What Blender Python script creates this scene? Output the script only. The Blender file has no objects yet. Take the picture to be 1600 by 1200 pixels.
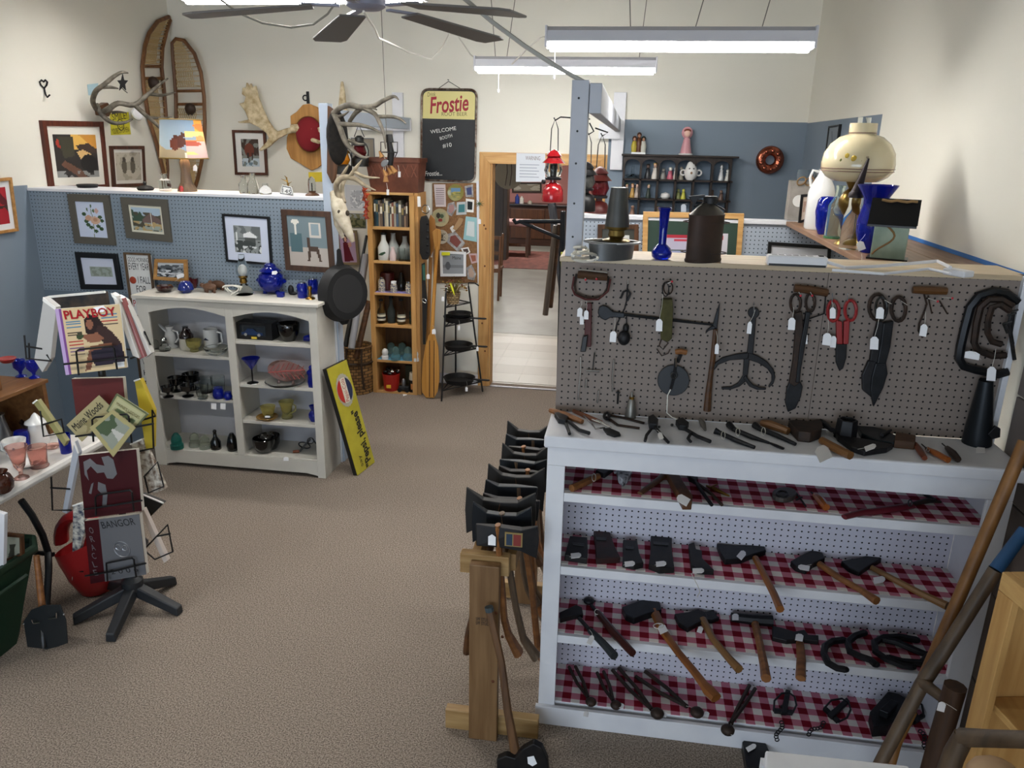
import bpy, bmesh, math, random
import numpy as np
from mathutils import Vector, Matrix
random.seed(7)
SC = bpy.context.scene
COL = SC.collection
# ---------------------------------------------------------------- camera
F, CH = 1201.8, 2.26
PITCH, YAW, ROLL = (math.radians(v) for v in (17.487, -8.218, 1.2226))
def _axes():
    cy, sy = math.cos(YAW), math.sin(YAW)
    f0 = Vector((sy, cy, 0)); r0 = Vector((cy, -sy, 0)); u0 = Vector((0, 0, 1))
    fwd = math.cos(PITCH) * f0 - math.sin(PITCH) * u0
    up = math.cos(PITCH) * u0 + math.sin(PITCH) * f0
    return math.cos(ROLL) * r0 + math.sin(ROLL) * up, math.cos(ROLL) * up - math.sin(ROLL) * r0, fwd
RT, UP, FW = _axes()
CAMLOC = Vector((0, 0, CH))
cam = bpy.data.objects.new('camera', bpy.data.cameras.new('camera'))
COL.objects.link(cam)
cam.data.sensor_width = 36; cam.data.lens = F / 1600 * 36; cam.data.clip_start = .05
m = Matrix((RT, UP, -FW)).transposed().to_4x4(); m.translation = CAMLOC
cam.matrix_world = m
SC.camera = cam
# ---------------------------------------------------------------- world, exposure
w = bpy.data.worlds.new('world'); SC.world = w; w.use_nodes = True
w.node_tree.nodes['Background'].inputs[0].default_value = (.74, .86, 1, 1)
w.node_tree.nodes['Background'].inputs[1].default_value = 5.2
SC.view_settings.view_transform = 'Standard'; SC.view_settings.look = 'None'
SC.view_settings.gamma = 1; SC.view_settings.use_curve_mapping = False
SC.view_settings.exposure = 0.35
LIGHT_W = 80          # glow of one fluorescent diffuser
LIGHT_C = (1, .975, .94)
# ---------------------------------------------------------------- picture-to-place helpers
def ray(px, py): return RT * ((px - 800) / F) - UP * ((py - 600) / F) + FW
def PY(px, py, Y): d = ray(px, py); return CAMLOC + d * (Y / d.y)
def PZ(px, py, z): d = ray(px, py); return CAMLOC + d * ((z - CH) / d.z)
def PX(px, py, X): d = ray(px, py); return CAMLOC + d * (X / d.x)
def mpp(P): return (Vector(P) - CAMLOC).dot(FW) / F
def onY(Y): return lambda x, y, l=0: PY(x, y, Y - l)
def onZ(z): return lambda x, y, l=0: PZ(x, y, z + l)
def onX(X, s=1): return lambda x, y, l=0: PX(x, y, X + l * s)
# ---------------------------------------------------------------- materials
def lin(c):
    if isinstance(c, str):
        c = [int(c[i:i + 2], 16) / 255 for i in (0, 2, 4)]
        c = [v / 12.92 if v <= .04045 else ((v + .055) / 1.055) ** 2.4 for v in c]
    return (*c[:3], 1)
def newmat(name):
    mt = bpy.data.materials.new(name); mt.use_nodes = True
    nt = mt.node_tree; return mt, nt, nt.nodes['Principled BSDF']
def N(nt, typ, **kw):
    n = nt.nodes.new('ShaderNode' + typ)
    for k, v in kw.items():
        if k.startswith('i'):
            k = int(k[1:]) if k[1:].isdigit() else k[1:]
            if hasattr(v, 'outputs'): nt.links.new(v.outputs[0], n.inputs[k])
            elif isinstance(v, bpy.types.NodeSocket): nt.links.new(v, n.inputs[k])
            else: n.inputs[k].default_value = v
        else: setattr(n, k, v)
    return n
def MT(nt, op, a, b=0.0, c=None):
    kw = dict(i0=a, i1=b)
    if c is not None: kw['i2'] = c
    return N(nt, 'Math', operation=op, **kw)
def MIX(nt, f, a, b):
    n = nt.nodes.new('ShaderNodeMix'); n.data_type = 'RGBA'
    for k, v in ((0, f), (6, a), (7, b)):
        if isinstance(v, bpy.types.NodeSocket): nt.links.new(v, n.inputs[k])
        elif hasattr(v, 'outputs'): nt.links.new(v.outputs[0], n.inputs[k])
        else: n.inputs[k].default_value = v
    return n.outputs[2]
MATS = {}
def M(name, c, rough=.55, metal=0, c2=None, sc=12, stretch=None, trans=0, ior=1.45, bump=0, coat=0, spec=.5, emit=0, alpha=1, seed=0, det=3):
    if name in MATS: return MATS[name]
    mt, nt, b = newmat(name)
    b.inputs['Roughness'].default_value = rough; b.inputs['Metallic'].default_value = metal
    b.inputs['Transmission Weight'].default_value = trans; b.inputs['IOR'].default_value = ior
    b.inputs['Coat Weight'].default_value = coat; b.inputs['Specular IOR Level'].default_value = spec
    b.inputs['Base Color'].default_value = lin(c); b.inputs['Alpha'].default_value = alpha
    if emit:
        b.inputs['Emission Color'].default_value = lin(c); b.inputs['Emission Strength'].default_value = emit
    if c2 is not None or bump:
        tc = N(nt, 'TexCoord'); mp = N(nt, 'Mapping', iVector=tc.outputs['Object'])
        if stretch: mp.inputs['Scale'].default_value = stretch
        mp.inputs['Location'].default_value = (seed, seed * 2, seed * 3)
        nz = N(nt, 'TexNoise', iVector=mp.outputs[0], iScale=sc, iDetail=det)
        if c2 is not None:
            r = N(nt, 'ValToRGB', iFac=nz.outputs[0])
            r.color_ramp.elements[0].position = .35; r.color_ramp.elements[1].position = .65
            r.color_ramp.elements[0].color = lin(c); r.color_ramp.elements[1].color = lin(c2)
            nt.links.new(r.outputs[0], b.inputs['Base Color'])
        if bump:
            bp = N(nt, 'Bump', iStrength=bump, iHeight=nz.outputs[0]); bp.inputs['Distance'].default_value = .01
            nt.links.new(bp.outputs[0], b.inputs['Normal'])
    MATS[name] = mt; return mt
def pos(nt): return N(nt, 'SeparateXYZ', i0=N(nt, 'NewGeometry').outputs['Position'])
def wallmat(name, base, zones, rough=.7):
    mt, nt, b = newmat(name); p = pos(nt)
    nz = N(nt, 'TexNoise', iScale=1.3, iDetail=4, iVector=N(nt, 'NewGeometry').outputs['Position'])
    col = MIX(nt, nz.outputs[0], lin(base), [v * .93 for v in lin(base)[:3]] + [1])
    for tests, c in zones:
        f = None
        for ax, op, v in tests:
            t = MT(nt, 'LESS_THAN' if op == '<' else 'GREATER_THAN', p.outputs[ax], v)
            f = t if f is None else MT(nt, 'MULTIPLY', f, t)
        col = MIX(nt, f, col, lin(c))
    nt.links.new(col, b.inputs['Base Color']); b.inputs['Roughness'].default_value = rough
    b.inputs['Specular IOR Level'].default_value = .25
    bp = N(nt, 'Bump', iStrength=.08, iHeight=N(nt, 'TexNoise', iScale=60).outputs[0]); nt.links.new(bp.outputs[0], b.inputs['Normal'])
    return mt
def pegmat(name, base, x0=0, z0=0, hole='0a0a0c'):
    mt, nt, b = newmat(name); p = pos(nt)
    fx = MT(nt, 'SUBTRACT', MT(nt, 'FRACT', MT(nt, 'DIVIDE', MT(nt, 'SUBTRACT', p.outputs[0], x0 - 10 * .0254), .0254)), .5)
    fz = MT(nt, 'SUBTRACT', MT(nt, 'FRACT', MT(nt, 'DIVIDE', MT(nt, 'SUBTRACT', p.outputs[2], z0), .0254)), .5)
    d = MT(nt, 'ADD', MT(nt, 'MULTIPLY', fx, fx), MT(nt, 'MULTIPLY', fz, fz))
    f = MT(nt, 'LESS_THAN', d, .14 ** 2)
    nz = N(nt, 'TexNoise', iScale=3, iDetail=4, iVector=N(nt, 'NewGeometry').outputs['Position'])
    c0 = MIX(nt, nz.outputs[0], lin(base), [v * .9 for v in lin(base)[:3]] + [1])
    nt.links.new(MIX(nt, f, c0, lin(hole)), b.inputs['Base Color'])
    b.inputs['Roughness'].default_value = .6; b.inputs['Specular IOR Level'].default_value = .3
    return mt
def gingham(name, per=.073):
    mt, nt, b = newmat(name); p = pos(nt)
    def st(o): return MT(nt, 'LESS_THAN', MT(nt, 'FRACT', MT(nt, 'DIVIDE', MT(nt, 'ADD', p.outputs[o], 10), per)), .5)
    s = MT(nt, 'MULTIPLY', MT(nt, 'ADD', st(0), st(1)), .5)
    r = N(nt, 'ValToRGB', iFac=s); r.color_ramp.interpolation = 'CONSTANT'
    e = r.color_ramp.elements; e[0].color = lin('e2dbd6'); e[1].position = .75; e[1].color = lin('7a1224')
    e2 = e.new(.25); e2.color = lin('bf7688')
    nt.links.new(r.outputs[0], b.inputs['Base Color']); b.inputs['Roughness'].default_value = .85
    b.inputs['Specular IOR Level'].default_value = .15
    return mt
def carpet():
    mt, nt, b = newmat('carpet'); P = N(nt, 'NewGeometry').outputs['Position']
    n1 = N(nt, 'TexNoise', iVector=P, iScale=165, iDetail=3); n2 = N(nt, 'TexNoise', iVector=P, iScale=2.2, iDetail=5)
    r = N(nt, 'ValToRGB', iFac=n1.outputs[0]); e = r.color_ramp.elements
    e[0].position = .37; e[0].color = lin('5f554c'); e[1].position = .63; e[1].color = lin('a79a8d')
    c = MIX(nt, MT(nt, 'MULTIPLY', n2.outputs[0], .3), r.outputs[0], lin('70665d'))
    nt.links.new(c, b.inputs['Base Color']); b.inputs['Roughness'].default_value = .95; b.inputs['Specular IOR Level'].default_value = .1
    bp = N(nt, 'Bump', iStrength=.6, iHeight=n1.outputs[0]); bp.inputs['Distance'].default_value = .006
    nt.links.new(bp.outputs[0], b.inputs['Normal']); return mt
def wood(name, a, c, axis=2, sc=9, rough=.5, seed=0):
    s = [1, 1, 1]; s[axis] = .08
    return M(name, a, rough, c2=c, sc=sc * 4, stretch=tuple(s), seed=seed, det=5, bump=.05)
def paintmat():
    if 'print' in MATS: return MATS['print']
    mt, nt, b = newmat('printed_ink'); a = N(nt, 'VertexColor', layer_name='ink')
    nt.links.new(a.outputs[0], b.inputs['Base Color']); b.inputs['Roughness'].default_value = .35; MATS['print'] = mt; return mt
# ---------------------------------------------------------------- mesh helpers
ORG = {}
class B:
    def __init__(s): s.v = []; s.f = []
    def add(s, vs, fs):
        o = len(s.v); s.v += [tuple(v) for v in vs]; s.f += [[i + o for i in f] for f in fs]; return s
    def box(s, a, b, rz=0, piv=None):
        x0, y0, z0 = a; x1, y1, z1 = b
        vs = [Vector(p) for p in ((x0, y0, z0), (x1, y0, z0), (x1, y1, z0), (x0, y1, z0), (x0, y0, z1), (x1, y0, z1), (x1, y1, z1), (x0, y1, z1))]
        if rz:
            c = Vector(piv or ((x0 + x1) / 2, (y0 + y1) / 2, 0)); R = Matrix.Rotation(rz, 3, 'Z'); vs = [c + R @ (v - c) for v in vs]
        return s.add(vs, [(3, 2, 1, 0), (4, 5, 6, 7), (0, 1, 5, 4), (1, 2, 6, 5), (2, 3, 7, 6), (3, 0, 4, 7)])
    def prism(s, pts, vec, top=None):
        n = len(pts); vec = Vector(vec); pts = [Vector(p) for p in pts]; t = top or [p + vec for p in pts]
        return s.add(pts + list(t), [list(range(n))[::-1], list(range(n, 2 * n))] + [[i, (i + 1) % n, n + (i + 1) % n, n + i] for i in range(n)])
    def bar(s, a, b, w, t, up=(0, 0, 1)):          # rectangular bar from a to b
        a, b = Vector(a), Vector(b); d = (b - a).normalized(); u = Vector(up); x = d.cross(u)
        if x.length < 1e-4: x = d.cross(Vector((1, 0, 0)))
        x.normalize(); u = x.cross(d)
        q = [a + x * (w / 2) * i + u * (t / 2) * j for i, j in ((-1, -1), (1, -1), (1, 1), (-1, 1))]
        return s.prism(q, b - a)
    def tube(s, pts, r, n=8, cap=True, flat=None, loop=False):   # flat = (normal, factor)
        pts = [Vector(p) for p in pts]; k = len(pts)
        rs = r if hasattr(r, '__len__') else [r] * k
        vs = []; prev = None
        for i, p in enumerate(pts):
            d = (pts[(i + 1) % k] - pts[i - 1]) if loop else (pts[min(i + 1, k - 1)] - pts[max(i - 1, 0)])
            if d.length < 1e-9: d = Vector((0, 0, 1))
            d.normalize()
            if flat: u = Vector(flat[0]); u = u - d * u.dot(d)
            elif prev is not None: u = prev - d * prev.dot(d)
            else: u = d.orthogonal()
            if u.length < 1e-6: u = d.orthogonal()
            u.normalize(); prev = u; x = d.cross(u)
            for j in range(n):
                a = 2 * math.pi * j / n
                vs.append(p + x * math.cos(a) * rs[i] + u * math.sin(a) * rs[i] * (flat[1] if flat else 1))
        fs = []
        for i in range(k if loop else k - 1):
            for j in range(n):
                a, b2 = i * n, ((i + 1) % k) * n
                fs.append((a + j, a + (j + 1) % n, b2 + (j + 1) % n, b2 + j))
        if cap and not loop: fs += [tuple(range(n))[::-1], tuple(range((k - 1) * n, k * n))]
        return s.add(vs, fs)
    def lathe(s, o, prof, n=20, ax=(0, 0, 1), sy=1, x=None):      # prof = [(r, h)]
        o = Vector(o); az = Vector(ax).normalized(); u = Vector(x) if x else az.orthogonal(); u = (u - az * u.dot(az)).normalized(); v = az.cross(u)
        vs = [o + az * h + u * (r * math.cos(2 * math.pi * j / n)) + v * (r * sy * math.sin(2 * math.pi * j / n)) for r, h in prof for j in range(n)]
        k = len(prof)
        fs = [(i * n + j, i * n + (j + 1) % n, (i + 1) * n + (j + 1) % n, (i + 1) * n + j) for i in range(k - 1) for j in range(n)]
        if prof[0][0] > 1e-6: fs.append(tuple(range(n))[::-1])
        if prof[-1][0] > 1e-6: fs.append(tuple(range((k - 1) * n, k * n)))
        return s.add(vs, fs)
    def ell(s, c, r, n=12, k=8, R=None):
        c = Vector(c); r = r if hasattr(r, '__len__') else (r, r, r); vs = []
        for i in range(k + 1):
            t = math.pi * i / k
            for j in range(n):
                a = 2 * math.pi * j / n
                p = Vector((r[0] * math.sin(t) * math.cos(a), r[1] * math.sin(t) * math.sin(a), -r[2] * math.cos(t)))
                vs.append(c + (R @ p if R else p))
        return s.add(vs, [(i * n + j, i * n + (j + 1) % n, (i + 1) * n + (j + 1) % n, (i + 1) * n + j) for i in range(k) for j in range(n)])
    def torus(s, c, R, r, ax=(0, 0, 1), n=20, m_=8, sx=1, x=None):
        c = Vector(c); az = Vector(ax).normalized(); u = Vector(x) if x else az.orthogonal(); u = (u - az * u.dot(az)).normalized(); v = az.cross(u)
        return s.tube([c + u * R * sx * math.cos(2 * math.pi * i / n) + v * R * math.sin(2 * math.pi * i / n) for i in range(n)], r, m_, loop=True)
    def obj(s, name, mat, parent=None, bev=0, sm=False, org=None, sub=0):
        if parent is not None: o0 = ORG[parent.name]
        else: o0 = Vector(org) if org is not None else Vector((0, 0, 0))
        me = bpy.data.meshes.new(name); me.from_pydata([tuple(Vector(v) - o0) for v in s.v], [], s.f)
        bm = bmesh.new(); bm.from_mesh(me)
        bmesh.ops.remove_doubles(bm, verts=bm.verts, dist=1e-6)
        bmesh.ops.recalc_face_normals(bm, faces=bm.faces); bm.to_mesh(me); bm.free()
        me.materials.append(mat if mat is not None else M('plain', 'cccccc'))
        if sm:
            me.polygons.foreach_set('use_smooth', [True] * len(me.polygons))
            try: me.set_sharp_from_angle(angle=math.radians(42))
            except Exception: pass
        ob = bpy.data.objects.new(name, me); COL.objects.link(ob)
        if parent is not None: ob.parent = parent
        else: ob.location = o0
        ORG[ob.name] = o0
        if bev:
            md = ob.modifiers.new('bevel', 'BEVEL'); md.width = bev; md.segments = 2; md.limit_method = 'ANGLE'
        if sub:
            md = ob.modifiers.new('sub', 'SUBSURF'); md.levels = sub; md.render_levels = sub
        return ob
def T(name, label, cat, loc, group=None):
    o = bpy.data.objects.new(name, None); COL.objects.link(o); o.location = loc; o.empty_display_size = .05
    ORG[o.name] = Vector(loc); return props(o, label, cat, group)
def props(o, label, cat, group=None):
    o['label'] = label; o['category'] = cat
    if group: o['group'] = group
    return o
def S(o): o['kind'] = 'structure'; return o
def bx(name, a, b, mat, parent=None, bev=0, **k): return B().box(a, b, **k).obj(name, mat, parent, bev)
# --- traced shapes: outline given where the thing shows in the frame, set on its own surface, with thickness
def plate(name, pxs, fn, th, mat, parent=None, bev=0, lift=0, org=None, sm=False):
    pts = [fn(x, y, lift) for x, y in pxs]
    # thickness follows the surface normal, not the line of sight
    a, b_, c = pts[0], pts[len(pts) // 3], pts[2 * len(pts) // 3]
    nn = (b_ - a).cross(c - a)
    if nn.length < 1e-9: nn = Vector((0, 0, 1))
    nn.normalize()
    if nn.dot(CAMLOC - a) < 0: nn = -nn
    return B().prism(pts, nn * th).obj(name, mat, parent, bev, sm, org if org is not None else pts[0])
def stick(name, pr, fn, mat, parent=None, flat=None, lift=0, n=8, org=None, rest=True):   # pr = [(px,py,radius_px)]
    P = []; R = []
    for x, y, r in pr:
        p = fn(x, y, lift); rr = r * mpp(p); p = fn(x, y, lift + (rr * (flat or 1) if rest else 0)); P.append(p); R.append(rr)
    nn = None
    if flat:
        q = fn(pr[0][0], pr[0][1], 0); a = fn(pr[0][0] + 9, pr[0][1], 0) - q; b_ = fn(pr[0][0], pr[0][1] + 9, 0) - q
        nn = (a.cross(b_).normalized(), flat)
    return B().tube(P, R, n, flat=nn).obj(name, mat, parent, 0, True, org if org is not None else P[0])
def arc(cx, cy, rx, ry, a0, a1, n=12): return [(cx + rx * math.cos(math.radians(a0 + (a1 - a0) * i / n)), cy + ry * math.sin(math.radians(a0 + (a1 - a0) * i / n))) for i in range(n + 1)]
def turned(name, base, prof, mat, parent=None, n=18, scale=None, org=None, sy=1):   # profile in picture pixels (half-width, height)
    k = scale or mpp(base) ; kz = k * 1.035
    return B().lathe(base, [(r * k, h * kz) for r, h in prof], n, sy=sy).obj(name, mat, parent, 0, True, org if org is not None else base)
def text(name, s, mat, parent, P, ux, uy, width=None, size=None, th=.0006, center=False, shear=0, bold=0):
    cu = bpy.data.curves.new(name, 'FONT'); cu.body = s; cu.size = 1; cu.resolution_u = 3; cu.shear = shear; cu.offset = bold
    ob = bpy.data.objects.new('t', cu); COL.objects.link(ob)
    dg = bpy.context.evaluated_depsgraph_get(); me = bpy.data.meshes.new_from_object(ob.evaluated_get(dg))
    bpy.data.objects.remove(ob); bpy.data.curves.remove(cu)
    co = np.array([v.co[:] for v in me.vertices]) if len(me.vertices) else np.zeros((1, 3))
    x0, x1 = co[:, 0].min(), co[:, 0].max()
    ux = Vector(ux).normalized(); uy = Vector(uy); uy = (uy - ux * uy.dot(ux)).normalized(); nz = ux.cross(uy)
    k = (width / (x1 - x0)) if width else size
    ky = size if size else k
    ofs = ((x0 + x1) / 2) if center else x0
    o0 = ORG[parent.name]
    for v in me.vertices: v.co = Vector(P) + ux * ((v.co.x - ofs) * k) + uy * (v.co.y * ky) + nz * th - o0
    me.materials.clear(); me.materials.append(mat); me.name = name
    ob = bpy.data.objects.new(name, me); COL.objects.link(ob); ob.parent = parent; ORG[ob.name] = o0
    return ob
def paint(nx, ny, bg, ops):
    U, V = np.meshgrid((np.arange(nx) + .5) / nx, (np.arange(ny) + .5) / ny)
    img = np.zeros((ny, nx, 3)); img[:] = lin(bg)[:3]
    rng = np.random.RandomState(3)
    for op in ops:
        k = op[0]; c = np.array(lin(op[-1])[:3])
        if k == 'e': m_ = ((U - op[1]) / op[3]) ** 2 + ((V - op[2]) / op[4]) ** 2 < 1
        elif k == 'r': m_ = (U > op[1]) & (U < op[3]) & (V > op[2]) & (V < op[4])
        elif k == 'l':
            x0, y0, x1, y1, w_ = op[1:6]; dx, dy = x1 - x0, y1 - y0; t = np.clip(((U - x0) * dx + (V - y0) * dy) / (dx * dx + dy * dy + 1e-9), 0, 1)
            m_ = (U - x0 - t * dx) ** 2 + (V - y0 - t * dy) ** 2 < w_ * w_
        elif k == 'p':
            P = op[1]; m_ = np.zeros_like(U, bool); j = len(P) - 1
            for i in range(len(P)):
                xi, yi = P[i]; xj, yj = P[j]
                m_ ^= ((yi > V) != (yj > V)) & (U < (xj - xi) * (V - yi) / (yj - yi + 1e-12) + xi); j = i
        elif k == 'n':   # blotches: ('n', x0,y0,x1,y1, coarse, density, colour)
            g = rng.rand(op[5] + 2, op[5] + 2); gx, gy = U * op[5], V * op[5]; ix, iy = gx.astype(int), gy.astype(int); fx, fy = gx - ix, gy - iy
            v = (g[iy, ix] * (1 - fx) + g[iy, ix + 1] * fx) * (1 - fy) + (g[iy + 1, ix] * (1 - fx) + g[iy + 1, ix + 1] * fx) * fy
            m_ = (v < op[6]) & (U > op[1]) & (U < op[3]) & (V > op[2]) & (V < op[4])
        img[m_] = c
    return img
def canvas(name, q, bg, ops, parent, nx=44, ny=44, org=None, mat=None):
    """flat print on quad q = (top-left, top-right, bottom-right, bottom-left) in the place"""
    a, b_, c, d = [Vector(p) for p in q]; img = paint(nx, ny, bg, ops)
    o0 = ORG[parent.name]; vs = []
    for j in range(ny + 1):
        for i in range(nx + 1):
            u, v = i / nx, j / ny; vs.append(tuple((a * (1 - u) + b_ * u) * (1 - v) + (d * (1 - u) + c * u) * v - o0))
    W = nx + 1
    me = bpy.data.meshes.new(name); me.from_pydata(vs, [], [(j * W + i, (j + 1) * W + i, (j + 1) * W + i + 1, j * W + i + 1) for j in range(ny) for i in range(nx)])
    at = me.color_attributes.new('ink', 'FLOAT_COLOR', 'CORNER')
    buf = np.ones((nx * ny, 4, 4), np.float32); buf[:, :, :3] = img.reshape(-1, 1, 3); at.data.foreach_set('color', buf.ravel())
    me.materials.append(mat or paintmat()); ob = bpy.data.objects.new(name, me); COL.objects.link(ob); ob.parent = parent; ORG[ob.name] = o0
    return ob
# ================================================================= THE ROOM
XL, XR, YB, CEIL, YF = -4.19, 1.41, 7.0, 3.55, -2.6
YP, YPL, YPR = 2.857, 5.0, 4.97          # grey tool wall, blue partition, pale blue partition
WHITE = M('white_paint', 'dfe0e4', .45, c2='d3d4da', sc=5)
CREAM = 'e7e4d8'; BLUE = '7a8794'
PINE = wood('pine', 'c79a5e', 'b07f45', 2); PINEX = wood('pine_x', 'd1a76c', 'b98a50', 0); PINEY = wood('pine_y', 'cfa468', 'b78b52', 1)
OAK = wood('dark_oak', '5d3a20', '43280f', 2); BROWNF = wood('brown_frame', '5a3220', '3c1e12', 2); BLACK = M('black_paint', '0d0d0f', .4)
IRON = M('black_iron', '141416', .5, .35, c2='1f1f22', sc=30); STEEL = M('dull_steel', '4a4b4d', .42, .8, c2='34332f', sc=25)
RUSTY = M('rusty_iron', '2a231f', .6, .4, c2='3d2d24', sc=30); CHROME = M('bright_metal', 'c8c8c8', .2, 1)
HWOOD = wood('handle_wood', '8a5a30', '6b4222', 0); DWOOD = wood('dark_handle_wood', '553519', '3a2412', 0); GREYWOOD = wood('weathered_wood', '6d5a47', '4c3d30', 2)
PAPER = M('paper', 'e9e8e4', .7); TAGM = M('tag_card', 'f2f2f4', .7); STRING = M('white_string', 'd9d6cc', .8)
COBALT = M('cobalt_glass', '0a1f9e', .06, trans=.55, ior=1.3, coat=.5); CLEAR = M('clear_glass', 'eef3f2', .03, trans=1, ior=1.18)
BLACKG = M('black_glass', '050506', .08, coat=.6); PINKG = M('pink_glass', 'efc4ba', .08, trans=.9, ior=1.25); AMBERG = M('yellow_glass', 'd8cf8a', .08, trans=.8, ior=1.25)
GREENG = M('teal_glass', '1f6f64', .1, trans=.6, ior=1.3); BRASS = M('brass', '8a6a32', .3, 1); RED = M('red_enamel', '8c1118', .2, coat=.5)
BONE = M('bone', 'c9c0ab', .6, c2='a0937b', sc=18, bump=.15); ANTLER = M('antler', '6e675b', .55, c2='454037', sc=22, bump=.2); PALEANT = M('pale_antler', 'd6c7a4', .6, c2='a08a62', sc=20, bump=.2)
S(bx('floor', (XL - .1, YF, -.1), (XR + .1, YB + .1, 0), carpet()))
S(bx('ceiling', (XL - .1, YF, CEIL), (XR + .1, YB + .1, CEIL + .1), M('ceiling_paint', 'a39f94', .8)))
S(bx('wall_left', (XL - .1, YF, 0), (XL, YB + .1, CEIL), wallmat('wall_left_paint', CREAM, [([(1, '<', YPL), (2, '<', 1.90)], BLUE)])))
S(bx('wall_right', (XR, YF, 0), (XR + .1, YB + .1, CEIL), wallmat('wall_right_paint', CREAM, [([(1, '>', YPR), (2, '<', 2.455)], BLUE)])))
WX0, WX1, WZ0, WZ1 = -3.3, .9, .4, 2.2         # shop window behind the camera: daylight comes in here
S(B().box((XL - .1, YF - .1, 0), (XR + .1, YF, WZ0)).box((XL - .1, YF - .1, WZ1), (XR + .1, YF, CEIL)).box((XL - .1, YF - .1, WZ0), (WX0, YF, WZ1)).box((WX1, YF - .1, WZ0), (XR + .1, YF, WZ1)).obj('wall_front', wallmat('wall_front_paint', CREAM, [])))
wn = S(T('window_1', 'shop window behind the camera', 'window', ((WX0 + WX1) / 2, YF, WZ0)))
for i in range(4): x_ = WX0 + (WX1 - WX0 - .05) * i / 3; bx('mullion', (x_, YF - .08, WZ0), (x_ + .05, YF - .02, WZ1), M('window_white', 'd8d8d8'), wn)
for z_ in (WZ0, WZ1 - .05): bx('window_rail', (WX0, YF - .09, z_), (WX1, YF - .01, z_ + .05), M('window_white', 'd8d8d8'), wn)
Lp = bpy.data.lights.new('daylight_portal', 'AREA'); Lp.shape = 'RECTANGLE'; Lp.size = WX1 - WX0; Lp.size_y = WZ1 - WZ0; Lp.cycles.is_portal = True
lo = bpy.data.objects.new('daylight_portal', Lp); COL.objects.link(lo); lo.location = ((WX0 + WX1) / 2, YF - .11, (WZ0 + WZ1) / 2); lo.rotation_euler = (math.radians(90), 0, 0)
DX0, DX1, DZ = -1.245, -.315, 2.07
B().prism([(x, YB, z) for x, z in ((XL, 0), (DX0, 0), (DX0, DZ), (DX1, DZ), (DX1, 0), (XR, 0), (XR, CEIL), (XL, CEIL))], (0, .14, 0)).obj('wall_back', wallmat('wall_back_paint', CREAM, [([(0, '>', -.215), (2, '<', 2.46)], BLUE)]))
S(bpy.data.objects['wall_back'])
# door casing, each board with mitred corners
dc = T('door_1', 'pine door casing around the open doorway', 'door', (-.78, YB, 0)); dc['kind'] = 'structure'
tw = .098
for nm, q in (('casing', [(DX0 - tw, 0), (DX0, 0), (DX0, DZ), (DX0 - tw, DZ + tw)]), ('casing', [(DX1, 0), (DX1 + tw, 0), (DX1 + tw, DZ + tw), (DX1, DZ)]), ('head_casing', [(DX0, DZ), (DX1, DZ), (DX1 + tw, DZ + tw), (DX0 - tw, DZ + tw)])):
    B().prism([(x, YB - .022, z) for x, z in q], (0, .0215, 0)).obj(nm, PINEX if nm[0] == 'h' else PINE, dc, .003)
for x in (DX0, DX1 - .018): bx('jamb', (x, YB, 0), (x + .018, YB + .14, DZ), PINE, dc)
for z, dx in ((.35, .03), (.62, .06), (1.16, .04), (1.5, .035), (1.53, .05)): B().ell((DX0 - dx, YB - .0225, z), (.008, .0015, .01), 10, 6).obj('knot', M('pine_knot', '5a2f14', .6), dc)
bx('threshold', (DX0 + .018, YB - .03, 0), (DX1 - .018, YB + .01, .006), M('threshold_metal', '77767a', .4, .8), dc)
# beyond the doorway
VIN = M('vinyl', 'b3ada0', .35, c2='a29b8d', sc=3); CONC = M('grey_floor', '8a887f', .4, c2='78766d', sc=2)
S(bx('floor_hall', (-7, YB, -.1), (3, 20, -.001), VIN))
S(bx('floor_far', (-7, 9.15, -.001), (3, 20, .002), CONC))
fr = S(T('floor_tiles', 'pale vinyl floor tiles just beyond the doorway', 'floor', (-1, 7.2, 0)))
for i in range(8):
    for j in range(6): bx('tile', (-2.2 + i * .3048 + .001, YB + .142 + j * .3048, 0), (-2.2 + (i + 1) * .3048 - .001, YB + .14 + (j + 1) * .3048, .003), M('vinyl_tile%d' % ((i * 3 + j) % 3), ('b9b3a5', 'b2ab9d', 'bfb9ac')[(i * 3 + j) % 3], .35), fr)
S(bx('wall_hall_left', (-7.1, YB + .14, 0), (-7, 20, 3), M('far_paint', 'b9a796', .8)))
S(bx('wall_hall_right', (.6, YB + .14, 0), (.7, 20, 3), M('far_paint', 'b9a796', .8)))
S(bx('wall_far', (-7, 19.2, 0), (3, 19.3, 3), M('pink_wall', 'c98d85', .8)))
S(bx('ceiling_hall', (-7, YB + .14, 2.9), (3, 20, 3), M('far_paint', 'b9a796', .8)))
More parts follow.
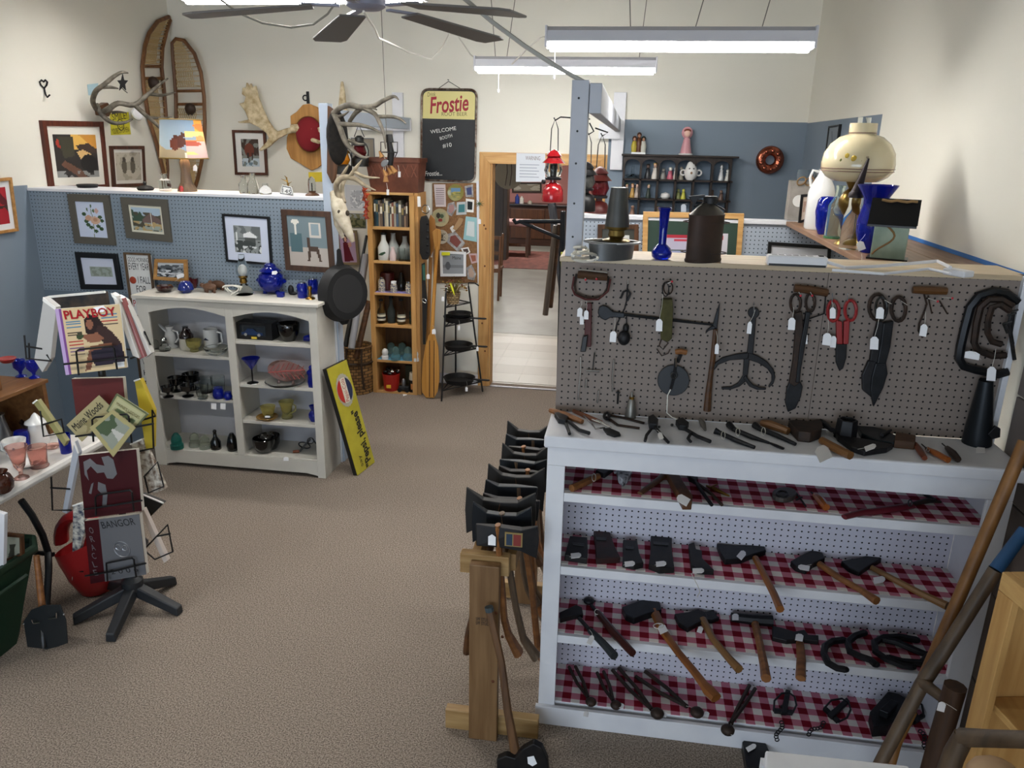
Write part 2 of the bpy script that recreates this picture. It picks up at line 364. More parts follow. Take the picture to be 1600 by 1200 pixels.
# ---- lamps of the place, and lights added unseen
def emis(name, s): return M(name, LIGHT_C, .5, emit=s)
def area(nm, loc, sx, sy, pw, parent=None, c=LIGHT_C):
    L = bpy.data.lights.new(nm, 'AREA'); L.shape = 'RECTANGLE'; L.size = sx; L.size_y = sy; L.energy = pw; L.color = c
    o = bpy.data.objects.new(nm, L); COL.objects.link(o)
    if parent: o.parent = parent; o.location = Vector(loc) - ORG[parent.name]
    else: o.location = loc
    return o
def fixture(x0, x1, y, z, label, wires=None, pull=None, spot=1.0):
    c = (x0 + x1) / 2
    t = T('shop_light', label, 'ceiling light', (c, y, z), 'hanging fluorescent shop lights')
    prof = [(-.055, 0), (-.065, .004), (-.06, .05), (-.03, .07), (.03, .07), (.06, .05), (.065, .004), (.055, 0), (.052, .006), (-.052, .006)]
    B().prism([(x0, y + a, z + b) for a, b in prof], (x1 - x0, 0, 0)).obj('housing', M('fixture_white', 'c9c9cf', .4), t)
    for x in (x0 - .012, x1): bx('end_cap', (x, y - .066, z - .022), (x + .012, y + .066, z + .072), M('fixture_white', 'c9c9cf', .4), t, .003)
    B().prism([(x0 + .01, y + .05 * math.cos(a), z + .005 - .042 * math.sin(a)) for a in [math.pi * i / 10 for i in range(11)]], (x1 - x0 - .02, 0, 0)).obj('diffuser', emis('tube_glow', LIGHT_W * spot), t, 0, True)
    for xa, xb in wires or ((x0 + .15, x0 + .1), (x1 - .15, x1 - .05)):
        B().tube([(xa, y, z + .07), (xb, y, CEIL)], .0025, 5).obj('hanging_wire', M('grey_wire', '6d6a62', .5), t)
    if pull:
        B().tube([(pull, y - .03, z), (pull, y - .032, z - .14)], .002, 5).obj('pull_cord', STRING, t)
        B().lathe((pull, y - .032, z - .165), [(.002, 0), (.006, .006), (.005, .02), (.002, .028)], 8).obj('pull_knob', TAGM, t)
    return t
fixture(-.436, .778, 4.0, 2.715, 'nearer wide fluorescent light fixture hanging over the tool bench', ((-.05, -.12), (.25, .42), (.55, .7)), -.4, .66)
fixture(-1.11, .11, 5.65, 2.745, 'farther fluorescent light fixture hanging near the doorway', ((-.98, -1.05), (-.9, -.8), (.0, .05)), -.95)
fixture(-2.23, -1.03, 3.9, 2.91, 'fluorescent light fixture partly hidden behind the ceiling fan blades', None, None)
fixture(-3.3, -2.08, 1.6, 2.8, 'unseen fluorescent light fixture added above the left table for more light', spot=.4)  # added fixture, out of view, only there to brighten the left side
o6 = fixture(-3.5, -2.28, 5.3, 3.2, 'fluorescent light fixture high over the blue partition out of the picture', spot=1.5)
for s_ in (-1, 1): bx('skirt', (-3.5, 5.3 + s_ * .07, 3.155), (-2.28, 5.3 + s_ * .074, 3.25), M('fixture_white', 'c9c9cf'), o6)
area('hall_lamp', (-1.2, 10.5, 2.85), 1.2, .3, 60); area('hall_lamp', (-2.2, 15.5, 2.85), 1.2, .3, 90)  # bare area lights without fixtures, added to light the room beyond
# ---- blue half-height partition at the back left
PXE = -1.955
pt = T('wall_partition', 'blue pegboard half wall', 'wall', (-3.1, YPL, 0)); S(pt)
LPEG = pegmat('blue_pegboard', '86939f', .003, .012)
bx('pegboard', (XL, YPL, 1.16), (PXE - .05, YPL + .012, 1.862), LPEG, pt)
bx('lower_panel', (XL, YPL - .004, 0), (PXE - .05, YPL + .012, 1.16), M('blue_panel', '697784', .6), pt)
bx('cap', (XL, YPL - .01, 1.862), (PXE - .05, YPL + .33, 1.882), WHITE, pt, .003)
bx('end_post', (PXE - .05, YPL - .03, 0), (PXE + .012, YPL + .06, 2.47), M('pale_blue_paint', 'a9b4c2', .5), pt, .003)
bx('end_strip', (PXE - .03, YPL - .045, 0), (PXE + .0, YPL - .03, 1.2), WHITE, pt)
bx('overhead_beam', (PXE - .05, YPL + .06, 2.345), (PXE + .0, YB - .04, 2.44), M('pale_blue_paint', 'a9b4c2', .5), pt, .003)
bx('wall_brace', (-2.125, YB - .04, 1.93), (-2.03, YB, 2.65), WHITE, pt, .003); bx('cross_brace', (-2.45, YB - .08, 2.33), (-1.95, YB - .041, 2.43), WHITE, pt, .003)
# ---- pale partition behind the tool wall
pr = S(T('wall_partition_right', 'pale blue pegboard half wall', 'wall', (.5, YPR, 0)))
RPEG = pegmat('pale_blue_pegboard', 'a9b3bf', .003, .02)
bx('pegboard', (-.36, YPR, .3), (XR, YPR + .012, 1.81), RPEG, pr)
bx('cap', (-.36, YPR - .02, 1.81), (XR, YPR + .1, 1.832), WHITE, pr, .002)
# ---- grey tool wall and bench
BX0, BX1, BYF = -.238, 1.345, 2.588
tw_ = S(T('wall_tools', 'grey pegboard tool wall above the white bench', 'wall', (.55, YP, 0)))
GPEG = pegmat('grey_pegboard', '877b73', .0, .0)
for x0, x1 in ((BX0, .713), (.715, BX1)): bx('pegboard', (x0, YP, 1.253), (x1, YP + .01, 1.84), GPEG, tw_)
bx('cap', (BX0 - .005, YP - .004, 1.84), (BX1 + .02, YP + .24, 1.858), wood('plank', 'c9b79a', 'b3a084', 0), tw_, .002)
bx('edge_strip', (BX1, YP - .02, 1.1), (BX1 + .02, YP + .03, 1.858), WHITE, tw_, .002)
PW = M('pale_post_paint', 'b9bcc4', .5, c2='adb0ba', sc=6)
bx('end_post', (-.226, YP + .012, 0), (-.165, YP + .08, 2.47), PW, tw_, .003)
for z in (1.93, 2.05, 2.19, 2.3, 2.41): B().ell((-.2, YP + .012, z), (.004, .0015, .004), 8, 5).obj('screw_hole', BLACK, tw_)
bx('overhead_beam', (-.163, YP + .012, 2.36), (-.12, YB - .03, 2.46), PW, tw_, .003)
bx('wall_brace', (-.19, YB - .04, 2.045), (-.085, YB, 2.675), WHITE, tw_, .003); bx('cross_brace', (-.3, YB - .078, 2.3), (-.12, YB - .041, 2.42), WHITE, tw_)
# bench
bn = T('tool_bench', 'white painted shelf bench lined with red gingham below the grey pegboard', 'shelf', (.55, 2.72, 0))
GING = gingham('red_gingham'); WPEG = pegmat('white_pegboard', 'cfcedb', .0, .0)
bx('benchtop', (BX0 - .013, BYF - .012, 1.205), (BX1 + .02, YP - .001, 1.253), WHITE, bn, .008)
bx('apron', (BX0, BYF, 1.135), (BX1, BYF + .02, 1.2045), WHITE, bn, .002)
for x0, x1 in ((BX0, BX0 + .066), (1.265, BX1)): bx('stile', (x0, BYF, .055), (x1, BYF + .02, 1.1345), WHITE, bn, .002)
bx('side_panel', (BX0 + .002, BYF + .0205, 0), (BX0 + .02, YP - .012, 1.2045), WHITE, bn); bx('side_panel', (1.302, BYF + .0205, 0), (1.32, YP - .012, 1.2045), WHITE, bn)
bx('back_panel', (BX0 + .0205, YP - .011, 0), (1.3015, YP - .001, 1.2045), WPEG, bn)
SH = [1.029, .722, .417, .09]
for z in SH[:3]:
    sh = bx('shelf', (BX0 + .0205, BYF + .0205, z - .035), (1.3015, YP - .0115, z - .002), WHITE, bn)
    bx('shelf_front', (BX0 + .0665, BYF, z - .036), (1.2645, BYF + .02, z - .001), WHITE, bn, .002)
    bx('gingham_liner', (BX0 + .021, BYF + .021, z - .0019), (1.301, YP - .012, z), GING, sh)
sh = bx('shelf', (BX0 + .0205, BYF + .0205, .06), (1.3015, YP - .0115, SH[3] - .002), WHITE, bn); bx('gingham_liner', (BX0 + .021, BYF + .021, SH[3] - .0019), (1.301, YP - .012, SH[3]), GING, sh)
bx('kick_board', (BX0 - .01, BYF - .018, 0), (BX1 + .01, BYF + .0, .085), WHITE, bn, .002)
# taupe panelling to the right of the tool wall
pn = S(T('wall_panelling', 'taupe panelling low on the right wall', 'wall', (XR, 2, 0)))
TAU = M('taupe_panel', '6f6561', .5, c2='655b58', sc=3)
for i in range(5):
    for j in range(2): bx('panel', (XR - .012, 2.83 - (j + 1) * 1.2 + .004, i * .36 + .004), (XR, 2.83 - j * 1.2 - .004, (i + 1) * .36 - .004), TAU, pn, .003)
bx('cap', (XR - .02, .4, 1.8), (XR, 2.83, 1.815), TAU, pn)
# long wooden shelf on the right wall
ls = T('wall_shelf', 'long brown plank shelf along the right wall with blue tape edge', 'shelf', (1.17, 3.9, 1.8))
SHW = wood('shelf_plank', '8f6f57', '75563f', 1, rough=.45)
for i in range(3): bx('plank', (.945 + i * .155, YP + .25 if i < 1 else YP + .02, 1.808), (.945 + (i + 1) * .155 - .002, YPR - .03, 1.833), SHW, ls, .003)
bx('end_board', (1.0, YP + .015, 1.8075), (XR - .006, YP + .02, 1.832), M('dark_board', '3c2a20', .5), ls)
bx('masking_tape', (XR - .004, 2.86, 1.82), (XR, YPR - .03, 1.85), M('blue_tape', '2f6fb5', .6), ls)
for y in (3.2, 4.0, 4.7): B().prism([(1.0, y, 1.8075), (XR, y, 1.8075), (XR, y, 1.6)], (0, .03, 0)).obj('bracket', WHITE, ls)
# ---- baseboards
S(bx('baseboard_left', (XL, YF, 0), (XL + .014, YPL - .01, .1), M('blue_panel', '697784')))
for i, (a, b_) in enumerate(((XL, DX0 - tw - .002), (DX1 + tw + .002, XR))): S(bx('baseboard_%s' % ('back', 'back_right')[i], (a, YB - .014, 0), (b_, YB, .1), WHITE))
# ================================================================= HELPERS FOR MERCHANDISE
def picture(name, label, q, fn, fw, fmat, bg='e8e6e0', ops=(), depth=.02, mat=0, matc='e9e7e2', res=(40, 40), cat='picture', group=None, ret=False):
    P = [fn(x, y, depth) for x, y in q]
    cx = sum(P, Vector()) / 4; nn = (P[1] - P[0]).cross(P[3] - P[0]).normalized()
    if nn.dot(CAMLOC - P[0]) < 0: nn = -nn
    t = T(name, label, cat, (P[2] + P[3]) / 2 - nn * depth, group)
    k = mpp(cx)
    def inset(d):
        W = ((P[1] - P[0]).length + (P[2] - P[3]).length) / 2; Hh = ((P[3] - P[0]).length + (P[2] - P[1]).length) / 2
        a, b_ = d / W, d / Hh
        bl = lambda u, v: (P[0] * (1 - u) + P[1] * u) * (1 - v) + (P[3] * (1 - u) + P[2] * u) * v
        return [bl(a, b_), bl(1 - a, b_), bl(1 - a, 1 - b_), bl(a, 1 - b_)]
    I = inset(fw * k); bk = nn * -depth; ib = nn * (-depth * .45)
    vs = P + I + [p + bk for p in P] + [p + ib for p in I]
    fs = []
    for i in range(4):
        j = (i + 1) % 4
        fs += [(i, j, 4 + j, 4 + i), (i, 8 + i, 8 + j, j), (4 + i, 4 + j, 12 + j, 12 + i)]
    fs.append((8, 9, 10, 11))
    B().add(vs, fs).obj('frame', fmat, t, .0015)
    bk2 = [p + ib * 1.0 for p in I]
    if mat:
        B().prism([p + nn * -.0015 for p in bk2], nn * .001).obj('mat_board', M('mat_' + matc, matc, .7), t)
        I2 = [p + ib + nn * .0006 for p in inset((fw + mat) * k)]
    else: I2 = [p + nn * .0005 for p in bk2]
    canvas('print', I2, bg, ops, t, *res)
    return (t, I2, nn) if ret else t
def price(par, px, py, fn, w=5, h=8, frm=None, lift=.012, ang=0):
    """small white price tag on a string"""
    a = math.radians(ang); c, s_ = math.cos(a), math.sin(a)
    pts = [(-w / 2, h / 2), (-w / 2, -h * .3), (-w * .2, -h / 2), (w * .2, -h / 2), (w / 2, -h * .3), (w / 2, h / 2)]
    ob = plate('price_tag', [(px + x * c - y * s_, py + x * s_ + y * c) for x, y in pts], fn, .0008, TAGM, par, lift=lift)
    if frm:
        tx, ty = px + (h / 2) * s_, py - (h / 2) * c
        B().tube([fn(frm[0], frm[1], lift), fn((frm[0] + tx) / 2 + 1, (frm[1] + ty) / 2, lift), fn(tx, ty, lift + .001)], .0007, 4).obj('tag_string', STRING, par)
    return ob
def vase(name, label, px, py, z, prof, mat, cat='glass', n=20, extra=None, group=None, sy=1):
    base = PZ(px, py, z); k = mpp(base)
    o = B().lathe(base, [(r * k, h * k * 1.035) for r, h in prof], n, sy=sy).obj(name, mat, None, 0, True, base)
    return props(o, label, cat, group)
def handle(par, base, k, pts, r=1.2, mat=None, name='handle'):    # loop in the frontal plane, picture pixel offsets from base
    return B().tube([Vector(base) + Vector((x * k, y * k, h * k)) for x, y, h in pts], r * k, 7).obj(name, mat, par, 0, True)
# ================================================================= WHITE ARCHED CABINET
CY, CYB = 4.66, 4.985
cz = lambda x, y: PY(x, y, CY).z
CX0, CX1, CT = -3.235, -1.965, 1.232
CAB = M('cabinet_paint', 'c9c6bd', .5, c2='c0bdb4', sc=4)
cb = T('display_cabinet', 'cream two-bay cabinet with arched openings below the blue pegboard', 'cabinet', ((CX0 + CX1) / 2, 4.82, 0))
bx('top_board', (CX0 - .02, CY - .02, CT - .022), (CX1 + .02, CYB, CT), CAB, cb, .004)
for x in (CX0, CX1 - .018): bx('side_panel', (x, CY + .019, 0), (x + .018, CYB, CT - .023), CAB, cb)
bx('back_panel', (CX0 + .0185, CYB - .01, .02), (CX1 - .0185, CYB, CT - .023), M('cabinet_back', 'b9bac0', .6), cb)
LX, RX = (-3.155, -2.605), (-2.552, -2.022)
for x0, x1 in ((CX0, LX[0]), (LX[1], RX[0]), (RX[1], CX1)): bx('stile', (x0, CY, .126 if x0 == LX[1] else 0), (x1, CY + .018, CT - .0225), CAB, cb, .002)
bx('divider', (-2.588, CY + .019, .05), (-2.57, CYB - .011, CT - .023), CAB, cb)
for x0, x1 in (LX, RX):
    pts = [(x0, CT - .0225), (x1, CT - .0225), (x1, 1.115)] + [(x1 + (x0 - x1) * i / 12, 1.115 + .045 * math.sin(math.pi * i / 12)) for i in range(1, 12)] + [(x0, 1.115)]
    B().prism([(x, CY, z) for x, z in pts], (0, .018, 0)).obj('arched_rail', CAB, cb)
pts = [(LX[0], .125), (LX[0], .015), (LX[0] + .08, .03), (LX[1], .03), (RX[1] - .08, .03), (RX[1], .015), (RX[1], .125), (RX[0], .125), (RX[0] - .001, .126), (LX[1] + .001, .126), (LX[1], .125)]
B().prism([(x, CY, z) for x, z in pts[:7]], (0, .018, 0)).obj('bottom_rail', CAB, cb)
LS = [cz(300, 556), cz(306, 623), .13]; RS = [cz(428, 537), cz(433, 605), cz(437, 662), .13]
for (x0, x1), zs in ((LX, LS), (RX, RS)):
    for z in zs: bx('shelf', (x0 + (-.06 if x0 == LX[0] else -.017), CY + .019, z - .022), (x1 + (.016 if x0 == LX[0] else .038), CYB - .0105, z), CAB, cb, .002)
# ---- on the cabinet top (z = CT)
def lens_bowl(nm, lab, px, py, z, prof, mat, **k): return vase(nm, lab, px, py, z, prof, mat, **k)
vase('glass_bowl', 'small dark ruby bowl at the left end of the cabinet top', 258, 456, CT, [(5, 0), (11, 3), (13, 7), (11, 10), (9, 10), (0, 6)], M('ruby_dark', '2a0708', .1, coat=.5), 'bowl')
vase('glass_bowl', 'round blue glass bowl beside the framed town photograph', 291, 457, CT, [(7, 0), (12, 5), (11, 12), (7, 17), (5, 17), (0, 12)], M('blue_ceramic', '14246e', .12, coat=.6), 'bowl')
vase('ruby_dish', 'ruby red dish behind the round blue bowl', 302, 450, CT, [(5, 0), (8, 8), (9, 15), (8, 15), (0, 5)], M('ruby_glass', '4a0a12', .1, coat=.5), 'bowl')
b_ = PZ(317, 441, CT); t = T('salt_shaker', 'clear glass shaker pair behind the wooden bear row', 'shaker', b_); k = mpp(b_)
B().lathe(b_, [(8 * k, 0), (9 * k, 6 * k), (7 * k, 13 * k), (4 * k, 15 * k)], 14).obj('body', CLEAR, t, 0, True)
B().lathe(b_ + Vector((0, 0, 15 * k)), [(4.5 * k, 0), (4.5 * k, 4 * k), (2 * k, 6 * k)], 12).obj('cap', CHROME, t, 0, True)
CARV = wood('carved_wood', '6a4a35', '4f3423', 0)
for i, (px, py, lab) in enumerate(((328, 457, 'nearest carved wooden bear on the cabinet top'), (341, 453, 'middle carved wooden bear on the cabinet top'), (354, 449, 'rearmost carved wooden bear on the cabinet top'))):
    p = PZ(px, py, CT); k = mpp(p); t = T('wooden_bear', lab, 'carving', p, 'carved bears')
    B().ell(p + Vector((0, 0, 9 * k)), (12 * k, 5 * k, 6 * k)).obj('body', CARV, t, 0, True)
    B().ell(p + Vector((-12 * k, 0, 11 * k)), (4 * k, 3.4 * k, 3.6 * k)).obj('head', CARV, t, 0, True)
    for dx in (-8, -3, 4, 9): B().lathe(p + Vector((dx * k, (2 if dx in (-8, 4) else -2) * k, 0)), [(1.8 * k, 0), (2.2 * k, 8 * k)], 8).obj('leg', CARV, t, 0, True)
# oil lamp with bulb
p = PZ(382, 460, CT); k = mpp(p); t = T('table_lamp', 'clear glass electrified oil lamp with coiled white cord on the cabinet', 'lamp', p)
B().lathe(p, [(13 * k, 0), (14 * k, 2 * k), (12 * k, 9 * k), (7 * k, 13 * k), (4 * k, 18 * k)], 18).obj('base', CLEAR, t, 0, True)
B().lathe(p + Vector((0, 0, 18 * k)), [(5 * k, 0), (6 * k, 2 * k), (5 * k, 7 * k), (7 * k, 9 * k), (7 * k, 12 * k)], 16).obj('burner', BRASS, t, 0, True)
B().ell(p + Vector((0, 0, 38 * k)), (6 * k, 6 * k, 9 * k)).obj('bulb', M('frosted_bulb', 'f2f2f2', .3), t, 0, True)
B().lathe(p + Vector((0, 0, 30 * k)), [(8 * k, 0), (10 * k, 6 * k), (9 * k, 14 * k), (5 * k, 24 * k), (4.5 * k, 32 * k)], 18).obj('chimney', CLEAR, t, 0, True)
for s_ in range(3):
    B().tube([p + Vector(((-14 + 3 * s_ + 13 * math.sin(a * .9 + s_)) * k, (-15 + s_) * k, (2 + 14 * abs(math.sin(a * .45 + s_ * .5))) * k)) for a in [i * .4 for i in range(14)]], 1.1 * k, 6).obj('cord', STRING, t, 0, True)
# hobnail cobalt fairy jar, fish shaped
p = PZ(425, 459, CT); k = mpp(p); t = T('fish_bowl_jar', 'large cobalt glass fish jar on the cabinet top', 'jar', p)
for dx, dy in ((-11, 0), (10, 0), (0, 8)): B().lathe(p + Vector((dx * k, dy * k, 0)), [(4 * k, 0), (3 * k, 5 * k)], 10).obj('foot', COBALT, t, 0, True)
B().lathe(p + Vector((0, 0, 3 * k)), [(9 * k, 0), (17 * k, 7 * k), (20 * k, 17 * k), (18 * k, 27 * k), (13 * k, 31 * k), (14 * k, 33 * k)], 24).obj('body', COBALT, t, 0, True)
for s_ in (-1, 1): B().prism([p + Vector((s_ * a * k, 0, h * k)) for a, h in ((19, 16), (25, 20), (22, 24), (17, 26))], (0, 2 * k, 0)).obj('fin', COBALT, t)
B().lathe(p + Vector((0, 0, 36 * k)), [(17 * k, 0), (15 * k, 2 * k), (9 * k, 6 * k), (8 * k, 10 * k), (5 * k, 12 * k)], 20).obj('lid', COBALT, t, 0, True)
plate('price_tag', [(425, 424), (432, 423), (434, 426), (431, 429), (425, 429)], onY(p.y - 21 * k), .001, TAGM, t)
b_ = PZ(439, 464, CT); k2 = mpp(b_); o = B().box(b_ + Vector((-5 * k2, -4 * k2, 0)), b_ + Vector((5 * k2, 4 * k2, 8 * k2))).obj('candle_cup', COBALT, None, .003, False, b_); props(o, 'small square cobalt cup in front of the fish jar', 'cup')
for px, py, lab in ((473, 465, 'cobalt blue drinking can shaped glass nearer the cabinet edge'), (490, 459, 'cobalt blue drinking can shaped glass behind its twin')):
    p = PZ(px, py, CT); k = mpp(p); t = T('cobalt_can_glass', lab, 'glass', p, 'cobalt can glasses')
    B().lathe(p, [(7 * k, 0), (8 * k, 2 * k), (8 * k, 19 * k), (6 * k, 23 * k)], 18).obj('body', COBALT, t, 0, True)
    B().lathe(p + Vector((0, 0, 23 * k)), [(6 * k, 0), (6 * k, 1.5 * k), (0, 1.5 * k)], 16).obj('lid', CHROME, t, 0, True)
p = PZ(455, 461, CT); k = mpp(p); t = T('iron_figurine', 'small black iron bird lying beside the cobalt glasses', 'figurine', p)
B().ell(p + Vector((0, 0, 8 * k)), (5 * k, 4 * k, 8 * k)).obj('body', IRON, t, 0, True); B().ell(p + Vector((3 * k, 0, 3 * k)), (7 * k, 3 * k, 3 * k)).obj('tail', IRON, t, 0, True)
p = PZ(477, 455, CT); k = mpp(p); t = T('black_figurine', 'thin black standing figure between the two cobalt glasses', 'figurine', p)
B().tube([p, p + Vector((k, 0, 20 * k)), p + Vector((-k, 0, 30 * k)), p + Vector((0, 0, 38 * k))], [2.5 * k, 3.2 * k, 2 * k, 1 * k], 8).obj('body', IRON, t, 0, True); B().ell(p + Vector((0, 0, 36 * k)), (3 * k, 3 * k, 4 * k)).obj('head', IRON, t, 0, True)
p = PZ(485, 467, CT); k = mpp(p); t = T('brass_figurine', 'small brass candle snuffer at the right front of the cabinet top', 'figurine', p)
B().lathe(p, [(8 * k, 0), (7 * k, 2 * k), (2 * k, 4 * k), (3 * k, 8 * k), (2 * k, 12 * k), (4 * k, 17 * k), (3 * k, 20 * k)], 12).obj('body', BRASS, t, 0, True)
plate('price_tag', [(490, 462), (500, 460), (503, 463), (500, 467), (491, 467)], onZ(CT), .001, TAGM, t, lift=.001)
# ---- cabinet shelves, left bay
z = LS[0]
vase('cut_glass_bell', 'small clear glass bell far left on the upper left cabinet shelf', 244, 545, z, [(5, 0), (6, 4), (4, 12), (1.5, 14)], CLEAR, 'glass')
p = PZ(258, 548, z); k = mpp(p); t = T('perfume_bottle', 'clear cut perfume bottle with silver stopper in the arched cabinet', 'bottle', p)
B().lathe(p, [(8 * k, 0), (9 * k, 4 * k), (4 * k, 12 * k)], 14).obj('body', CLEAR, t, 0, True); B().lathe(p + Vector((0, 0, 12 * k)), [(2 * k, 0), (5 * k, 5 * k), (4 * k, 9 * k), (1 * k, 11 * k)], 8).obj('stopper', CHROME, t, 0, True)
p = PZ(268, 543, z); k = mpp(p); t = T('milk_glass_pitcher', 'white milk glass ewer with curved handle on the upper left shelf', 'pitcher', p)
CERW = M('white_china', 'dcdcda', .18, coat=.5)
B().lathe(p, [(9 * k, 0), (10 * k, 2 * k), (5 * k, 6 * k), (9 * k, 14 * k), (7 * k, 24 * k), (4 * k, 28 * k), (6 * k, 34 * k)], 16).obj('body', CERW, t, 0, True)
B().prism([p + Vector((a * k, -2 * k, h * k)) for a, h in ((-5, 27), (-17, 37), (-15, 33), (-6, 24))], (0, 4 * k, 0)).obj('spout', CERW, t)
handle(t, p, k, [(5, 0, 28), (13, 0, 26), (14, 0, 16), (8, 0, 9)], 1.4, CERW)
p = PZ(293, 545, z); k = mpp(p); t = T('syrup_jug', 'brown and cream stoneware jug on the upper left shelf', 'jug', p)
B().lathe(p, [(10 * k, 0), (11 * k, 2 * k), (11 * k, 18 * k)], 18).obj('body', M('cream_stoneware', 'b9b5a8', .3, coat=.3), t, 0, True)
B().lathe(p + Vector((0, 0, 18 * k)), [(11 * k, 0), (11 * k, 5 * k), (5 * k, 12 * k), (4 * k, 17 * k), (5 * k, 18 * k)], 18).obj('shoulder', M('brown_glaze', '1d0f0c', .15, coat=.5), t, 0, True)
handle(t, p, k, [(4, -3, 34), (9, -4, 32), (10, -3, 26)], 1.2, M('brown_glaze', '1d0f0c'))
vase('yellow_glass_cup', 'pale yellow ruffled glass cup in front of the stoneware jug', 304, 549, z, [(6, 0), (7, 1), (6, 4), (11, 10), (12, 18), (11, 18), (8, 8), (0, 4)], AMBERG, 'cup')
p = PZ(331, 543, z); k = mpp(p); t = T('coffee_mug', 'white mug printed with a dark mountain on the upper left shelf', 'mug', p)
B().lathe(p, [(10 * k, 0), (11 * k, 1 * k), (11 * k, 30 * k), (10 * k, 30 * k), (10 * k, 3 * k), (0, 3 * k)], 18).obj('body', CERW, t, 0, True)
handle(t, p, k, [(11, 0, 26), (18, 0, 24), (18, 0, 9), (11, 0, 6)], 1.6, CERW)
B().prism([p + Vector((a * k, -11.3 * k, h * k)) for a, h in ((-6, 14), (-3, 18), (0, 16), (3, 14))], (0, .3 * k, 0)).obj('printed_mountain', M('print_navy', '23283a'), t)
vase('glass_dish', 'clear scalloped glass dish at the right of the upper left shelf', 339, 555, z, [(8, 0), (14, 4), (19, 12), (18, 13), (12, 6), (0, 2)], CLEAR, 'dish')
z = LS[1]
for px, py, w_, h_, lab in ((263, 620, 10, 17, 'leftmost black glass goblet on the middle left shelf'), (276, 611, 12, 22, 'taller black glass goblet behind the leftmost one'), (294, 619, 11, 18, 'short black stemmed sherbet in the middle left shelf'), (300, 608, 13, 25, 'tallest black glass goblet at the back of the shelf')):
    vase('black_goblet', lab, px, py, z, [(w_ * .8, 0), (w_ * .8, 1), (2, 3), (2, h_ * .35), (w_ * .9, h_ * .55), (w_, h_), (w_ - 1, h_), (w_ * .7, h_ * .6), (0, h_ * .5)], BLACKG, 'goblet', group='black goblets')
for px, py, w_, h_, lab in ((317, 622, 10, 22, 'clear glass tumbler with silver band on the middle left shelf'), (323, 613, 11, 24, 'clear glass tumbler behind the silver banded one'), (342, 613, 11, 25, 'clear glass tumbler behind the small blue pot')):
    vase('clear_tumbler', lab, px, py, z, [(w_ * .8, 0), (w_, h_), (w_ - 1, h_), (w_ * .75, 3), (0, 3)], CLEAR, 'tumbler', group='clear tumblers')
vase('blue_pot', 'small round cobalt pot on the middle left shelf', 342, 622, z, [(7, 0), (9, 5), (8, 12), (6, 16), (7, 17)], COBALT, 'pot')
vase('blue_pot', 'tiny cobalt pot against the cabinet centre stile', 357, 624, z, [(5, 0), (7, 4), (5, 9), (5, 12)], COBALT, 'pot')
for px in (334, 348.5): props(plate('shelf_price_tag', [(px - 4, 630), (px + 4, 630.5), (px + 4, 640), (px - 4, 639)], onY(CY - .001), .0008, TAGM), 'blank white price card hanging %s on the middle left shelf edge' % ('further left' if px < 340 else 'further right'), 'price tag')
z = LS[2]
vase('glass_insulator', 'teal glass insulator on the bottom left cabinet shelf', 277, 700, z, [(10, 0), (10, 6), (8, 8), (8, 14), (6, 20), (3, 24)], GREENG, 'insulator')
for px, py, lab in ((305, 697, 'pale clear glass insulator beside the teal one'), (321, 700, 'pale clear glass insulator next to the black bottle')):
    vase('glass_insulator', lab, px, py, z, [(9, 0), (9, 6), (7, 8), (7, 14), (5, 19), (2, 21)], M('smoke_glass', 'b9bfae', .08, trans=.8, ior=1.2), 'insulator', group='pale insulators')
p = PZ(338, 701, z); k = mpp(p); t = T('black_siphon', 'black bottle with ball stopper on the bottom left shelf', 'bottle', p)
B().lathe(p, [(8 * k, 0), (8 * k, 12 * k), (3 * k, 20 * k), (2.4 * k, 27 * k)], 14).obj('body', BLACKG, t, 0, True); B().ell(p + Vector((0, 0, 29 * k)), 3 * k).obj('stopper', BLACKG, t, 0, True)
p = PZ(364, 703, z); t = T('dark_vase', 'dark vase half hidden behind the centre stile', 'vase', p); B().lathe(p, [(8 * k, 0), (9 * k, 8 * k), (6 * k, 22 * k), (3 * k, 28 * k)], 14).obj('body', BLACKG, t, 0, True)
# ---- right bay
z = RS[0]
p = PZ(400, 531, z); k = mpp(p); t = T('toy_car_box', 'black display box holding a dark blue toy car', 'toy', p)
B().box(p + Vector((-31 * k, 0, 0)), p + Vector((27 * k, 26 * k, 27 * k))).obj('carton', BLACK, t, .002)
B().box(p + Vector((-25 * k, -.6 * k, 6 * k)), p + Vector((17 * k, 0, 23 * k))).obj('window', M('box_window', '20262c', .08, coat=.8), t)
B().prism([p + Vector((a * k, -2.4 * k, h * k)) for a, h in ((-22, 8), (13, 8), (13, 12), (3, 13), (-2, 18), (-12, 18), (-16, 13), (-22, 12))], (0, 1.6 * k, 0)).obj('toy_car', M('toy_navy', '1d2f52', .2, coat=.6), t)
for dx in (-15, 7): B().lathe(p + Vector((dx * k, -2.5 * k, 8.5 * k)), [(2.4 * k, 0), (2.4 * k, 1 * k)], 12, ax=(0, -1, 0)).obj('toy_wheel', M('tyre', '8a8a88', .4), t)
B().box(p + Vector((-7 * k, -.8 * k, 1.4 * k)), p + Vector((2 * k, -.1 * k, 5 * k))).obj('name_plate', M('yellow_print', 'd8b93a'), t)
vase('black_bowl', 'black glass bowl beside the toy car box', 452, 532, z, [(9, 0), (11, 3), (16, 12), (18, 25), (17, 27), (14, 20), (0, 8)], BLACKG, 'bowl')
p = PZ(482, 533, z); k = mpp(p); props(B().prism([p + Vector((a * k, 0, h * k)) for a, h in ((-9, 0), (8, 0), (8, 9), (2, 11), (-8, 7))], (0, 8 * k, 0)).obj('glass_block', COBALT, None, .002, False, p), 'dark blue glass paperweight beside the black bowl', 'paperweight')
z = RS[1]
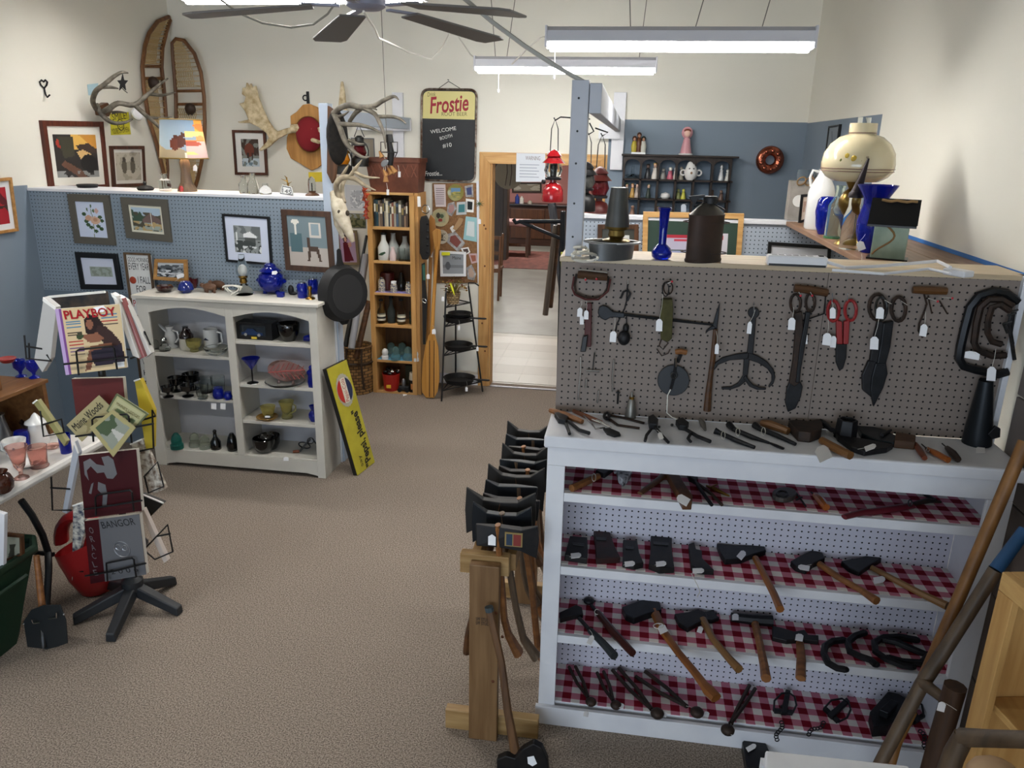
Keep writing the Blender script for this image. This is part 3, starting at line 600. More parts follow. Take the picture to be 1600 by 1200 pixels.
p = PZ(395, 598, z); k = mpp(p); t = T('martini_glass', 'cobalt martini glass with black stem on the right shelf', 'glass', p)
B().lathe(p, [(9 * k, 0), (8 * k, 1 * k), (1.2 * k, 3 * k), (1.2 * k, 22 * k)], 16).obj('stem', BLACKG, t, 0, True); B().lathe(p + Vector((0, 0, 22 * k)), [(1.2 * k, 0), (14 * k, 18 * k), (13.4 * k, 18 * k), (.5 * k, 1.5 * k)], 20).obj('bowl', COBALT, t, 0, True)
price(t, 397, 599, onZ(z), 8, 4, lift=.001)
p = PZ(447, 600, z); k = mpp(p); t = T('leaf_dish', 'pink glass leaf shaped dish standing on pink feet', 'dish', p)
c0 = p + Vector((0, 2 * k, 21 * k)); pts = []
for i in range(24):
    a = 2 * math.pi * i / 24; pts.append(c0 + Vector(((33 if math.cos(a) > 0 else 30) * k * math.cos(a), -5 * k * math.sin(a) * .4, 18 * k * math.sin(a) * (1 - .25 * max(0, math.cos(a))))))
B().prism(pts, (0, 3 * k, 0), [c0 + Vector((0, 8 * k, 0)) + (q - c0) * .8 for q in pts]).obj('leaf', PINKG, t, 0, True)
B().tube([c0 + Vector((-28 * k, -2 * k, -4 * k)), c0 + Vector((0, -3 * k, 0)), c0 + Vector((32 * k, -2 * k, 4 * k))], k, 6).obj('midrib', M('pink_deep', 'a85a55', .15), t)
for i in range(7):
    for s_ in (-1, 1): B().tube([c0 + Vector(((-24 + i * 8) * k, -3 * k, 0)), c0 + Vector(((-17 + i * 8) * k, -1.5 * k, s_ * (8 + 5 * math.sin(i * .45)) * k))], .6 * k, 5).obj('vein', M('pink_deep', 'a85a55', .15), t)
for dx in (-12, 12): B().lathe(p + Vector((dx * k, 0, 0)), [(3 * k, 0), (1.5 * k, 6 * k)], 8).obj('foot', PINKG, t, 0, True)
vase('glass_plate', 'clear beaded glass plate under the pink leaf dish', 446, 600, z + .0005, [(20, 0), (28, 2), (31, 5), (30, 5.5), (20, 1.5), (0, 1)], CLEAR, 'plate')
z2 = z
p = PZ(488, 604, z2); k = mpp(p); t = T('blue_figural_bottle', 'slim dark blue figural bottle by the right stile', 'bottle', p)
B().lathe(p, [(6 * k, 0), (7 * k, 8 * k), (6 * k, 18 * k), (8 * k, 24 * k), (4 * k, 28 * k)], 12).obj('body', COBALT, t, 0, True); B().ell(p + Vector((0, 0, 31 * k)), 4 * k).obj('head', COBALT, t, 0, True)
z = RS[2]
p = PZ(418, 655, z); k = mpp(p); t = T('cup_and_saucer', 'yellow glass cup on a yellow saucer on the right shelf', 'cup', p)
B().lathe(p, [(10 * k, 0), (17 * k, 5 * k), (16.5 * k, 5.5 * k), (9 * k, 2 * k)], 20).obj('saucer', M('amber_glass', 'c79a45', .08, trans=.6, ior=1.25), t, 0, True)
B().lathe(p + Vector((2 * k, 0, 5 * k)), [(6 * k, 0), (9 * k, 6 * k), (12 * k, 17 * k), (11.4 * k, 17 * k), (8 * k, 6 * k), (0, 2 * k)], 18).obj('cup', AMBERG, t, 0, True); price(t, 418, 651, onY(p.y - .07), 8, 3)
p = PZ(449, 653, z); k = mpp(p); t = T('yellow_creamer', 'pale yellow glass creamer beside the cup and saucer', 'creamer', p)
B().lathe(p, [(8 * k, 0), (9 * k, 2 * k), (7 * k, 8 * k), (9 * k, 18 * k), (12 * k, 28 * k), (11 * k, 28 * k), (7 * k, 12 * k), (0, 4 * k)], 18).obj('body', AMBERG, t, 0, True); handle(t, p, k, [(10, 0, 24), (15, 0, 21), (14, 0, 13), (8, 0, 9)], 1.2, AMBERG)
vase('blue_urn', 'small cobalt urn by the right stile below', 491, 658, z, [(5, 0), (8, 6), (8, 12), (4, 18), (7, 25), (6, 25), (0, 14)], COBALT, 'vase')
z = RS[3]
for px, py, lab in ((413, 706, 'black glass bowl at the front of the bottom right shelf'), (422, 702, 'black glass bowl nested behind on the bottom right shelf')): vase('black_bowl', lab, px, py, z, [(7, 0), (12, 3), (16, 12), (17, 22), (16, 23), (12, 12), (0, 5)], BLACKG, 'bowl', group='bottom black bowls')
p = PZ(470, 706, z); k = mpp(p); t = T('egg_beater', 'old hand egg beater with wooden handle on the bottom right shelf', 'egg beater', p)
B().tube([p + Vector((-1 * k, -2 * k, 1.5 * k)), p + Vector((12 * k, 12 * k, 18 * k))], 1.5 * k, 6).obj('shaft', STEEL, t, 0, True)
B().tube([p + Vector((-10 * k, -6 * k, 2 * k)), p + Vector((-1 * k, -3 * k, 2.2 * k))], [2.2 * k, 2.4 * k], 8).obj('wooden_knob', M('red_wood', '7c3f1e', .4), t, 0, True)
B().torus(p + Vector((4 * k, 6 * k, 9 * k)), 9 * k, 1 * k, (0, .8, .6), 18, 6).obj('gear', STEEL, t, 0, True)
for s_ in (-1, 1): B().torus(p + Vector((14 * k + s_ * 3 * k, 14 * k, 14 * k)), 8 * k, .8 * k, (s_ * .6, .5, .4), 16, 6, sx=.6).obj('beater_loop', STEEL, t, 0, True)
price(t, 447, 717, onY(CY - .003), 8, 6)
# ================================================================= PICTURES ON THE BLUE PARTITION
fp = onY(YPL)
GREYF = M('taupe_frame', '57534a', .6); OAKF = wood('oak_frame', 'b8894f', '9c6f38', 0); WHITEP = M('white_plastic', 'e6e6e6', .4)
rose = [('e', .52, .12, .03, .05, '3f5a3a'), ('e', .38, .22, .03, .05, '4b6340'), ('e', .6, .25, .05, .04, '4b6340'), ('e', .7, .25, .07, .07, 'c9a49a'), ('l', .55, .4, .52, .98, .012, '6d7a4a'), ('l', .5, .2, .55, .5, .012, '6d7a4a')]
rose += [('e', x, y, .07, .045, '35502f') for x, y in ((.25, .35), (.8, .42), (.85, .52), (.35, .65), (.45, .72), (.7, .68), (.8, .75), (.6, .82), (.3, .55))]
rose += [('e', .4, .46, .13, .08, 'c49a80'), ('e', .62, .52, .17, .11, 'cfab92'), ('e', .62, .5, .08, .05, 'b98a6c')]
picture('framed_print', 'rose flower print in a wide taupe frame on the blue pegboard', [(104, 303), (169, 305), (180, 384), (116, 380)], fp, 11, GREYF, 'c9d2e6', rose)
land = [('r', 0, 0, 1, .35, 'a9bccb'), ('n', 0, .2, 1, 1, 9, .5, '4e4a3a'), ('n', 0, .1, .45, .6, 7, .5, '3d5240'), ('p', [(.35, .5), (.65, .22), (1, .5), (1, .65), (.35, .65)], '6e5a54'), ('n', 0, .6, 1, 1, 11, .45, 'b39a6a'), ('l', .65, .2, .68, .9, .012, 'd8d4c6')]
picture('framed_print', 'country landscape print in a wide taupe frame with cream mat', [(187, 308), (260, 312), (268, 379), (197, 372)], fp, 11, GREYF, '9aa39a', land, mat=3.5, matc='d9d5c2')
picture('framed_note', 'banknote style print on white in a black frame', [(116, 394), (182, 397), (191, 453), (126, 452)], fp, 8, BLACK, 'c9cede', [('r', .22, .33, .9, .7, '9aa39a'), ('n', .25, .36, .87, .67, 16, .45, '848d80')])
wint = [('r', 0, 0, 1, 1, '8d9291'), ('n', 0, 0, 1, .5, 8, .5, '6a6f6f'), ('p', [(.35, .3), (.6, .2), (.85, .35), (.85, .42), (.35, .42)], 'e6e8e8'), ('r', .4, .42, .8, .62, '4d514f'), ('l', .1, .25, .1, .9, .015, 'd9dcdb'), ('l', .8, .1, .8, .6, .012, 'd9dcdb'), ('n', 0, .55, 1, 1, 12, .5, '3f4442'), ('n', .2, .75, 1, 1, 9, .45, 'd4d8d8')]
picture('framed_print', 'grey winter scene in a thin black frame with white mat', [(346, 334), (420, 339), (425, 415), (353, 409)], fp, 3.6, BLACK, '8d9291', wint, mat=13, matc='cbd2e4')
room = [('r', 0, 0, 1, .62, '76868c'), ('r', 0, .62, 1, 1, 'b3aaa2'), ('r', .55, .12, .85, .42, 'cfc9c0'), ('r', .6, .16, .8, .38, '8fa0a8'), ('r', .05, .35, .35, .72, '4f6a70'), ('p', [(.5, .6), (.75, .6), (.82, .9), (.76, .9), (.7, .7), (.56, .7), (.52, .9), (.46, .9)], '4b3a30'), ('r', .48, .42, .56, .62, '4b3a30'), ('l', .2, .35, .2, .1, .02, 'e6e2d8'), ('e', .2, .12, .1, .05, 'e6e2d8')]
picture('framed_painting', 'painting of a room in grey blue tones in a brown frame', [(438, 327), (515, 331), (523, 427), (446, 422)], onY(YPL - .03), 8.5, wood('walnut_frame', '4d3425', '38251a', 2), '7c8a90', room)
town = [('r', 0, 0, 1, 1, '8d9296'), ('r', 0, 0, 1, .22, 'c4c9cc'), ('n', 0, .15, 1, .6, 13, .5, '4d5256'), ('n', 0, .35, 1, 1, 9, .5, '23282c'), ('n', 0, .5, 1, .95, 11, .4, 'c8ccd0'), ('l', .0, .7, 1, .78, .03, 'e0e2e4')]
t = picture('framed_photo', 'black and white town photograph in a light oak frame on the cabinet', [(241, 405), (291, 406), (293, 441), (239, 437)], onY(4.93), 5.5, OAKF, '8d9296', town, res=(48, 36))
price(t, 282, 431, onY(4.9), 6, 12, (273, 440), ang=70)
# tall seasonal sign behind the cabinet's left end
fs_ = onY(4.94); a_, b2 = fs_(196, 397), fs_(236, 399)
t = T('porch_sign', 'tall narrow white seasonal sign with painted pumpkin beside the cabinet', 'sign', ((a_.x + b2.x) / 2, 4.94, 0))
bx('board', (a_.x, 4.93, .0), (b2.x, 4.945, a_.z), M('sign_white', 'd6d6d4', .6), t)
for x0 in (a_.x - .004, b2.x - .012): bx('frame_side', (x0, 4.92, 0), (x0 + .016, 4.9295, a_.z), wood('sign_frame', '5f4a33', '483624', 2), t)
bx('frame_top', (a_.x - .004, 4.92, a_.z + .0), (b2.x + .004, 4.93, a_.z + .014), MATS['sign_frame'], t)
DK = M('print_black', '18181a', .6); RP = M('print_red', '9d1f1f', .6)
xc, W_ = (a_.x + b2.x) / 2, b2.x - a_.x
for s_, dz, w_, m_ in (('GOOD MORNING', .05, .8, DK), ('EVERY YEAR', .105, .8, DK), ('I FALL', .2, .48, DK), ('FOR', .265, .4, DK), ('Pumpkin', .37, .8, RP)):
    text('lettering', s_, m_, t, Vector((xc + (.14 * W_ if s_ == 'I FALL' else 0), 4.93, a_.z - dz)), (1, 0, 0), (0, 0, 1), width=W_ * w_, size=.045 if 'G' in s_ else .07, center=True)
for i, s_ in enumerate('SAY WHEN'):
    if s_ != ' ': text('lettering', s_, DK, t, Vector((xc - .25 * W_, 4.93, a_.z - .47 - i * .082)), (1, 0, 0), (0, 0, 1), size=.06, center=True, width=.035)
B().lathe((xc - .3 * W_, 4.9298, a_.z - .18), [(.026, 0), (.02, .003), (0, .004)], 14, ax=(0, -1, 0)).obj('painted_pumpkin', M('pumpkin', '9c3a22', .6), t, 0, True)
# ================================================================= LEFT WALL
fl = onX(XL)
moose = [('r', 0, 0, 1, 1, '2d2a2b'), ('r', .45, 0, 1, .32, 'c98f3e'), ('n', .4, 0, 1, .35, 5, .45, 'e3b45a'), ('p', [(.5, .25), (.8, .2), (1, .35), (1, .45), (.55, .35)], '3c2f2a'), ('e', .15, .2, .1, .12, 'a5372b'), ('p', [(.5, .4), (.65, .35), (.8, .42), (.95, .55), (.7, .7), (.6, .6)], 'd8b377'), ('e', .78, .68, .2, .22, '17161a'), ('p', [(.1, .7), (.2, .6), (.6, .85), (.7, 1), (.5, 1)], '6a4a3c'), ('n', 0, .85, 1, 1, 12, .4, '8d8f8d'), ('p', [(.1, .05), (.45, .05), (.45, .5), (.2, .55)], '3f3f33')]
picture('framed_print', 'large wildlife sunset print in a reddish brown frame on the left wall', [(66, 188), (162, 190), (172, 296), (81, 299)], fl, 8, wood('mahogany_frame', '5f2a18', '43190f', 2), '2d2a2b', moose, mat=12, matc='e2dfd4', depth=.03)
dn = [('r', 0, 0, 1, 1, 'bdb6a6'), ('n', 0, 0, 1, 1, 10, .4, 'a79f8e'), ('e', .33, .5, .1, .26, '5b5346'), ('e', .67, .5, .1, .26, '5b5346'), ('e', .33, .25, .06, .09, '3e382e'), ('e', .67, .25, .06, .09, '3e382e')]
picture('framed_print', 'small sepia drawing of two figures in a dark brown frame', [(174, 228), (226, 228), (229, 291), (179, 293)], fl, 5, BROWNF, 'bdb6a6', dn, mat=5, matc='dedad2', depth=.025)
picture('framed_print', 'red print in a pale oak frame cut by the left picture edge', [(-38, 283), (19, 277), (30, 361), (-22, 369)], fl, 4.5, OAKF, 'a3232d', [('n', 0, .1, 1, .9, 5, .45, '5a1c22'), ('n', 0, .5, 1, 1, 6, .35, '3a2a22')], mat=9, matc='dcdcdc', depth=.03)
q = [fl(x, y, .004) for x, y in ((172, 178), (201, 175), (204.5, 210), (174, 211))]
t = T('camera_sign', 'yellow surveillance notice with a smiling face on the left wall', 'sign', (q[2] + q[3]) / 2)
B().prism(q, (-.003, 0, 0)).obj('plate', M('sign_yellow', 'c9c02f', .5), t)
ux, uy = (q[1] - q[0]).normalized(), (q[0] - q[3]).normalized(); Wd = (q[1] - q[0]).length
mid = lambda v: (q[0] * .5 + q[1] * .5) * (1 - v) + (q[3] * .5 + q[2] * .5) * v
text('lettering', 'SMILE!', DK, t, mid(.3), ux, uy, width=Wd * .8, size=.075, center=True); text('lettering', "YOU'RE ON CAMERA", DK, t, mid(.92), ux, uy, width=Wd * .92, size=.06, center=True)
c0 = mid(.55) + Vector((.001, 0, 0)); B().torus(c0, .042, .003, (1, 0, 0), 20, 6).obj('printed_face', DK, t)
for s_ in (-1, 1): B().ell(c0 + Vector((0, s_ * .014, .012)), (.001, .005, .007), 8, 6).obj('printed_eye', DK, t)
B().tube([c0 + Vector((0, .022 * math.cos(a), -.006 - .014 * math.sin(a))) for a in [math.pi * i / 8 for i in range(9)]], .002, 5).obj('printed_smile', DK, t)
props(plate('wall_note', [(136, 132), (153, 130), (153, 148), (138, 149)], fl, .002, M('note_blue', 'a9c9d2', .6)), 'pale blue paper note beside the antlers on the left wall', 'note')
t = T('wall_hook', 'black iron heart shaped hook on the left wall', 'hook', fl(70, 150))
B().tube([fl(x, y, .006) for x, y in ((69, 138), (64, 133), (62, 128), (65, 125), (68, 128), (71, 125), (74, 128), (73, 133), (69, 138))], .006, 6).obj('heart', IRON, t, 0, True)
B().tube([fl(x, y, l) for x, y, l in ((69, 137, .006), (71, 147, .01), (74, 152, .04), (78, 148, .06))], .006, 6).obj('prong', IRON, t, 0, True)
def branch(par, fn, paths, mat, name='tine'):
    for i, P in enumerate(paths):
        pts = [fn(x, y, l) for x, y, r, l in P]; rs = [r * mpp(p_) for (x, y, r, l), p_ in zip(P, pts)]
        # smooth the path
        pp = []; rr = []
        for j in range(len(pts) - 1):
            a, b_, c, d = pts[max(j - 1, 0)], pts[j], pts[j + 1], pts[min(j + 2, len(pts) - 1)]
            for s_ in range(4):
                u = s_ / 4; pp.append(.5 * ((2 * b_) + (c - a) * u + (2 * a - 5 * b_ + 4 * c - d) * u * u + (3 * b_ - a - 3 * c + d) * u ** 3)); rr.append(rs[j] * (1 - u) + rs[j + 1] * u)
        B().tube(pp + [pts[-1]], rr + [rs[-1]], 9).obj('beam' if i == 0 else name, mat, par, 0, True)
t = T('antler_mount', 'grey deer antlers mounted on the left wall above the pictures', 'antlers', fl(155, 178))
z4 = lambda P: [(x / 4, y / 4, r, l) for x, y, r, l in P]
branch(t, fl, [z4(P) for P in ([(600, 680, 4, .06), (580, 630, 4, .12), (600, 570, 4, .2), (650, 530, 3.6, .28), (710, 480, 3, .34), (760, 452, 2.4, .4), (800, 455, 1.2, .42)],
    [(640, 545, 3, .26), (690, 545, 2.4, .3), (740, 553, 1, .33)], [(640, 700, 4, .1), (680, 680, 4.5, .16), (740, 645, 4, .22), (840, 655, 4, .3), (930, 585, 3, .38), (1000, 525, 2.2, .42), (1050, 490, 1, .45)],
    [(930, 585, 3, .38), (1010, 595, 2.4, .42), (1095, 578, 1, .46)], [(840, 655, 3.6, .3), (900, 710, 3.4, .34), (960, 760, 3, .38), (1010, 805, 2.4, .4), (1070, 823, 1, .42)], [(930, 735, 2.6, .36), (1000, 738, 2, .4), (1075, 732, .8, .44)],
    [(600, 650, 4, .06), (640, 720, 4, .1), (700, 765, 3.4, .15), (770, 768, 2.6, .2), (830, 745, 1, .24)], [(700, 705, 2.6, .12), (740, 700, 2, .16), (790, 705, 1, .18)])], ANTLER)
plate('mount', [(146, 165), (158, 160), (166, 172), (160, 182), (149, 180)], fl, .06, OAK, t, .004)
t = T('star_ornament', 'black metal star hanging from the left antler tip', 'ornament', fl(191, 144, .4))
st = [(191 + (14 if i % 2 == 0 else 6) * math.sin(math.pi * i / 5) * .62, 130 - (14 if i % 2 == 0 else 6) * math.cos(math.pi * i / 5)) for i in range(10)]
plate('star', st, fl, .006, IRON, t, lift=.4); B().tube([fl(191, 117, .4), fl(191, 114, .4)], .002, 5).obj('loop', IRON, t)
B().tube([fl(191, 138, .4), fl(195, 142, .4), fl(199, 145, .4)], .003, 5).obj('dangling_hook', IRON, t)
t = T('spotlight', 'small white clamp light on the left wall beside the antlers', 'lamp', fl(215, 190))
B().lathe(fl(213, 180, .06), [(.035, 0), (.05, .02), (.05, .05), (.04, .06)], 14, ax=(.6, -.5, .2)).obj('shade', WHITEP, t, 0, True); B().tube([fl(216, 188), fl(213, 180, .07)], .008, 6).obj('arm', WHITEP, t)
# snowshoes
def snowshoe(label, fn, Lp, Rp, foot, seed):
    base = fn(*Lp[-1], .03); t = T('snowshoe', label, 'snowshoe', base, 'pair of snowshoes')
    rim = [fn(x, y, .03) for x, y in Lp[::-1]] + [fn(x, y, .03) for x, y in Rp[1:]]
    SW = wood('snowshoe_wood', '7d5430', '5c3a1f', 2)
    B().tube(rim, .017, 8).obj('rim', SW, t, 0, True)
    n = len(Lp); L = [Vector((x, y, 0)) for x, y in Lp]; R_ = [Vector((x, y, 0)) for x, y in Rp]
    def at(C, u): u = u * (n - 1); i = min(int(u), n - 2); return C[i].lerp(C[i + 1], u - i)
    wb = B(); K = 40
    for i in range(2, K):
        u = i / K
        if foot[0] < u < foot[1]: continue
        a, b_ = at(L, u), at(R_, u); wb.tube([fn(a.x, a.y, .03), fn(b_.x, b_.y, .03)], .0045, 4)
    for s0 in range(0, 11):
        w0 = s0 / 15
        seg = []
        for i in range(2, K):
            u = i / K
            if foot[0] < u < foot[1]:
                if len(seg) > 1: wb.tube(seg, .004, 4)
                seg = []; continue
            p_ = at(L, u).lerp(at(R_, u), (w0 + (.04 if i % 2 else -.02)) % 1); seg.append(fn(p_.x, p_.y, .032))
        if len(seg) > 1: wb.tube(seg, .004, 4)
    o = wb.obj('rawhide_webbing', M('rawhide', 'b39a6e', .6), t); o['kind'] = 'stuff'
    for u in foot: a, b_ = at(L, u), at(R_, u); B().tube([fn(a.x, a.y, .03), fn(b_.x, b_.y, .03)], .013, 6).obj('crossbar', SW, t, 0, True)
    a, b_ = at(L, foot[1] + .02), at(R_, foot[1] + .02); c = (a + b_) / 2
    B().ell(fn(c.x, c.y, .065), (.05, .04, .05)).obj('binding', M('leather_dark', '33241a', .6), t, 0, True)
    for s_ in (-1, 1): B().tube([fn(c.x + s_ * 3, c.y, .06), fn(c.x + s_ * 6, c.y + 5, .05), fn(c.x + s_ * 2, c.y + 10, .05)], .006, 6).obj('strap', M('leather_dark', '33241a'), t)
Z4 = lambda P: [(x / 4, y / 4) for x, y in P]
snowshoe('left snowshoe with upturned tip standing in the wall corner', onX(XL), Z4([(1055, 105), (985, 135), (930, 210), (905, 290), (890, 420), (900, 560), (930, 740), (980, 900), (1020, 1060), (1038, 1170)]), Z4([(1055, 105), (1063, 125), (1040, 200), (1015, 300), (1010, 420), (1025, 560), (1038, 740), (1035, 900), (1046, 1060), (1042, 1170)]), (.44, .5), 1)
snowshoe('right snowshoe leaning on the back wall beside the lamp', onY(YB - .1), Z4([(1100, 243), (1077, 270), (1080, 340), (1090, 460), (1100, 600), (1102, 760), (1110, 900), (1140, 1020), (1175, 1120), (1205, 1200)]), Z4([(1100, 243), (1150, 252), (1215, 335), (1255, 450), (1275, 600), (1280, 760), (1278, 900), (1258, 1020), (1235, 1120), (1210, 1200)]), (.42, .48), 2)
# ---- lamp with picture shade on the ledge
LZ = 1.882
p = PY(293, 299, 5.14); p.z = LZ; k = mpp(p); t = T('table_lamp', 'lit lamp with a mountain goat picture shade on the partition ledge', 'lamp', p)
B().lathe(p, [(15 * k, 0), (14 * k, 5 * k), (9 * k, 14 * k), (7 * k, 30 * k), (8 * k, 44 * k), (4 * k, 50 * k), (3 * k, 70 * k)], 12).obj('base', wood('driftwood', '6f604f', '51443a', 2), t, 0, True)
img = paint(72, 40, 'b98f6a', [('r', 0, 0, .5, 1, '6f8fb5'), ('p', [(0, .75), (.14, .6), (.3, .8), (.3, 1), (0, 1)], '7c7f78'), ('p', [(.25, .85), (.36, .7), (.5, .95), (.5, 1), (.25, 1)], '7c7f78'), ('p', [(.4, .9), (.45, .6), (.5, .7), (.5, 1), (.4, 1)], 'b9c2cc'), ('e', .34, .62, .035, .17, '4b2a22'), ('e', .385, .56, .03, .16, '3f241f'), ('e', .4, .4, .018, .07, '3a211b'), ('e', .345, .45, .015, .06, '3a211b'), ('r', .5, 0, 1, .35, 'd9a04f'), ('n', .42, .1, 1, .6, 7, .5, 'c07a4a'), ('r', .42, .55, 1, 1, 'a9a3b5'), ('n', .42, .55, 1, 1, 8, .45, '8d4f4a'), ('n', .42, .3, 1, .9, 9, .4, 'e0bd88')])
vs, fs, nx, ny = [], [], 72, 40
for j in range(ny + 1):
    for i in range(nx + 1):
        a = math.pi * (-1.06 + 2 * i / nx) ; r = (29.5 + 6 * j / ny) * k
        vs.append(tuple(Vector((math.cos(a) * r * .98, math.sin(a) * r, (106 - 56 * j / ny) * k))))
W = nx + 1; me = bpy.data.meshes.new('shade'); me.from_pydata(vs, [], [(j * W + i, j * W + i + 1, (j + 1) * W + i + 1, (j + 1) * W + i) for j in range(ny) for i in range(nx)])
at_ = me.color_attributes.new('ink', 'FLOAT_COLOR', 'CORNER'); buf = np.ones((nx * ny, 4, 4), np.float32); buf[:, :, :3] = np.roll(img, -2, 1).reshape(-1, 1, 3)
idx = (np.arange(nx * ny) % nx); at_.data.foreach_set('color', buf.ravel())
mt, nt, b_ = newmat('printed_shade'); ac = N(nt, 'VertexColor', layer_name='ink'); nt.links.new(ac.outputs[0], b_.inputs['Base Color']); tr = N(nt, 'BsdfTranslucent'); nt.links.new(ac.outputs[0], tr.inputs[0])
mx = N(nt, 'MixShader', i0=.22); nt.links.new(b_.outputs[0], mx.inputs[1]); nt.links.new(tr.outputs[0], mx.inputs[2]); nt.links.new(mx.outputs[0], nt.nodes['Material Output'].inputs[0])
me.materials.append(mt); o = bpy.data.objects.new('shade', me); COL.objects.link(o); o.parent = t; ORG['shade'] = p
for j, r in ((0, 29.5), (1, 35.5)): B().torus(p + Vector((0, 0, (106 - 56 * j) * k)), r * k, .9 * k, (0, 0, 1), 32, 6).obj('shade_rim', M('gold_trim', '8a6f2f', .4), t, 0, True)
B().ell(p + Vector((0, 0, 76 * k)), (7 * k, 7 * k, 9 * k)).obj('bulb', M('warm_bulb', (1, .75, .4), emit=14), t, 0, True)
L = bpy.data.lights.new('bulb_light', 'POINT'); L.energy = 13; L.color = (1, .62, .28); L.shadow_soft_size = .04; lo = bpy.data.objects.new('bulb_light', L); COL.objects.link(lo); lo.parent = t; lo.location = (0, 0, 68 * k)
plate('price_tag', [(302, 260), (305, 257), (308, 260), (308, 267), (302, 267)], onY(5.1), .001, TAGM, t)
# ---- small things on the ledge
def led(x, y, Y=5.12): q_ = PY(x, y, Y); q_.z = LZ; return q_
def lv(nm, lab, x, prof, mat, cat, Y=5.12, grp=None):
    p_ = led(x, 300, Y); k_ = mpp(p_); return props(B().lathe(p_, [(r * k_, h * k_) for r, h in prof], 16).obj(nm, mat, None, 0, True, p_), lab, cat, grp)
lv('glass_jar', 'square clear glass decanter in front of the left snowshoe', 259, [(9, 0), (9, 16), (4, 19), (4, 24), (6, 26)], CLEAR, 'jar')
lv('iron_dish', 'black iron dish with knob on the ledge', 228, [(11, 0), (13, 3), (9, 6), (2, 8), (3, 12), (1, 14)], IRON, 'dish')
lv('iron_tray', 'low black iron tray edge below the large wildlife print', 138, [(14, 0), (16, 4), (15, 5), (0, 2)], IRON, 'tray', 5.2)
lv('glass_bottle', 'clear glass bottle leftmost of three on the ledge', 382, [(7, 0), (8, 3), (8, 14), (4, 19), (4, 25), (5, 27)], CLEAR, 'bottle', grp='ledge bottles')
lv('glass_bottle', 'clear glass bottle with black cap in the middle of three', 396, [(8, 0), (9, 4), (8, 16), (4, 22), (4, 29), (4.5, 31)], CLEAR, 'bottle', grp='ledge bottles')
lv('glass_bottle', 'squat clear glass bottle rightmost of three on the ledge', 415, [(9, 0), (10, 5), (7, 10), (4, 13), (4, 16)], CLEAR, 'bottle', grp='ledge bottles')
lv('red_trinket', 'small red trinket at the foot of the picture lamp', 284, [(3, 0), (4, 4), (2, 9)], RED, 'trinket', 5.08)
p = led(450, 300); k = mpp(p); t = T('wire_figure', 'gilt metal sprig standing on the ledge with a framed number card', 'ornament', p)
B().tube([p, p + Vector((k, 0, 14 * k)), p + Vector((-k, 0, 26 * k))], [2 * k, 1.6 * k, k], 6).obj('stem', BRASS, t)
for dx, h in ((-9, 24), (8, 20), (-6, 16), (9, 13), (-3, 29)): B().tube([p + Vector((0, 0, (h - 4) * k)), p + Vector((dx * k, -2 * k, h * k))], [1.2 * k, .3 * k], 5).obj('twig', BRASS, t)
c0 = led(447, 300, 5.05); t2 = T('number_card', 'white number card with black border leaning on the ledge', 'card', c0)
B().prism([c0 + Vector((a * k, h * .0, h * k)) for a, h in ((-11, 2), (-5, 16), (9, 13), (12, 0))], (0, .004, 0)).obj('card', PAPER, t2); 
B().tube([c0 + Vector((a * k, -.001, h * k)) for a, h in ((-9, 3), (-4.2, 14), (7.8, 11.6), (10.4, 1))], .7 * k, 4, loop=True).obj('border', DK, t2); text('lettering', '145', DK, t2, c0 + Vector((-6 * k, -.001, 4.2 * k)), (1, 0, -.15), (.2, 0, 1), width=14 * k, size=9 * k)
p = led(488, 302); k = mpp(p); t = T('glass_dome', 'clear glass dome on a brown stand near the end post', 'ornament', p)
B().lathe(p, [(11 * k, 0), (10 * k, 2 * k), (5 * k, 5 * k), (6 * k, 7 * k)], 16).obj('stand', OAK, t, 0, True); B().lathe(p + Vector((0, 0, 7 * k)), [(5.5 * k, 0), (6 * k, 10 * k), (5 * k, 18 * k), (1 * k, 22 * k)], 16).obj('dome', CLEAR, t, 0, True); B().tube([p + Vector((0, 0, 7 * k)), p + Vector((0, 0, 19 * k))], .8 * k, 5).obj('hanging_trinket', IRON, t)
# ================================================================= BACK WALL, LEFT PART
fb = onY(YB)
elk = [('r', 0, 0, 1, 1, '7a7f7a'), ('n', 0, 0, 1, .6, 9, .55, '3c2b22'), ('e', .45, .4, .28, .25, '6b3220'), ('r', .3, .5, .42, .85, '32201a'), ('r', .58, .5, .66, .85, '32201a'), ('n', 0, .7, 1, 1, 7, .6, 'b9c6cf'), ('n', 0, .8, 1, 1, 9, .4, '6a7f8d')]
picture('framed_print', 'moose in snow print in a brown frame on the back wall', [(362, 203), (414, 204), (418, 274), (367, 273)], fb, 4, BROWNF, '7a7f7a', elk, mat=9, matc='dcdad6', depth=.025)
t = T('antler_plaque', 'moose antlers on a shield shaped oak plaque with red felt', 'antlers', fb(482, 267))
q2 = lambda P: [(300 + x / 4, y / 4) for x, y in P]
plate('plaque', q2([(740, 650), (790, 670), (830, 720), (870, 730), (862, 800), (862, 900), (870, 980), (830, 1020), (790, 1050), (755, 1065), (720, 1045), (680, 1020), (625, 990), (598, 930), (600, 860), (625, 790), (622, 725), (660, 700), (700, 655)]), fb, .03, wood('plaque_oak', 'c08d4c', 'a5743a', 2), t, .006)
B().ell(fb(483, 210, .1), (.125, .069, .15), 20, 12).obj('felt_dome', M('red_felt', '7d1820', .9), t, 0, True)
B().torus(fb(483, 210, .031), .148, .01, (0, 1, 0), 28, 8, sx=.86, x=(1, 0, 0)).obj('brass_ring', BRASS, t, 0, True)
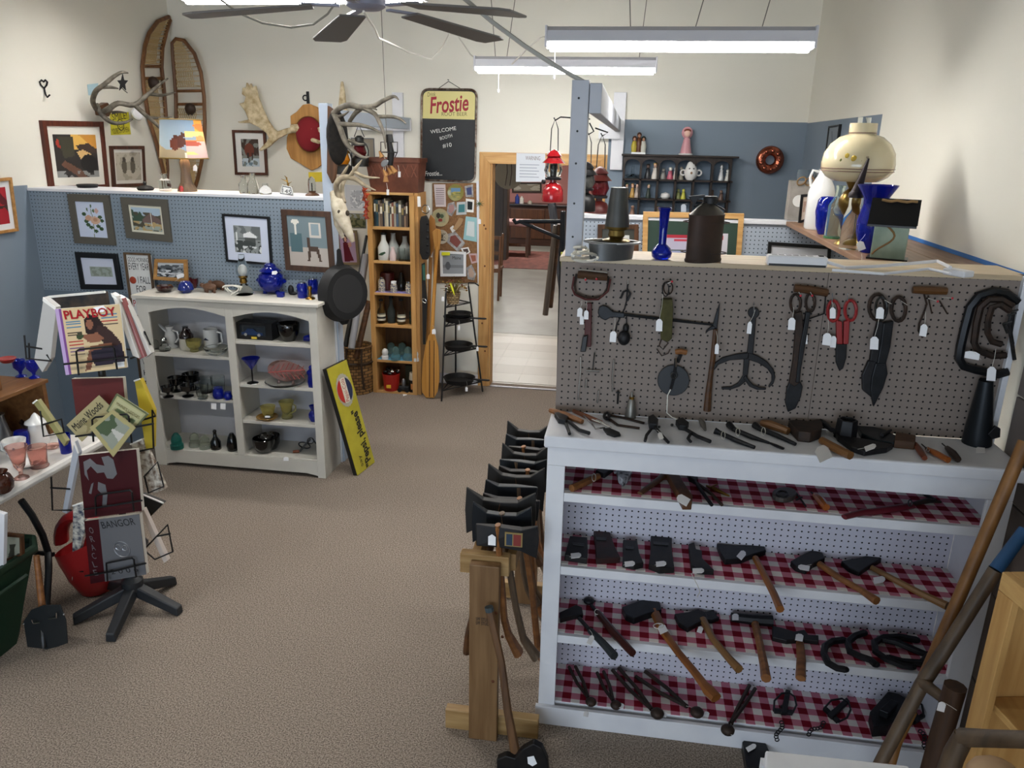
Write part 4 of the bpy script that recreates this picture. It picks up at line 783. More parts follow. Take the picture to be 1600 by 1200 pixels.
palm = q2([(655, 790), (600, 802), (540, 822), (515, 800), (480, 745), (450, 680), (420, 600), (406, 536), (388, 548), (375, 520), (366, 542), (350, 515), (345, 550), (325, 548), (320, 590), (345, 605), (335, 640), (303, 648), (340, 695), (362, 748), (293, 762), (310, 770), (372, 770), (425, 795), (470, 830), (490, 860), (470, 892), (425, 936), (435, 945), (485, 922), (545, 868), (605, 838), (660, 822)])
plate('antler_palm', palm, fb, .035, PALEANT, t, .01, lift=.1)
B().tube([fb(455, 201, .12), fb(466, 201, .11), fb(490, 203, .11)], [.035, .04, .05], 10).obj('burr', PALEANT, t, 0, True)
plate('antler_palm', [(530, 170), (532, 148), (534, 128), (537, 127), (540, 145), (543, 172), (540, 190), (520, 204), (495, 208), (495, 200), (515, 195)], fb, .035, PALEANT, t, .01, lift=.1)
B().tube([fb(487, 218, .14), fb(498, 222, .2), fb(506, 221, .25)], [.02, .016, .005], 8).obj('brow_tine', PALEANT, t, 0, True)
props(plate('sticky_note', [(482, 269), (504, 269), (505, 284), (483, 284)], fb, .001, M('note_yellow', 'e2c93a', .6)), 'yellow sticky note below the antler plaque', 'note')
t = T('wall_hook', 'black iron scroll hook above the antler plaque', 'hook', fb(481, 162))
plate('back_strip', [(479, 143), (483, 143), (484, 162), (480, 162)], fb, .012, IRON, t); B().torus(fb(477, 153, .012), .022, .006, (0, 1, 0), 14, 6).obj('scroll', IRON, t, 0, True)
# ================================================================= END POST: ANTLERS, SKULL, SKILLET
fe = onY(4.86)
q8 = lambda P: [(480 + x / 5, 120 + y / 5, r, l) for x, y, r, l in P]
t = T('antler_plaque', 'dark caribou style antlers on a dark plaque facing sideways on the end post', 'antlers', fe(520, 290))
plate('plaque', [(514, 165), (524, 172), (529, 200), (530, 240), (526, 278), (521, 287), (513, 270)], onY(4.96), .03, OAK, t, .005)
B().ell(PY(527, 215, 4.94), (.07, .06, .17), 16, 10).obj('fur_cap', M('black_fur', '0c0a08', .95, c2='1a1510', sc=40, bump=.6), t, 0, True)
branch(t, fe, [q8(P) for P in ([(205, 285, 4.5, .0), (255, 245, 4.5, .03), (330, 222, 4.5, .06), (430, 240, 4.5, .1), (520, 228, 4, .14), (585, 190, 3.6, .18), (650, 160, 3, .2), (690, 156, 2, .22), (716, 182, .8, .22)],
    [(210, 290, 4.5, 0), (250, 380, 4.5, .05), (290, 490, 4.2, .1), (340, 560, 3.8, .14), (400, 612, 3, .18), (450, 632, 2.2, .2), (482, 624, 1, .2)], [(260, 372, 4, .05), (400, 376, 3.4, .12), (500, 400, 2.6, .16), (582, 440, .8, .2)],
    [(430, 240, 4, .1), (375, 285, 3.6, .04), (330, 352, 3, .0)], [(430, 240, 4, .1), (525, 288, 3.6, .14), (568, 365, 3.2, .18), (600, 450, 2.6, .2), (613, 562, 1, .22)], [(545, 312, 3, .15), (660, 312, 2.8, .2), (730, 332, 2.2, .22), (772, 366, .8, .24)],
    [(325, 495, 3, .1), (400, 524, 2.2, .13), (445, 524, .8, .15)], [(245, 312, 3, .02), (290, 295, 2, .06), (326, 268, .8, .08)], [(510, 240, 2.4, .14), (545, 258, .8, .16)])], ANTLER)
t = T('deer_skull', 'bleached deer skull with pale antlers hung on the partition end post', 'skull', fe(545, 380))
sk = [(522, 300, 7, .02), (528, 318, 11, .05), (533, 335, 12, .07), (540, 352, 9, .08), (547, 368, 6, .08), (552, 378, 3, .08)]
pp = [fe(x, y, l) for x, y, r, l in sk]; B().tube(pp, [r * mpp(p_) for (x, y, r, l), p_ in zip(sk, pp)], 12).obj('cranium', BONE, t, 0, True)
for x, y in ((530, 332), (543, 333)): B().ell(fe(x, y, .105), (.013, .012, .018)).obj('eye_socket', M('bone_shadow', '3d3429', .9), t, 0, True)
B().tube([fe(521, 318, .0), fe(527, 350, .02), fe(536, 372, .02)], [.02, .022, .012], 8).obj('jaw', BONE, t, 0, True)
branch(t, fe, [q8(P) for P in ([(262, 980, 4, .05), (232, 900, 4.5, .06), (232, 830, 4.5, .08), (290, 785, 4.5, .1), (380, 800, 4, .14), (450, 850, 3, .18), (535, 887, .8, .2)], [(250, 808, 3, .08), (295, 735, 2.4, .1), (322, 690, .8, .12)], [(330, 785, 3.6, .12), (375, 720, 3, .15), (428, 648, .8, .18)], [(370, 740, 3, .14), (450, 782, 2.6, .17), (565, 790, .8, .2)],
    [(290, 985, 3.4, .05), (270, 900, 3.6, .02), (280, 830, 3.4, .0), (300, 800, 3, -.02)])], M('brown_antler', '6f6250', .55, c2='a89a80', sc=14, bump=.2))
t = T('skillet', 'large cast iron skillet hung on the end of the partition', 'skillet', PY(536, 505, 4.9)); c0 = PY(533, 458, 4.93); ax = Vector((.86, -.5, .05)).normalized()
B().lathe(c0, [(.16, .062), (.188, .0), (.196, .0), (.172, .07), (0, .07)][::1], 32, ax=ax, x=(0, 0, 1)).obj('pan', M('cast_iron', '1b1b1c', .6, .2), t, 0, True)
B().lathe(c0 + ax * .068, [(.13, 0), (.128, .004), (0, .004)], 32, ax=ax).obj('base_ring', M('cast_iron2', '242425', .6), t, 0, True)
up_ = (Vector((0, 0, 1)) - ax * ax.z).normalized(); B().prism([c0 + ax * .004 + up_ * a + ax.cross(up_) * b_ for a, b_ in ((.18, -.035), (.22, -.02), (.29, -.014), (.3, 0), (.29, .014), (.22, .02), (.18, .035))], ax * .014).obj('handle', M('cast_iron', '1b1b1c'), t, .003)
B().prism([c0 + ax * .004 - up_ * a + ax.cross(up_) * b_ for a, b_ in ((.18, -.05), (.215, -.02), (.215, .02), (.18, .05))], ax * .012).obj('helper_lug', M('cast_iron', '1b1b1c'), t, .003)
# ---- leaning tubes, pack basket, wall pictures between post and bookcase
p0, p1 = PY(549, 545, 6.35), PY(572, 398, 6.8); props(B().tube([p0, p1], .03, 12).obj('grey_pipe', M('grey_pvc', '85868c', .5), None, 0, True, p0), 'grey plastic pipe leaning into the corner behind the cabinet', 'pipe')
p0, p1 = PY(536, 560, 6.5), PY(573, 368, 6.93); props(B().tube([p0, p0.lerp(p1, .55), p0.lerp(p1, .56), p1], [.022, .022, .015, .013], 10).obj('black_tube', BLACK, None, 0, True, p0), 'long black tube leaning behind the grey pipe', 'tube')
p0, p1 = PY(556, 560, 6.45), PY(577, 470, 6.6); props(B().tube([p0, p1], [.03, .025], 10).obj('wood_post', DWOOD, None, 0, True, p0), 'rough dark wooden post standing in the pack basket', 'post')
bz = PZ(561, 612, 0); k = mpp(bz); t = T('pack_basket', 'woven splint pack basket with leather straps on the carpet', 'basket', bz)
def weave(nm, c1, c2, s):
    mt, nt, b_ = newmat(nm); tc = N(nt, 'TexCoord'); ck = N(nt, 'TexBrick', iVector=tc.outputs['Object'], iColor1=lin(c1), iColor2=lin(c2), iMortar=lin('3a2817'), iScale=s); ck.inputs['Mortar Size'].default_value = .03
    ck.inputs['Brick Width'].default_value = .4; ck.inputs['Row Height'].default_value = .25
    sw = N(nt, 'SeparateXYZ', i0=tc.outputs['Object']); cb_ = N(nt, 'CombineXYZ', iX=sw.outputs[0], iY=sw.outputs[2]); nt.links.new(cb_.outputs[0], ck.inputs['Vector'])
    nt.links.new(ck.outputs[0], b_.inputs['Base Color']); bp = N(nt, 'Bump', iStrength=.6, iHeight=ck.outputs['Fac']); nt.links.new(bp.outputs[0], b_.inputs['Normal']); MATS[nm] = mt; return mt
WV = weave('splint_weave', 'a07a4a', '6b4a28', 9)
B().lathe(bz, [(22 * k, 0), (26 * k, 25 * k), (22 * k, 52 * k), (23 * k, 75 * k), (21 * k, 75 * k), (20 * k, 52 * k), (0, 10 * k)], 20, sy=.8).obj('body', WV, t, 0, True)
B().torus(bz + Vector((0, 0, 75 * k)), 22.5 * k, 1.6 * k, (0, 0, 1), 24, 6, x=(1, 0, 0)).obj('rim_hoop', WV, t, 0, True)
for x_ in (-10, 14): B().tube([bz + Vector((x_ * k, -20 * k, 74 * k)), bz + Vector((x_ * k, -24 * k, 48 * k)), bz + Vector(((x_ + 3) * k, -24 * k, 12 * k))], 1.6 * k, 6).obj('strap', M('leather_dark', '33241a'), t)
B().torus(bz + Vector((0, 0, 50 * k)), 22.8 * k, 1.6 * k, (0, 0, 1), 24, 6).obj('belt', M('leather_dark', '33241a'), t)
picture('crystal_picture', 'white sheet with a crystal plate drawing on the back wall', [(538, 288), (572, 290), (573, 330), (540, 329)], fb, .6, WHITEP, 'd2d4d8', [('e', .6, .55, .38, .36, 'b9bdc4'), ('n', .25, .2, .95, .9, 14, .42, 'e6e8ea'), ('n', .25, .2, .95, .9, 18, .3, '9aa0a8')], depth=.006)
picture('landscape_card', 'small dark landscape card with grey border on the back wall', [(545, 333), (571, 334), (572, 357), (547, 356)], fb, 1, M('grey_card', '6f7274'), '6d6a4a', [('n', 0, 0, 1, .4, 8, .5, '8d8f8d'), ('n', 0, .3, 1, 1, 8, .5, '3a3f22')], depth=.006)
picture('framed_print', 'print of a seated figure in red in a tan frame on the back wall', [(525, 360), (557, 360), (562, 414), (530, 414)], onY(6.97), 4, M('tan_frame', '7c6a4d', .5), 'a890a8', [('r', 0, 0, 1, .5, 'a58da6'), ('e', .35, .2, .14, .14, '2a1715'), ('e', .36, .22, .08, .09, 'c08f78'), ('p', [(.2, .32), (.5, .32), (.62, .62), (.8, .95), (.2, .98)], '5a1420'), ('p', [(.5, .35), (.7, .3), (.75, .45), (.55, .5)], 'b98a78')], depth=.02)
t = T('leaf_garland', 'orange autumn leaf garland along the bookcase edge', 'garland', PY(571, 332, 6.5)); random.seed(4)
for i in range(12):
    c0 = PY(569 + random.random() * 5, 296 + i * 4, 6.55 - random.random() * .05); a = random.random() * 6; B().prism([c0 + Vector((math.cos(a + b_) * r, -.01 * (b_ % 2), math.sin(a + b_) * r)) for b_, r in ((0, .035), (1.2, .014), (2, .03), (3.4, .012), (4.2, .03), (5.3, .013))], (0, .002, 0)).obj('leaf', M('autumn_leaf%d' % (i % 2), ('b5441c', '8a2f1c')[i % 2], .6), t)
# ================================================================= TALL PINE BOOKCASE
KX0, KX1, KY, KYB = -2.258, -1.832, 6.57, 6.86
kz = lambda py: PY(615, py, KY).z
KT = kz(301); KZ = [kz(v) for v in (355, 408, 458, 508, 563, 611)]; KZ[5] = .02
bk = T('bookcase', 'tall narrow pine bookcase against the back wall', 'bookcase', ((KX0 + KX1) / 2, 6.7, 0))
for x in (KX0, KX1 - .045): bx('side_panel', (x, KY, 0), (x + .045, KYB, KT - .021), PINE, bk, .002)
bx('side_panel', (KX1 - .004, KY + .02, 0), (KX1 + .03, KYB, KT), PINE, bk)
bx('top_board', (KX0 - .005, KY - .01, KT - .02), (KX1 - .005, KYB, KT), PINEX, bk, .002); bx('back_panel', (KX0 + .0455, KYB - .01, .02), (KX1 - .0455, KYB - .001, KT - .021), wood('pine_back', '6f4c2a', '59391e', 2), bk)
for z in KZ: bx('shelf', (KX0 + .0455, KY + .002, z - .025 if z > .05 else 0), (KX1 - .0455, KYB - .011, z), PINEX, bk, .002)
plate('paper_label', [(652, 307), (657, 307), (657.5, 323), (652.5, 323)], onY(KY), .001, PAPER, bk)
B().torus(PY(665, 327, 6.6), .035, .005, (0, 1, 0), 14, 6).obj('hook', CHROME, bk)
random.seed(11); bc = ['1c2b33', '24424d', '8a7a68', '6b5a4c', '1d2430', 'a9a08c', 'c4bda8', '3a4048', 'b9b3a0', '7a4a3a', '9a9488', '46586b', '6d6a5a', '3f3a36', '8d7560', '5a4a40']
names = ['navy', 'teal', 'tan', 'brown', 'black-blue', 'beige', 'cream', 'slate', 'ivory', 'rust', 'stone grey', 'steel blue', 'olive grey', 'charcoal', 'light brown', 'umber']
x = KX0 + .055
for i in range(16):
    w_ = .012 + random.random() * .013
    if x + w_ > KX1 - .055: break
    h_ = .2 + .05 * random.random() - .002 * i; d_ = .15 + .03 * random.random()
    t = T('book', '%s spined book, number %s from the left on the top bookcase shelf' % (names[i], ('one two three four five six seven eight nine ten eleven twelve thirteen fourteen fifteen sixteen'.split())[i]), 'book', (x + w_ / 2, KY + .03 + d_ / 2, KZ[0]), 'books on the top shelf')
    bx('cover', (x, KY + .03, KZ[0]), (x + w_, KY + .03 + d_, KZ[0] + h_), M('book_' + bc[i], bc[i], .6), t, .002)
    bx('title_band', (x + .002, KY + .0293, KZ[0] + h_ * .55), (x + w_ - .002, KY + .0299, KZ[0] + h_ * .85), M('title_%d' % (i % 3), ('d8d2c0', '8f7f50', '2a2a2a')[i % 3], .6), t)
    x += w_ + .0015
def kv(nm, lab, px, zi, prof, mat, cat, Y=6.66, grp=None, cap=None):
    p_ = PY(px, 400, Y); p_.z = KZ[zi]; k_ = mpp(p_)
    if not cap: return props(B().lathe(p_, [(r * k_, h * k_) for r, h in prof], 16).obj(nm, mat, None, 0, True, p_), lab, cat, grp)
    t_ = T(nm, lab, cat, p_, grp); B().lathe(p_, [(r * k_, h * k_) for r, h in prof], 16).obj('body', mat, t_, 0, True)
    r, h = prof[-1]; B().lathe(p_ + Vector((0, 0, h * k_)), [(r * 1.1 * k_, -k_), (r * 1.1 * k_, cap[1] * k_), (0, cap[1] * k_)], 12).obj('cap', cap[0], t_, 0, True); return t_
MILK = [(8, 0), (9, 2), (9, 20), (4, 30), (3.4, 38), (4.2, 40)]; MG = M('milky_glass', 'c9cdc9', .12, trans=.3, ior=1.2)
t = kv('milk_bottle', 'white milk bottle with green cow print on the second shelf', 600, 1, MILK, M('milk_white', 'd6d8d4', .2), 'bottle', 6.62, 'milk bottles', (BLACK, 2))
p = PY(600, 400, 6.62); p.z = KZ[1]; k = mpp(p); B().prism([p + Vector((a * k, -9.2 * k, h * k)) for a, h in ((-6, 9), (-2, 12), (4, 14), (6, 12), (3, 10), (0, 8), (-4, 8))], (0, .3 * k, 0)).obj('printed_cow', M('print_green', '2f4a35'), t)
kv('milk_bottle', 'tall clear milk bottle right of the printed one', 615, 1, MILK, MG, 'bottle', 6.7, 'milk bottles'); kv('milk_bottle', 'clear milk bottle second from right on the second shelf', 633, 1, [(r, h * .9) for r, h in MILK], MG, 'bottle', 6.7, 'milk bottles'); kv('milk_bottle', 'clear milk bottle at the right end of the second shelf', 646, 1, [(r, h * .8) for r, h in MILK], MG, 'bottle', 6.72, 'milk bottles')
kv('cream_bottle', 'small pinkish cream bottle in front of the tall clear one', 614, 1, [(5, 0), (5.5, 8), (3, 16), (2.4, 20), (3, 21)], M('pink_white', 'd9c3c0', .3), 'bottle', 6.6); kv('glass_tumbler', 'short tumbler left of the cow print bottle', 587, 1, [(5, 0), (5, 18), (4.5, 18), (4.4, 2), (0, 2)], CLEAR, 'tumbler', 6.62)
for px, lab in ((627, 'clear tumbler in front of the second shelf bottles'), (638, 'clear tumbler beside another at the front right of the second shelf')): kv('glass_tumbler', lab, px, 1, [(5, 0), (5.5, 20), (5, 20), (4.5, 2), (0, 2)], CLEAR, 'tumbler', 6.6, 'tumblers on the second shelf')
bead = M('marbles', '202a60', .3, c2='d8c56a', sc=60); 
for px, h, lab in ((595, 20, 'jar of mixed marbles leftmost on the third shelf'), (614, 14, 'jar of bright buttons with white lid on the third shelf'), (638, 15, 'jar of yellow beads on the third shelf'), (648, 14, 'clear jar at the right end of the third shelf')):
    p = PY(px, 400, 6.62); p.z = KZ[2]; k = mpp(p); t = T('keepsake_jar', lab, 'jar', p, 'filled jars'); B().lathe(p, [(5 * k, 0), (5.6 * k, 2 * k), (5.4 * k, (h - 4) * k), (4 * k, h * k)], 14).obj('glass', M('jar_fill', '39406a', .15, c2='d8cfb0', sc=90, coat=.6), t, 0, True); B().lathe(p + Vector((0, 0, h * k)), [(4.2 * k, 0), (4.2 * k, 3 * k), (0, 3 * k)], 14).obj('lid', CHROME if px != 614 else TAGM, t, 0, True)
kv('red_tin', 'dark red tin at the back of the third shelf', 604, 2, [(11, 0), (11, 24), (10, 26), (0, 26)], M('dull_red', '4a1512', .4), 'tin', 6.75); kv('dark_jug', 'dark glass jug with handle at the back of the third shelf', 626, 2, [(7, 0), (8, 10), (4, 20), (3, 28)], M('smoked', '1c1a18', .1), 'jug', 6.72)
bx_ = props(bx('blue_cloth', (KX0 + .05, KY + .003, KZ[2]), (KX1 - .05, KY + .1, KZ[2] + .001), M('lilac_cloth', '8f86c2', .8)), 'lilac paper strip lining the third shelf', 'liner'); props(bx('blue_liner', (KX0 + .05, KY + .003, KZ[4]), (KX1 - .05, KY + .2, KZ[4] + .001), M('sky_cloth', '5f9fc4', .8)), 'sky blue paper lining the fifth shelf', 'liner')
BOT = [(6, 0), (6.4, 2), (6.4, 20), (3, 28), (2.4, 38), (3, 40)]
for i, (px, sc_, mm, lab) in enumerate(((593, .9, CLEAR, 'clear labelled bottle leftmost on the fourth shelf'), (609, 1, M('smoke_bottle', '4a4f4c', .08, trans=.5, ior=1.2), 'smoky swing top bottle on the fourth shelf'), (625, .95, CLEAR, 'clear bottle with cream label on the fourth shelf'), (644, .9, M('dk_green_glass', '26332b', .08, trans=.3), 'dark green bottle at the right of the fourth shelf'))):
    o = kv('old_bottle', lab, px, 3, [(r, h * sc_) for r, h in BOT], mm, 'bottle', 6.63 + .03 * (i % 2), 'old bottles', (IRON, 2))
    if i in (0, 2): p = PY(px, 400, 6.63); p.z = KZ[3]; k = mpp(p); B().lathe(p, [(6.6 * k, 5 * k), (6.6 * k, 14 * k)], 14).obj('paper_label', M('label_cream', 'cfc9b4', .7), o); B().lathe(p, [(6.7 * k, 8 * k), (6.7 * k, 11 * k)], 14).obj('label_print', DK, o)
for px, lab in ((597, 'white ceramic insulator at the left of the fifth shelf'), (647, 'white ceramic insulator at the right of the fifth shelf')): kv('ceramic_insulator', lab, px, 4, [(5.5, 0), (5.5, 5), (4.4, 6), (4.6, 9), (5.2, 11), (4, 15), (1.5, 17)], M('white_china', 'dcdcda'), 'insulator', 6.6, 'ceramic insulators')
for px, Yq, lab in ((614, 6.6, 'aqua glass insulator in front on the fifth shelf'), (634, 6.62, 'larger aqua glass insulator on the fifth shelf'), (607, 6.72, 'aqua glass bottle stub behind the insulators'), (625, 6.74, 'clear glass insulator at the back of the fifth shelf')): kv('glass_insulator', lab, px, 4, [(8, 0), (8, 6), (6.5, 8), (6.5, 14), (5, 19), (2, 21)], M('aqua_glass', '8fb3b0', .08, trans=.8, ior=1.2), 'insulator', Yq, 'aqua insulators')
p = PY(606, 400, 6.63); p.z = KZ[5]; k = mpp(p); t = T('red_bucket', 'red tin bucket full of odds and ends on the bottom shelf', 'bucket', p)
B().lathe(p, [(11 * k, 0), (14 * k, 27 * k), (13.4 * k, 27 * k), (10.5 * k, 3 * k), (0, 3 * k)], 20).obj('pail', M('bucket_red', 'a3241c', .4), t, 0, True); B().box(p + Vector((-4 * k, -13.2 * k, 6 * k)), p + Vector((3 * k, -12.4 * k, 11 * k))).obj('yellow_emblem', M('emblem_yellow', 'd8a92c'), t)
random.seed(2)
for i in range(9): B().ell(p + Vector(((random.random() - .5) * 18 * k, (random.random() - .5) * 18 * k, (27 + random.random() * 5) * k)), (4 * k, 3 * k, 2.4 * k), 8, 6).obj('trinket', (STEEL, BLACK, CHROME)[i % 3], t, 0, True)
p = PY(627, 400, 6.6); p.z = KZ[5]; k = mpp(p); t = T('toy_engine', 'small cast metal toy car with driver on the bottom shelf', 'toy', p); B().box(p + Vector((-8 * k, -4 * k, 3 * k)), p + Vector((8 * k, 4 * k, 9 * k))).obj('body', STEEL, t, .003); B().ell(p + Vector((-k, 0, 14 * k)), (3.4 * k, 3 * k, 7 * k)).obj('driver', M('pewter', '8a8a8c', .3, .8), t, 0, True)
for dx in (-6, 6): B().lathe(p + Vector((dx * k, -4.5 * k, 3.4 * k)), [(3.4 * k, 0), (3.4 * k, 2 * k)], 12, ax=(0, -1, 0)).obj('wheel', BLACK, t)
p = PY(642, 400, 6.62); p.z = KZ[5]; k = mpp(p); t = T('thermos', 'black plaid thermos with cream cup on the bottom shelf', 'thermos', p); B().lathe(p, [(7 * k, 0), (7 * k, 19 * k)], 16).obj('body', M('thermos_black', '16130f', .35), t, 0, True); B().lathe(p + Vector((0, 0, 19 * k)), [(6 * k, 0), (6.6 * k, 1 * k), (5.4 * k, 12 * k), (0, 12 * k)], 16).obj('cup', M('cream_plastic', 'cfc4ad', .4), t, 0, True); B().box(p + Vector((-2 * k, -7.4 * k, 5 * k)), p + Vector((4 * k, -6.4 * k, 14 * k))).obj('printed_scene', M('thermos_print', 'b5703a'), t)
c0 = PY(640, 400, 6.78); k = mpp(c0); props(bx('book_standing', (c0.x - 11 * k, 6.78, KZ[5]), (c0.x + 9 * k, 6.8, KZ[5] + 34 * k), M('olive_cover', '4d4a30', .6), None, .002), 'olive card standing behind the thermos', 'card')
t = props(plate('floor_tag', [(629, 613), (636, 612), (636, 617), (630, 619)], onZ(0), .001, TAGM), 'white price tag lying on the carpet before the bookcase', 'price tag')
# planter on top
PLM = M('terracotta', '6d3d2b', .5, c2='57301f', sc=10); q = [PY(572, 249, 6.6), PY(655, 249, 6.6), PY(653, 297, 6.6), PY(580, 297, 6.6)]; zb = KT + .001; t = T('planter_box', 'brown lattice pattern planter on top of the bookcase', 'planter', ((q[2].x + q[3].x) / 2, 6.7, zb))
zt_ = q[0].z; lo = [(q[3].x, 6.6, zb), (q[2].x, 6.6, zb), (q[2].x, 6.8, zb), (q[3].x, 6.8, zb)]; hi = [(q[0].x, 6.58, zt_), (q[1].x, 6.58, zt_), (q[1].x, 6.84, zt_), (q[0].x, 6.84, zt_)]
B().prism(lo, (0, 0, 0), [Vector(v) for v in hi]).obj('body', PLM, t); 
for a, b_ in ((0, 1), (1, 2), (2, 3), (3, 0)): B().bar(hi[a], hi[b_], .02, .035).obj('rim', PLM, t)
for i in range(6):
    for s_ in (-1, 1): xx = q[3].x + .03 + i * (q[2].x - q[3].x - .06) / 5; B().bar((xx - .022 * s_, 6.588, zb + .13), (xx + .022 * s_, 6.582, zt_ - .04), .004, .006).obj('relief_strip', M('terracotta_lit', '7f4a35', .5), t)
# ================================================================= CHALKBOARD SIGN AND ITS NEIGHBOURS ON THE BACK WALL
def rr(q, r, n=5):
    out = []
    for i in range(4):
        a, b_, c = Vector((*q[i - 1], 0)), Vector((*q[i], 0)), Vector((*q[(i + 1) % 4], 0)); d0, d1 = (a - b_).normalized(), (c - b_).normalized()
        for j in range(n + 1): u = j / n; out.append(tuple((b_ + d0 * r * (1 - u) ** 2 + d1 * r * u ** 2)[:2]))
    return out
SQ = [(659, 139), (745, 140), (742, 284), (658, 281)]
t = T('chalkboard_sign', 'rounded soda chalkboard sign with yellow header hanging by a wire', 'sign', fb(700, 284))
plate('board', rr(SQ, 12), fb, .006, M('chalkboard', '17191c', .5, c2='1f2225', sc=4), t, lift=.012)
B().tube([fb(x, y, .02) for x, y in rr(SQ, 12)], .009, 8, loop=True).obj('rim', M('worn_chrome', '8d857a', .35, .7, c2='4d3527', sc=25), t, 0, True)
hd = [p_ for p_ in rr([(661.5, 142), (743, 143), (741.5, 186), (660, 184)], 10)]; plate('yellow_header', hd[:12] + [(741.5, 187), (660.5, 185)], fb, .001, M('header_yellow', 'd6cb86', .4), t, lift=.019)
B().tube([fb(x, y, .02) for x, y in ((684, 139), (701, 127), (722, 140))], .003, 5).obj('wire', STEEL, t); B().lathe(fb(701, 125, 0), [(.004, 0), (.004, .03)], 8, ax=(0, -1, 0)).obj('nail', STEEL, t)
fs2 = onY(YB - .0205); TX = lambda s_, x, y, x2, y2, m_, sz, **k: text('lettering', s_, m_, t, fs2(x, y), fs2(x2, y2) - fs2(x, y), (0, 0, 1), width=(fs2(x2, y2) - fs2(x, y)).length, size=sz, **k)
CHALK = M('chalk', 'd8d8d4', .9)
TX('Drink', 668, 151, 681, 150, M('print_olive', '6d6238'), .05, shear=.2); TX('Frostie', 672, 177, 733, 172, M('print_crimson', '9c2233'), .19, shear=.25, bold=.02); TX('ROOT BEER', 690, 181, 730, 181, M('print_olive', '6d6238'), .045)
TX('WELCOME', 673, 209, 713, 203, CHALK, .045); TX('BOOTH', 688, 219, 707, 214, CHALK, .04); TX('#10', 692, 231, 706, 229, CHALK, .05); TX('Frostie...', 664, 275, 691, 274, M('print_white', 'd8d8d4'), .06, shear=.2, bold=.01)
# ceiling-hung wooden bell chime with a candle lantern
YC_ = 5.9; fc = onY(YC_); p = fc(604, 212); t = T('bell_chime', 'hanging string of little wooden bells with a black wire lantern', 'chime', p)
B().tube([(p.x - .02, YC_, CEIL), p], .003, 5).obj('hanging_rod', M('grey_wire', '6d6a62'), t)
B().tube([fc(608, 210), fc(609, 222)], [.025, .03], 10).obj('lantern_cap', BLACK, t, 0, True)
for dx in (-13, 13): B().tube([fc(608, 222), fc(608 + dx, 222), fc(608 + dx, 238), fc(608 + dx * .7, 246)], .004, 5).obj('lantern_wire', BLACK, t)
B().torus(fc(608, 238), .06, .004, (0, 0, 1), 16, 5).obj('lantern_ring', BLACK, t); B().tube([fc(608, 222), fc(611, 240), fc(609, 258)], [.02, .028, .024], 8).obj('candle_cup', BLACK, t, 0, True)
for x0, y0, x1, y1 in ((593, 236, 597, 246), (599, 265, 604, 275), (606, 262, 612, 272), (610, 258, 618, 270), (602, 270, 603, 284)):
    B().tube([fc(603, 250), fc(x0, y0)], .0025, 4).obj('cord', STRING, t); B().tube([fc(x0, y0, .0), fc((x0 * .4 + x1 * .6), (y0 * .4 + y1 * .6)), fc(x1, y1)], [.008, .016, .022], 8).obj('wooden_bell', M('bell_wood', 'a97a45', .5), t, 0, True)
B().lathe(fc(601, 255, .03), [(.035, 0), (.03, .006), (0, .008)], 16, ax=(0, -1, 0), sy=.7).obj('pewter_disc', M('pewter', '8a8a8c'), t, 0, True)
for x, y in ((606, 298), (624, 270)): B().tube([fc(x - 2, y - 12), fc(x, y)], .002, 4).obj('tag_string', STRING, t); plate('price_tag', [(x - 2, y - 2), (x + 2, y - 2), (x + 2, y + 7), (x - 2, y + 7)], fc, .001, TAGM, t)
# lanterns hung from the cross brace
for nm, lab, x, y, gl, Yq in (('amber_lantern', 'lantern with amber glass globe behind the antlers', 537, 252, M('amber_globe', 'd98a1c', .15, trans=.4), 6.4), ('red_lantern', 'railroad lantern with red glass globe behind the antlers', 563, 240, M('red_globe', '5a0f16', .1, trans=.3), 6.5)):
    p = PY(x, y + 20, Yq); k = mpp(p); t = T(nm, lab, 'lantern', p, 'lanterns behind the antlers')
    B().lathe(p, [(13 * k, 0), (13 * k, 12 * k), (9 * k, 15 * k)], 16).obj('font', STEEL, t, 0, True); B().lathe(p + Vector((0, 0, 15 * k)), [(8 * k, 0), (11 * k, 6 * k), (8 * k, 16 * k)], 16).obj('globe', gl, t, 0, True)
    B().lathe(p + Vector((0, 0, 31 * k)), [(12 * k, 0), (11 * k, 3 * k), (7 * k, 6 * k), (7 * k, 12 * k), (3 * k, 15 * k)], 16).obj('hood', STEEL if nm[0] == 'r' else BRASS, t, 0, True)
    for s_ in (-1, 1): B().tube([p + Vector((s_ * 13 * k, 0, 6 * k)), p + Vector((s_ * 14 * k, 0, 24 * k)), p + Vector((s_ * 11 * k, 0, 33 * k))], .8 * k, 5).obj('guard_wire', IRON, t)
    B().tube([p + Vector((-8 * k, 0, 44 * k)), p + Vector((0, 0, 62 * k)), p + Vector((8 * k, 0, 44 * k))], .7 * k, 5).obj('bail', IRON, t); B().tube([p + Vector((0, 0, 61 * k)), (p.x, p.y, 2.35)], .002, 4).obj('hanging_wire', M('grey_wire', '6d6a62'), t)
picture('grey_picture', 'taupe matted picture behind the hanging lanterns', [(548, 215), (584, 216), (586, 256), (550, 256)], fb, 1.5, M('grey_card', '6f7274'), '8d8a80', [('e', .6, .5, .3, .3, '9aa59a')], mat=6, matc='8f8678', depth=.012)
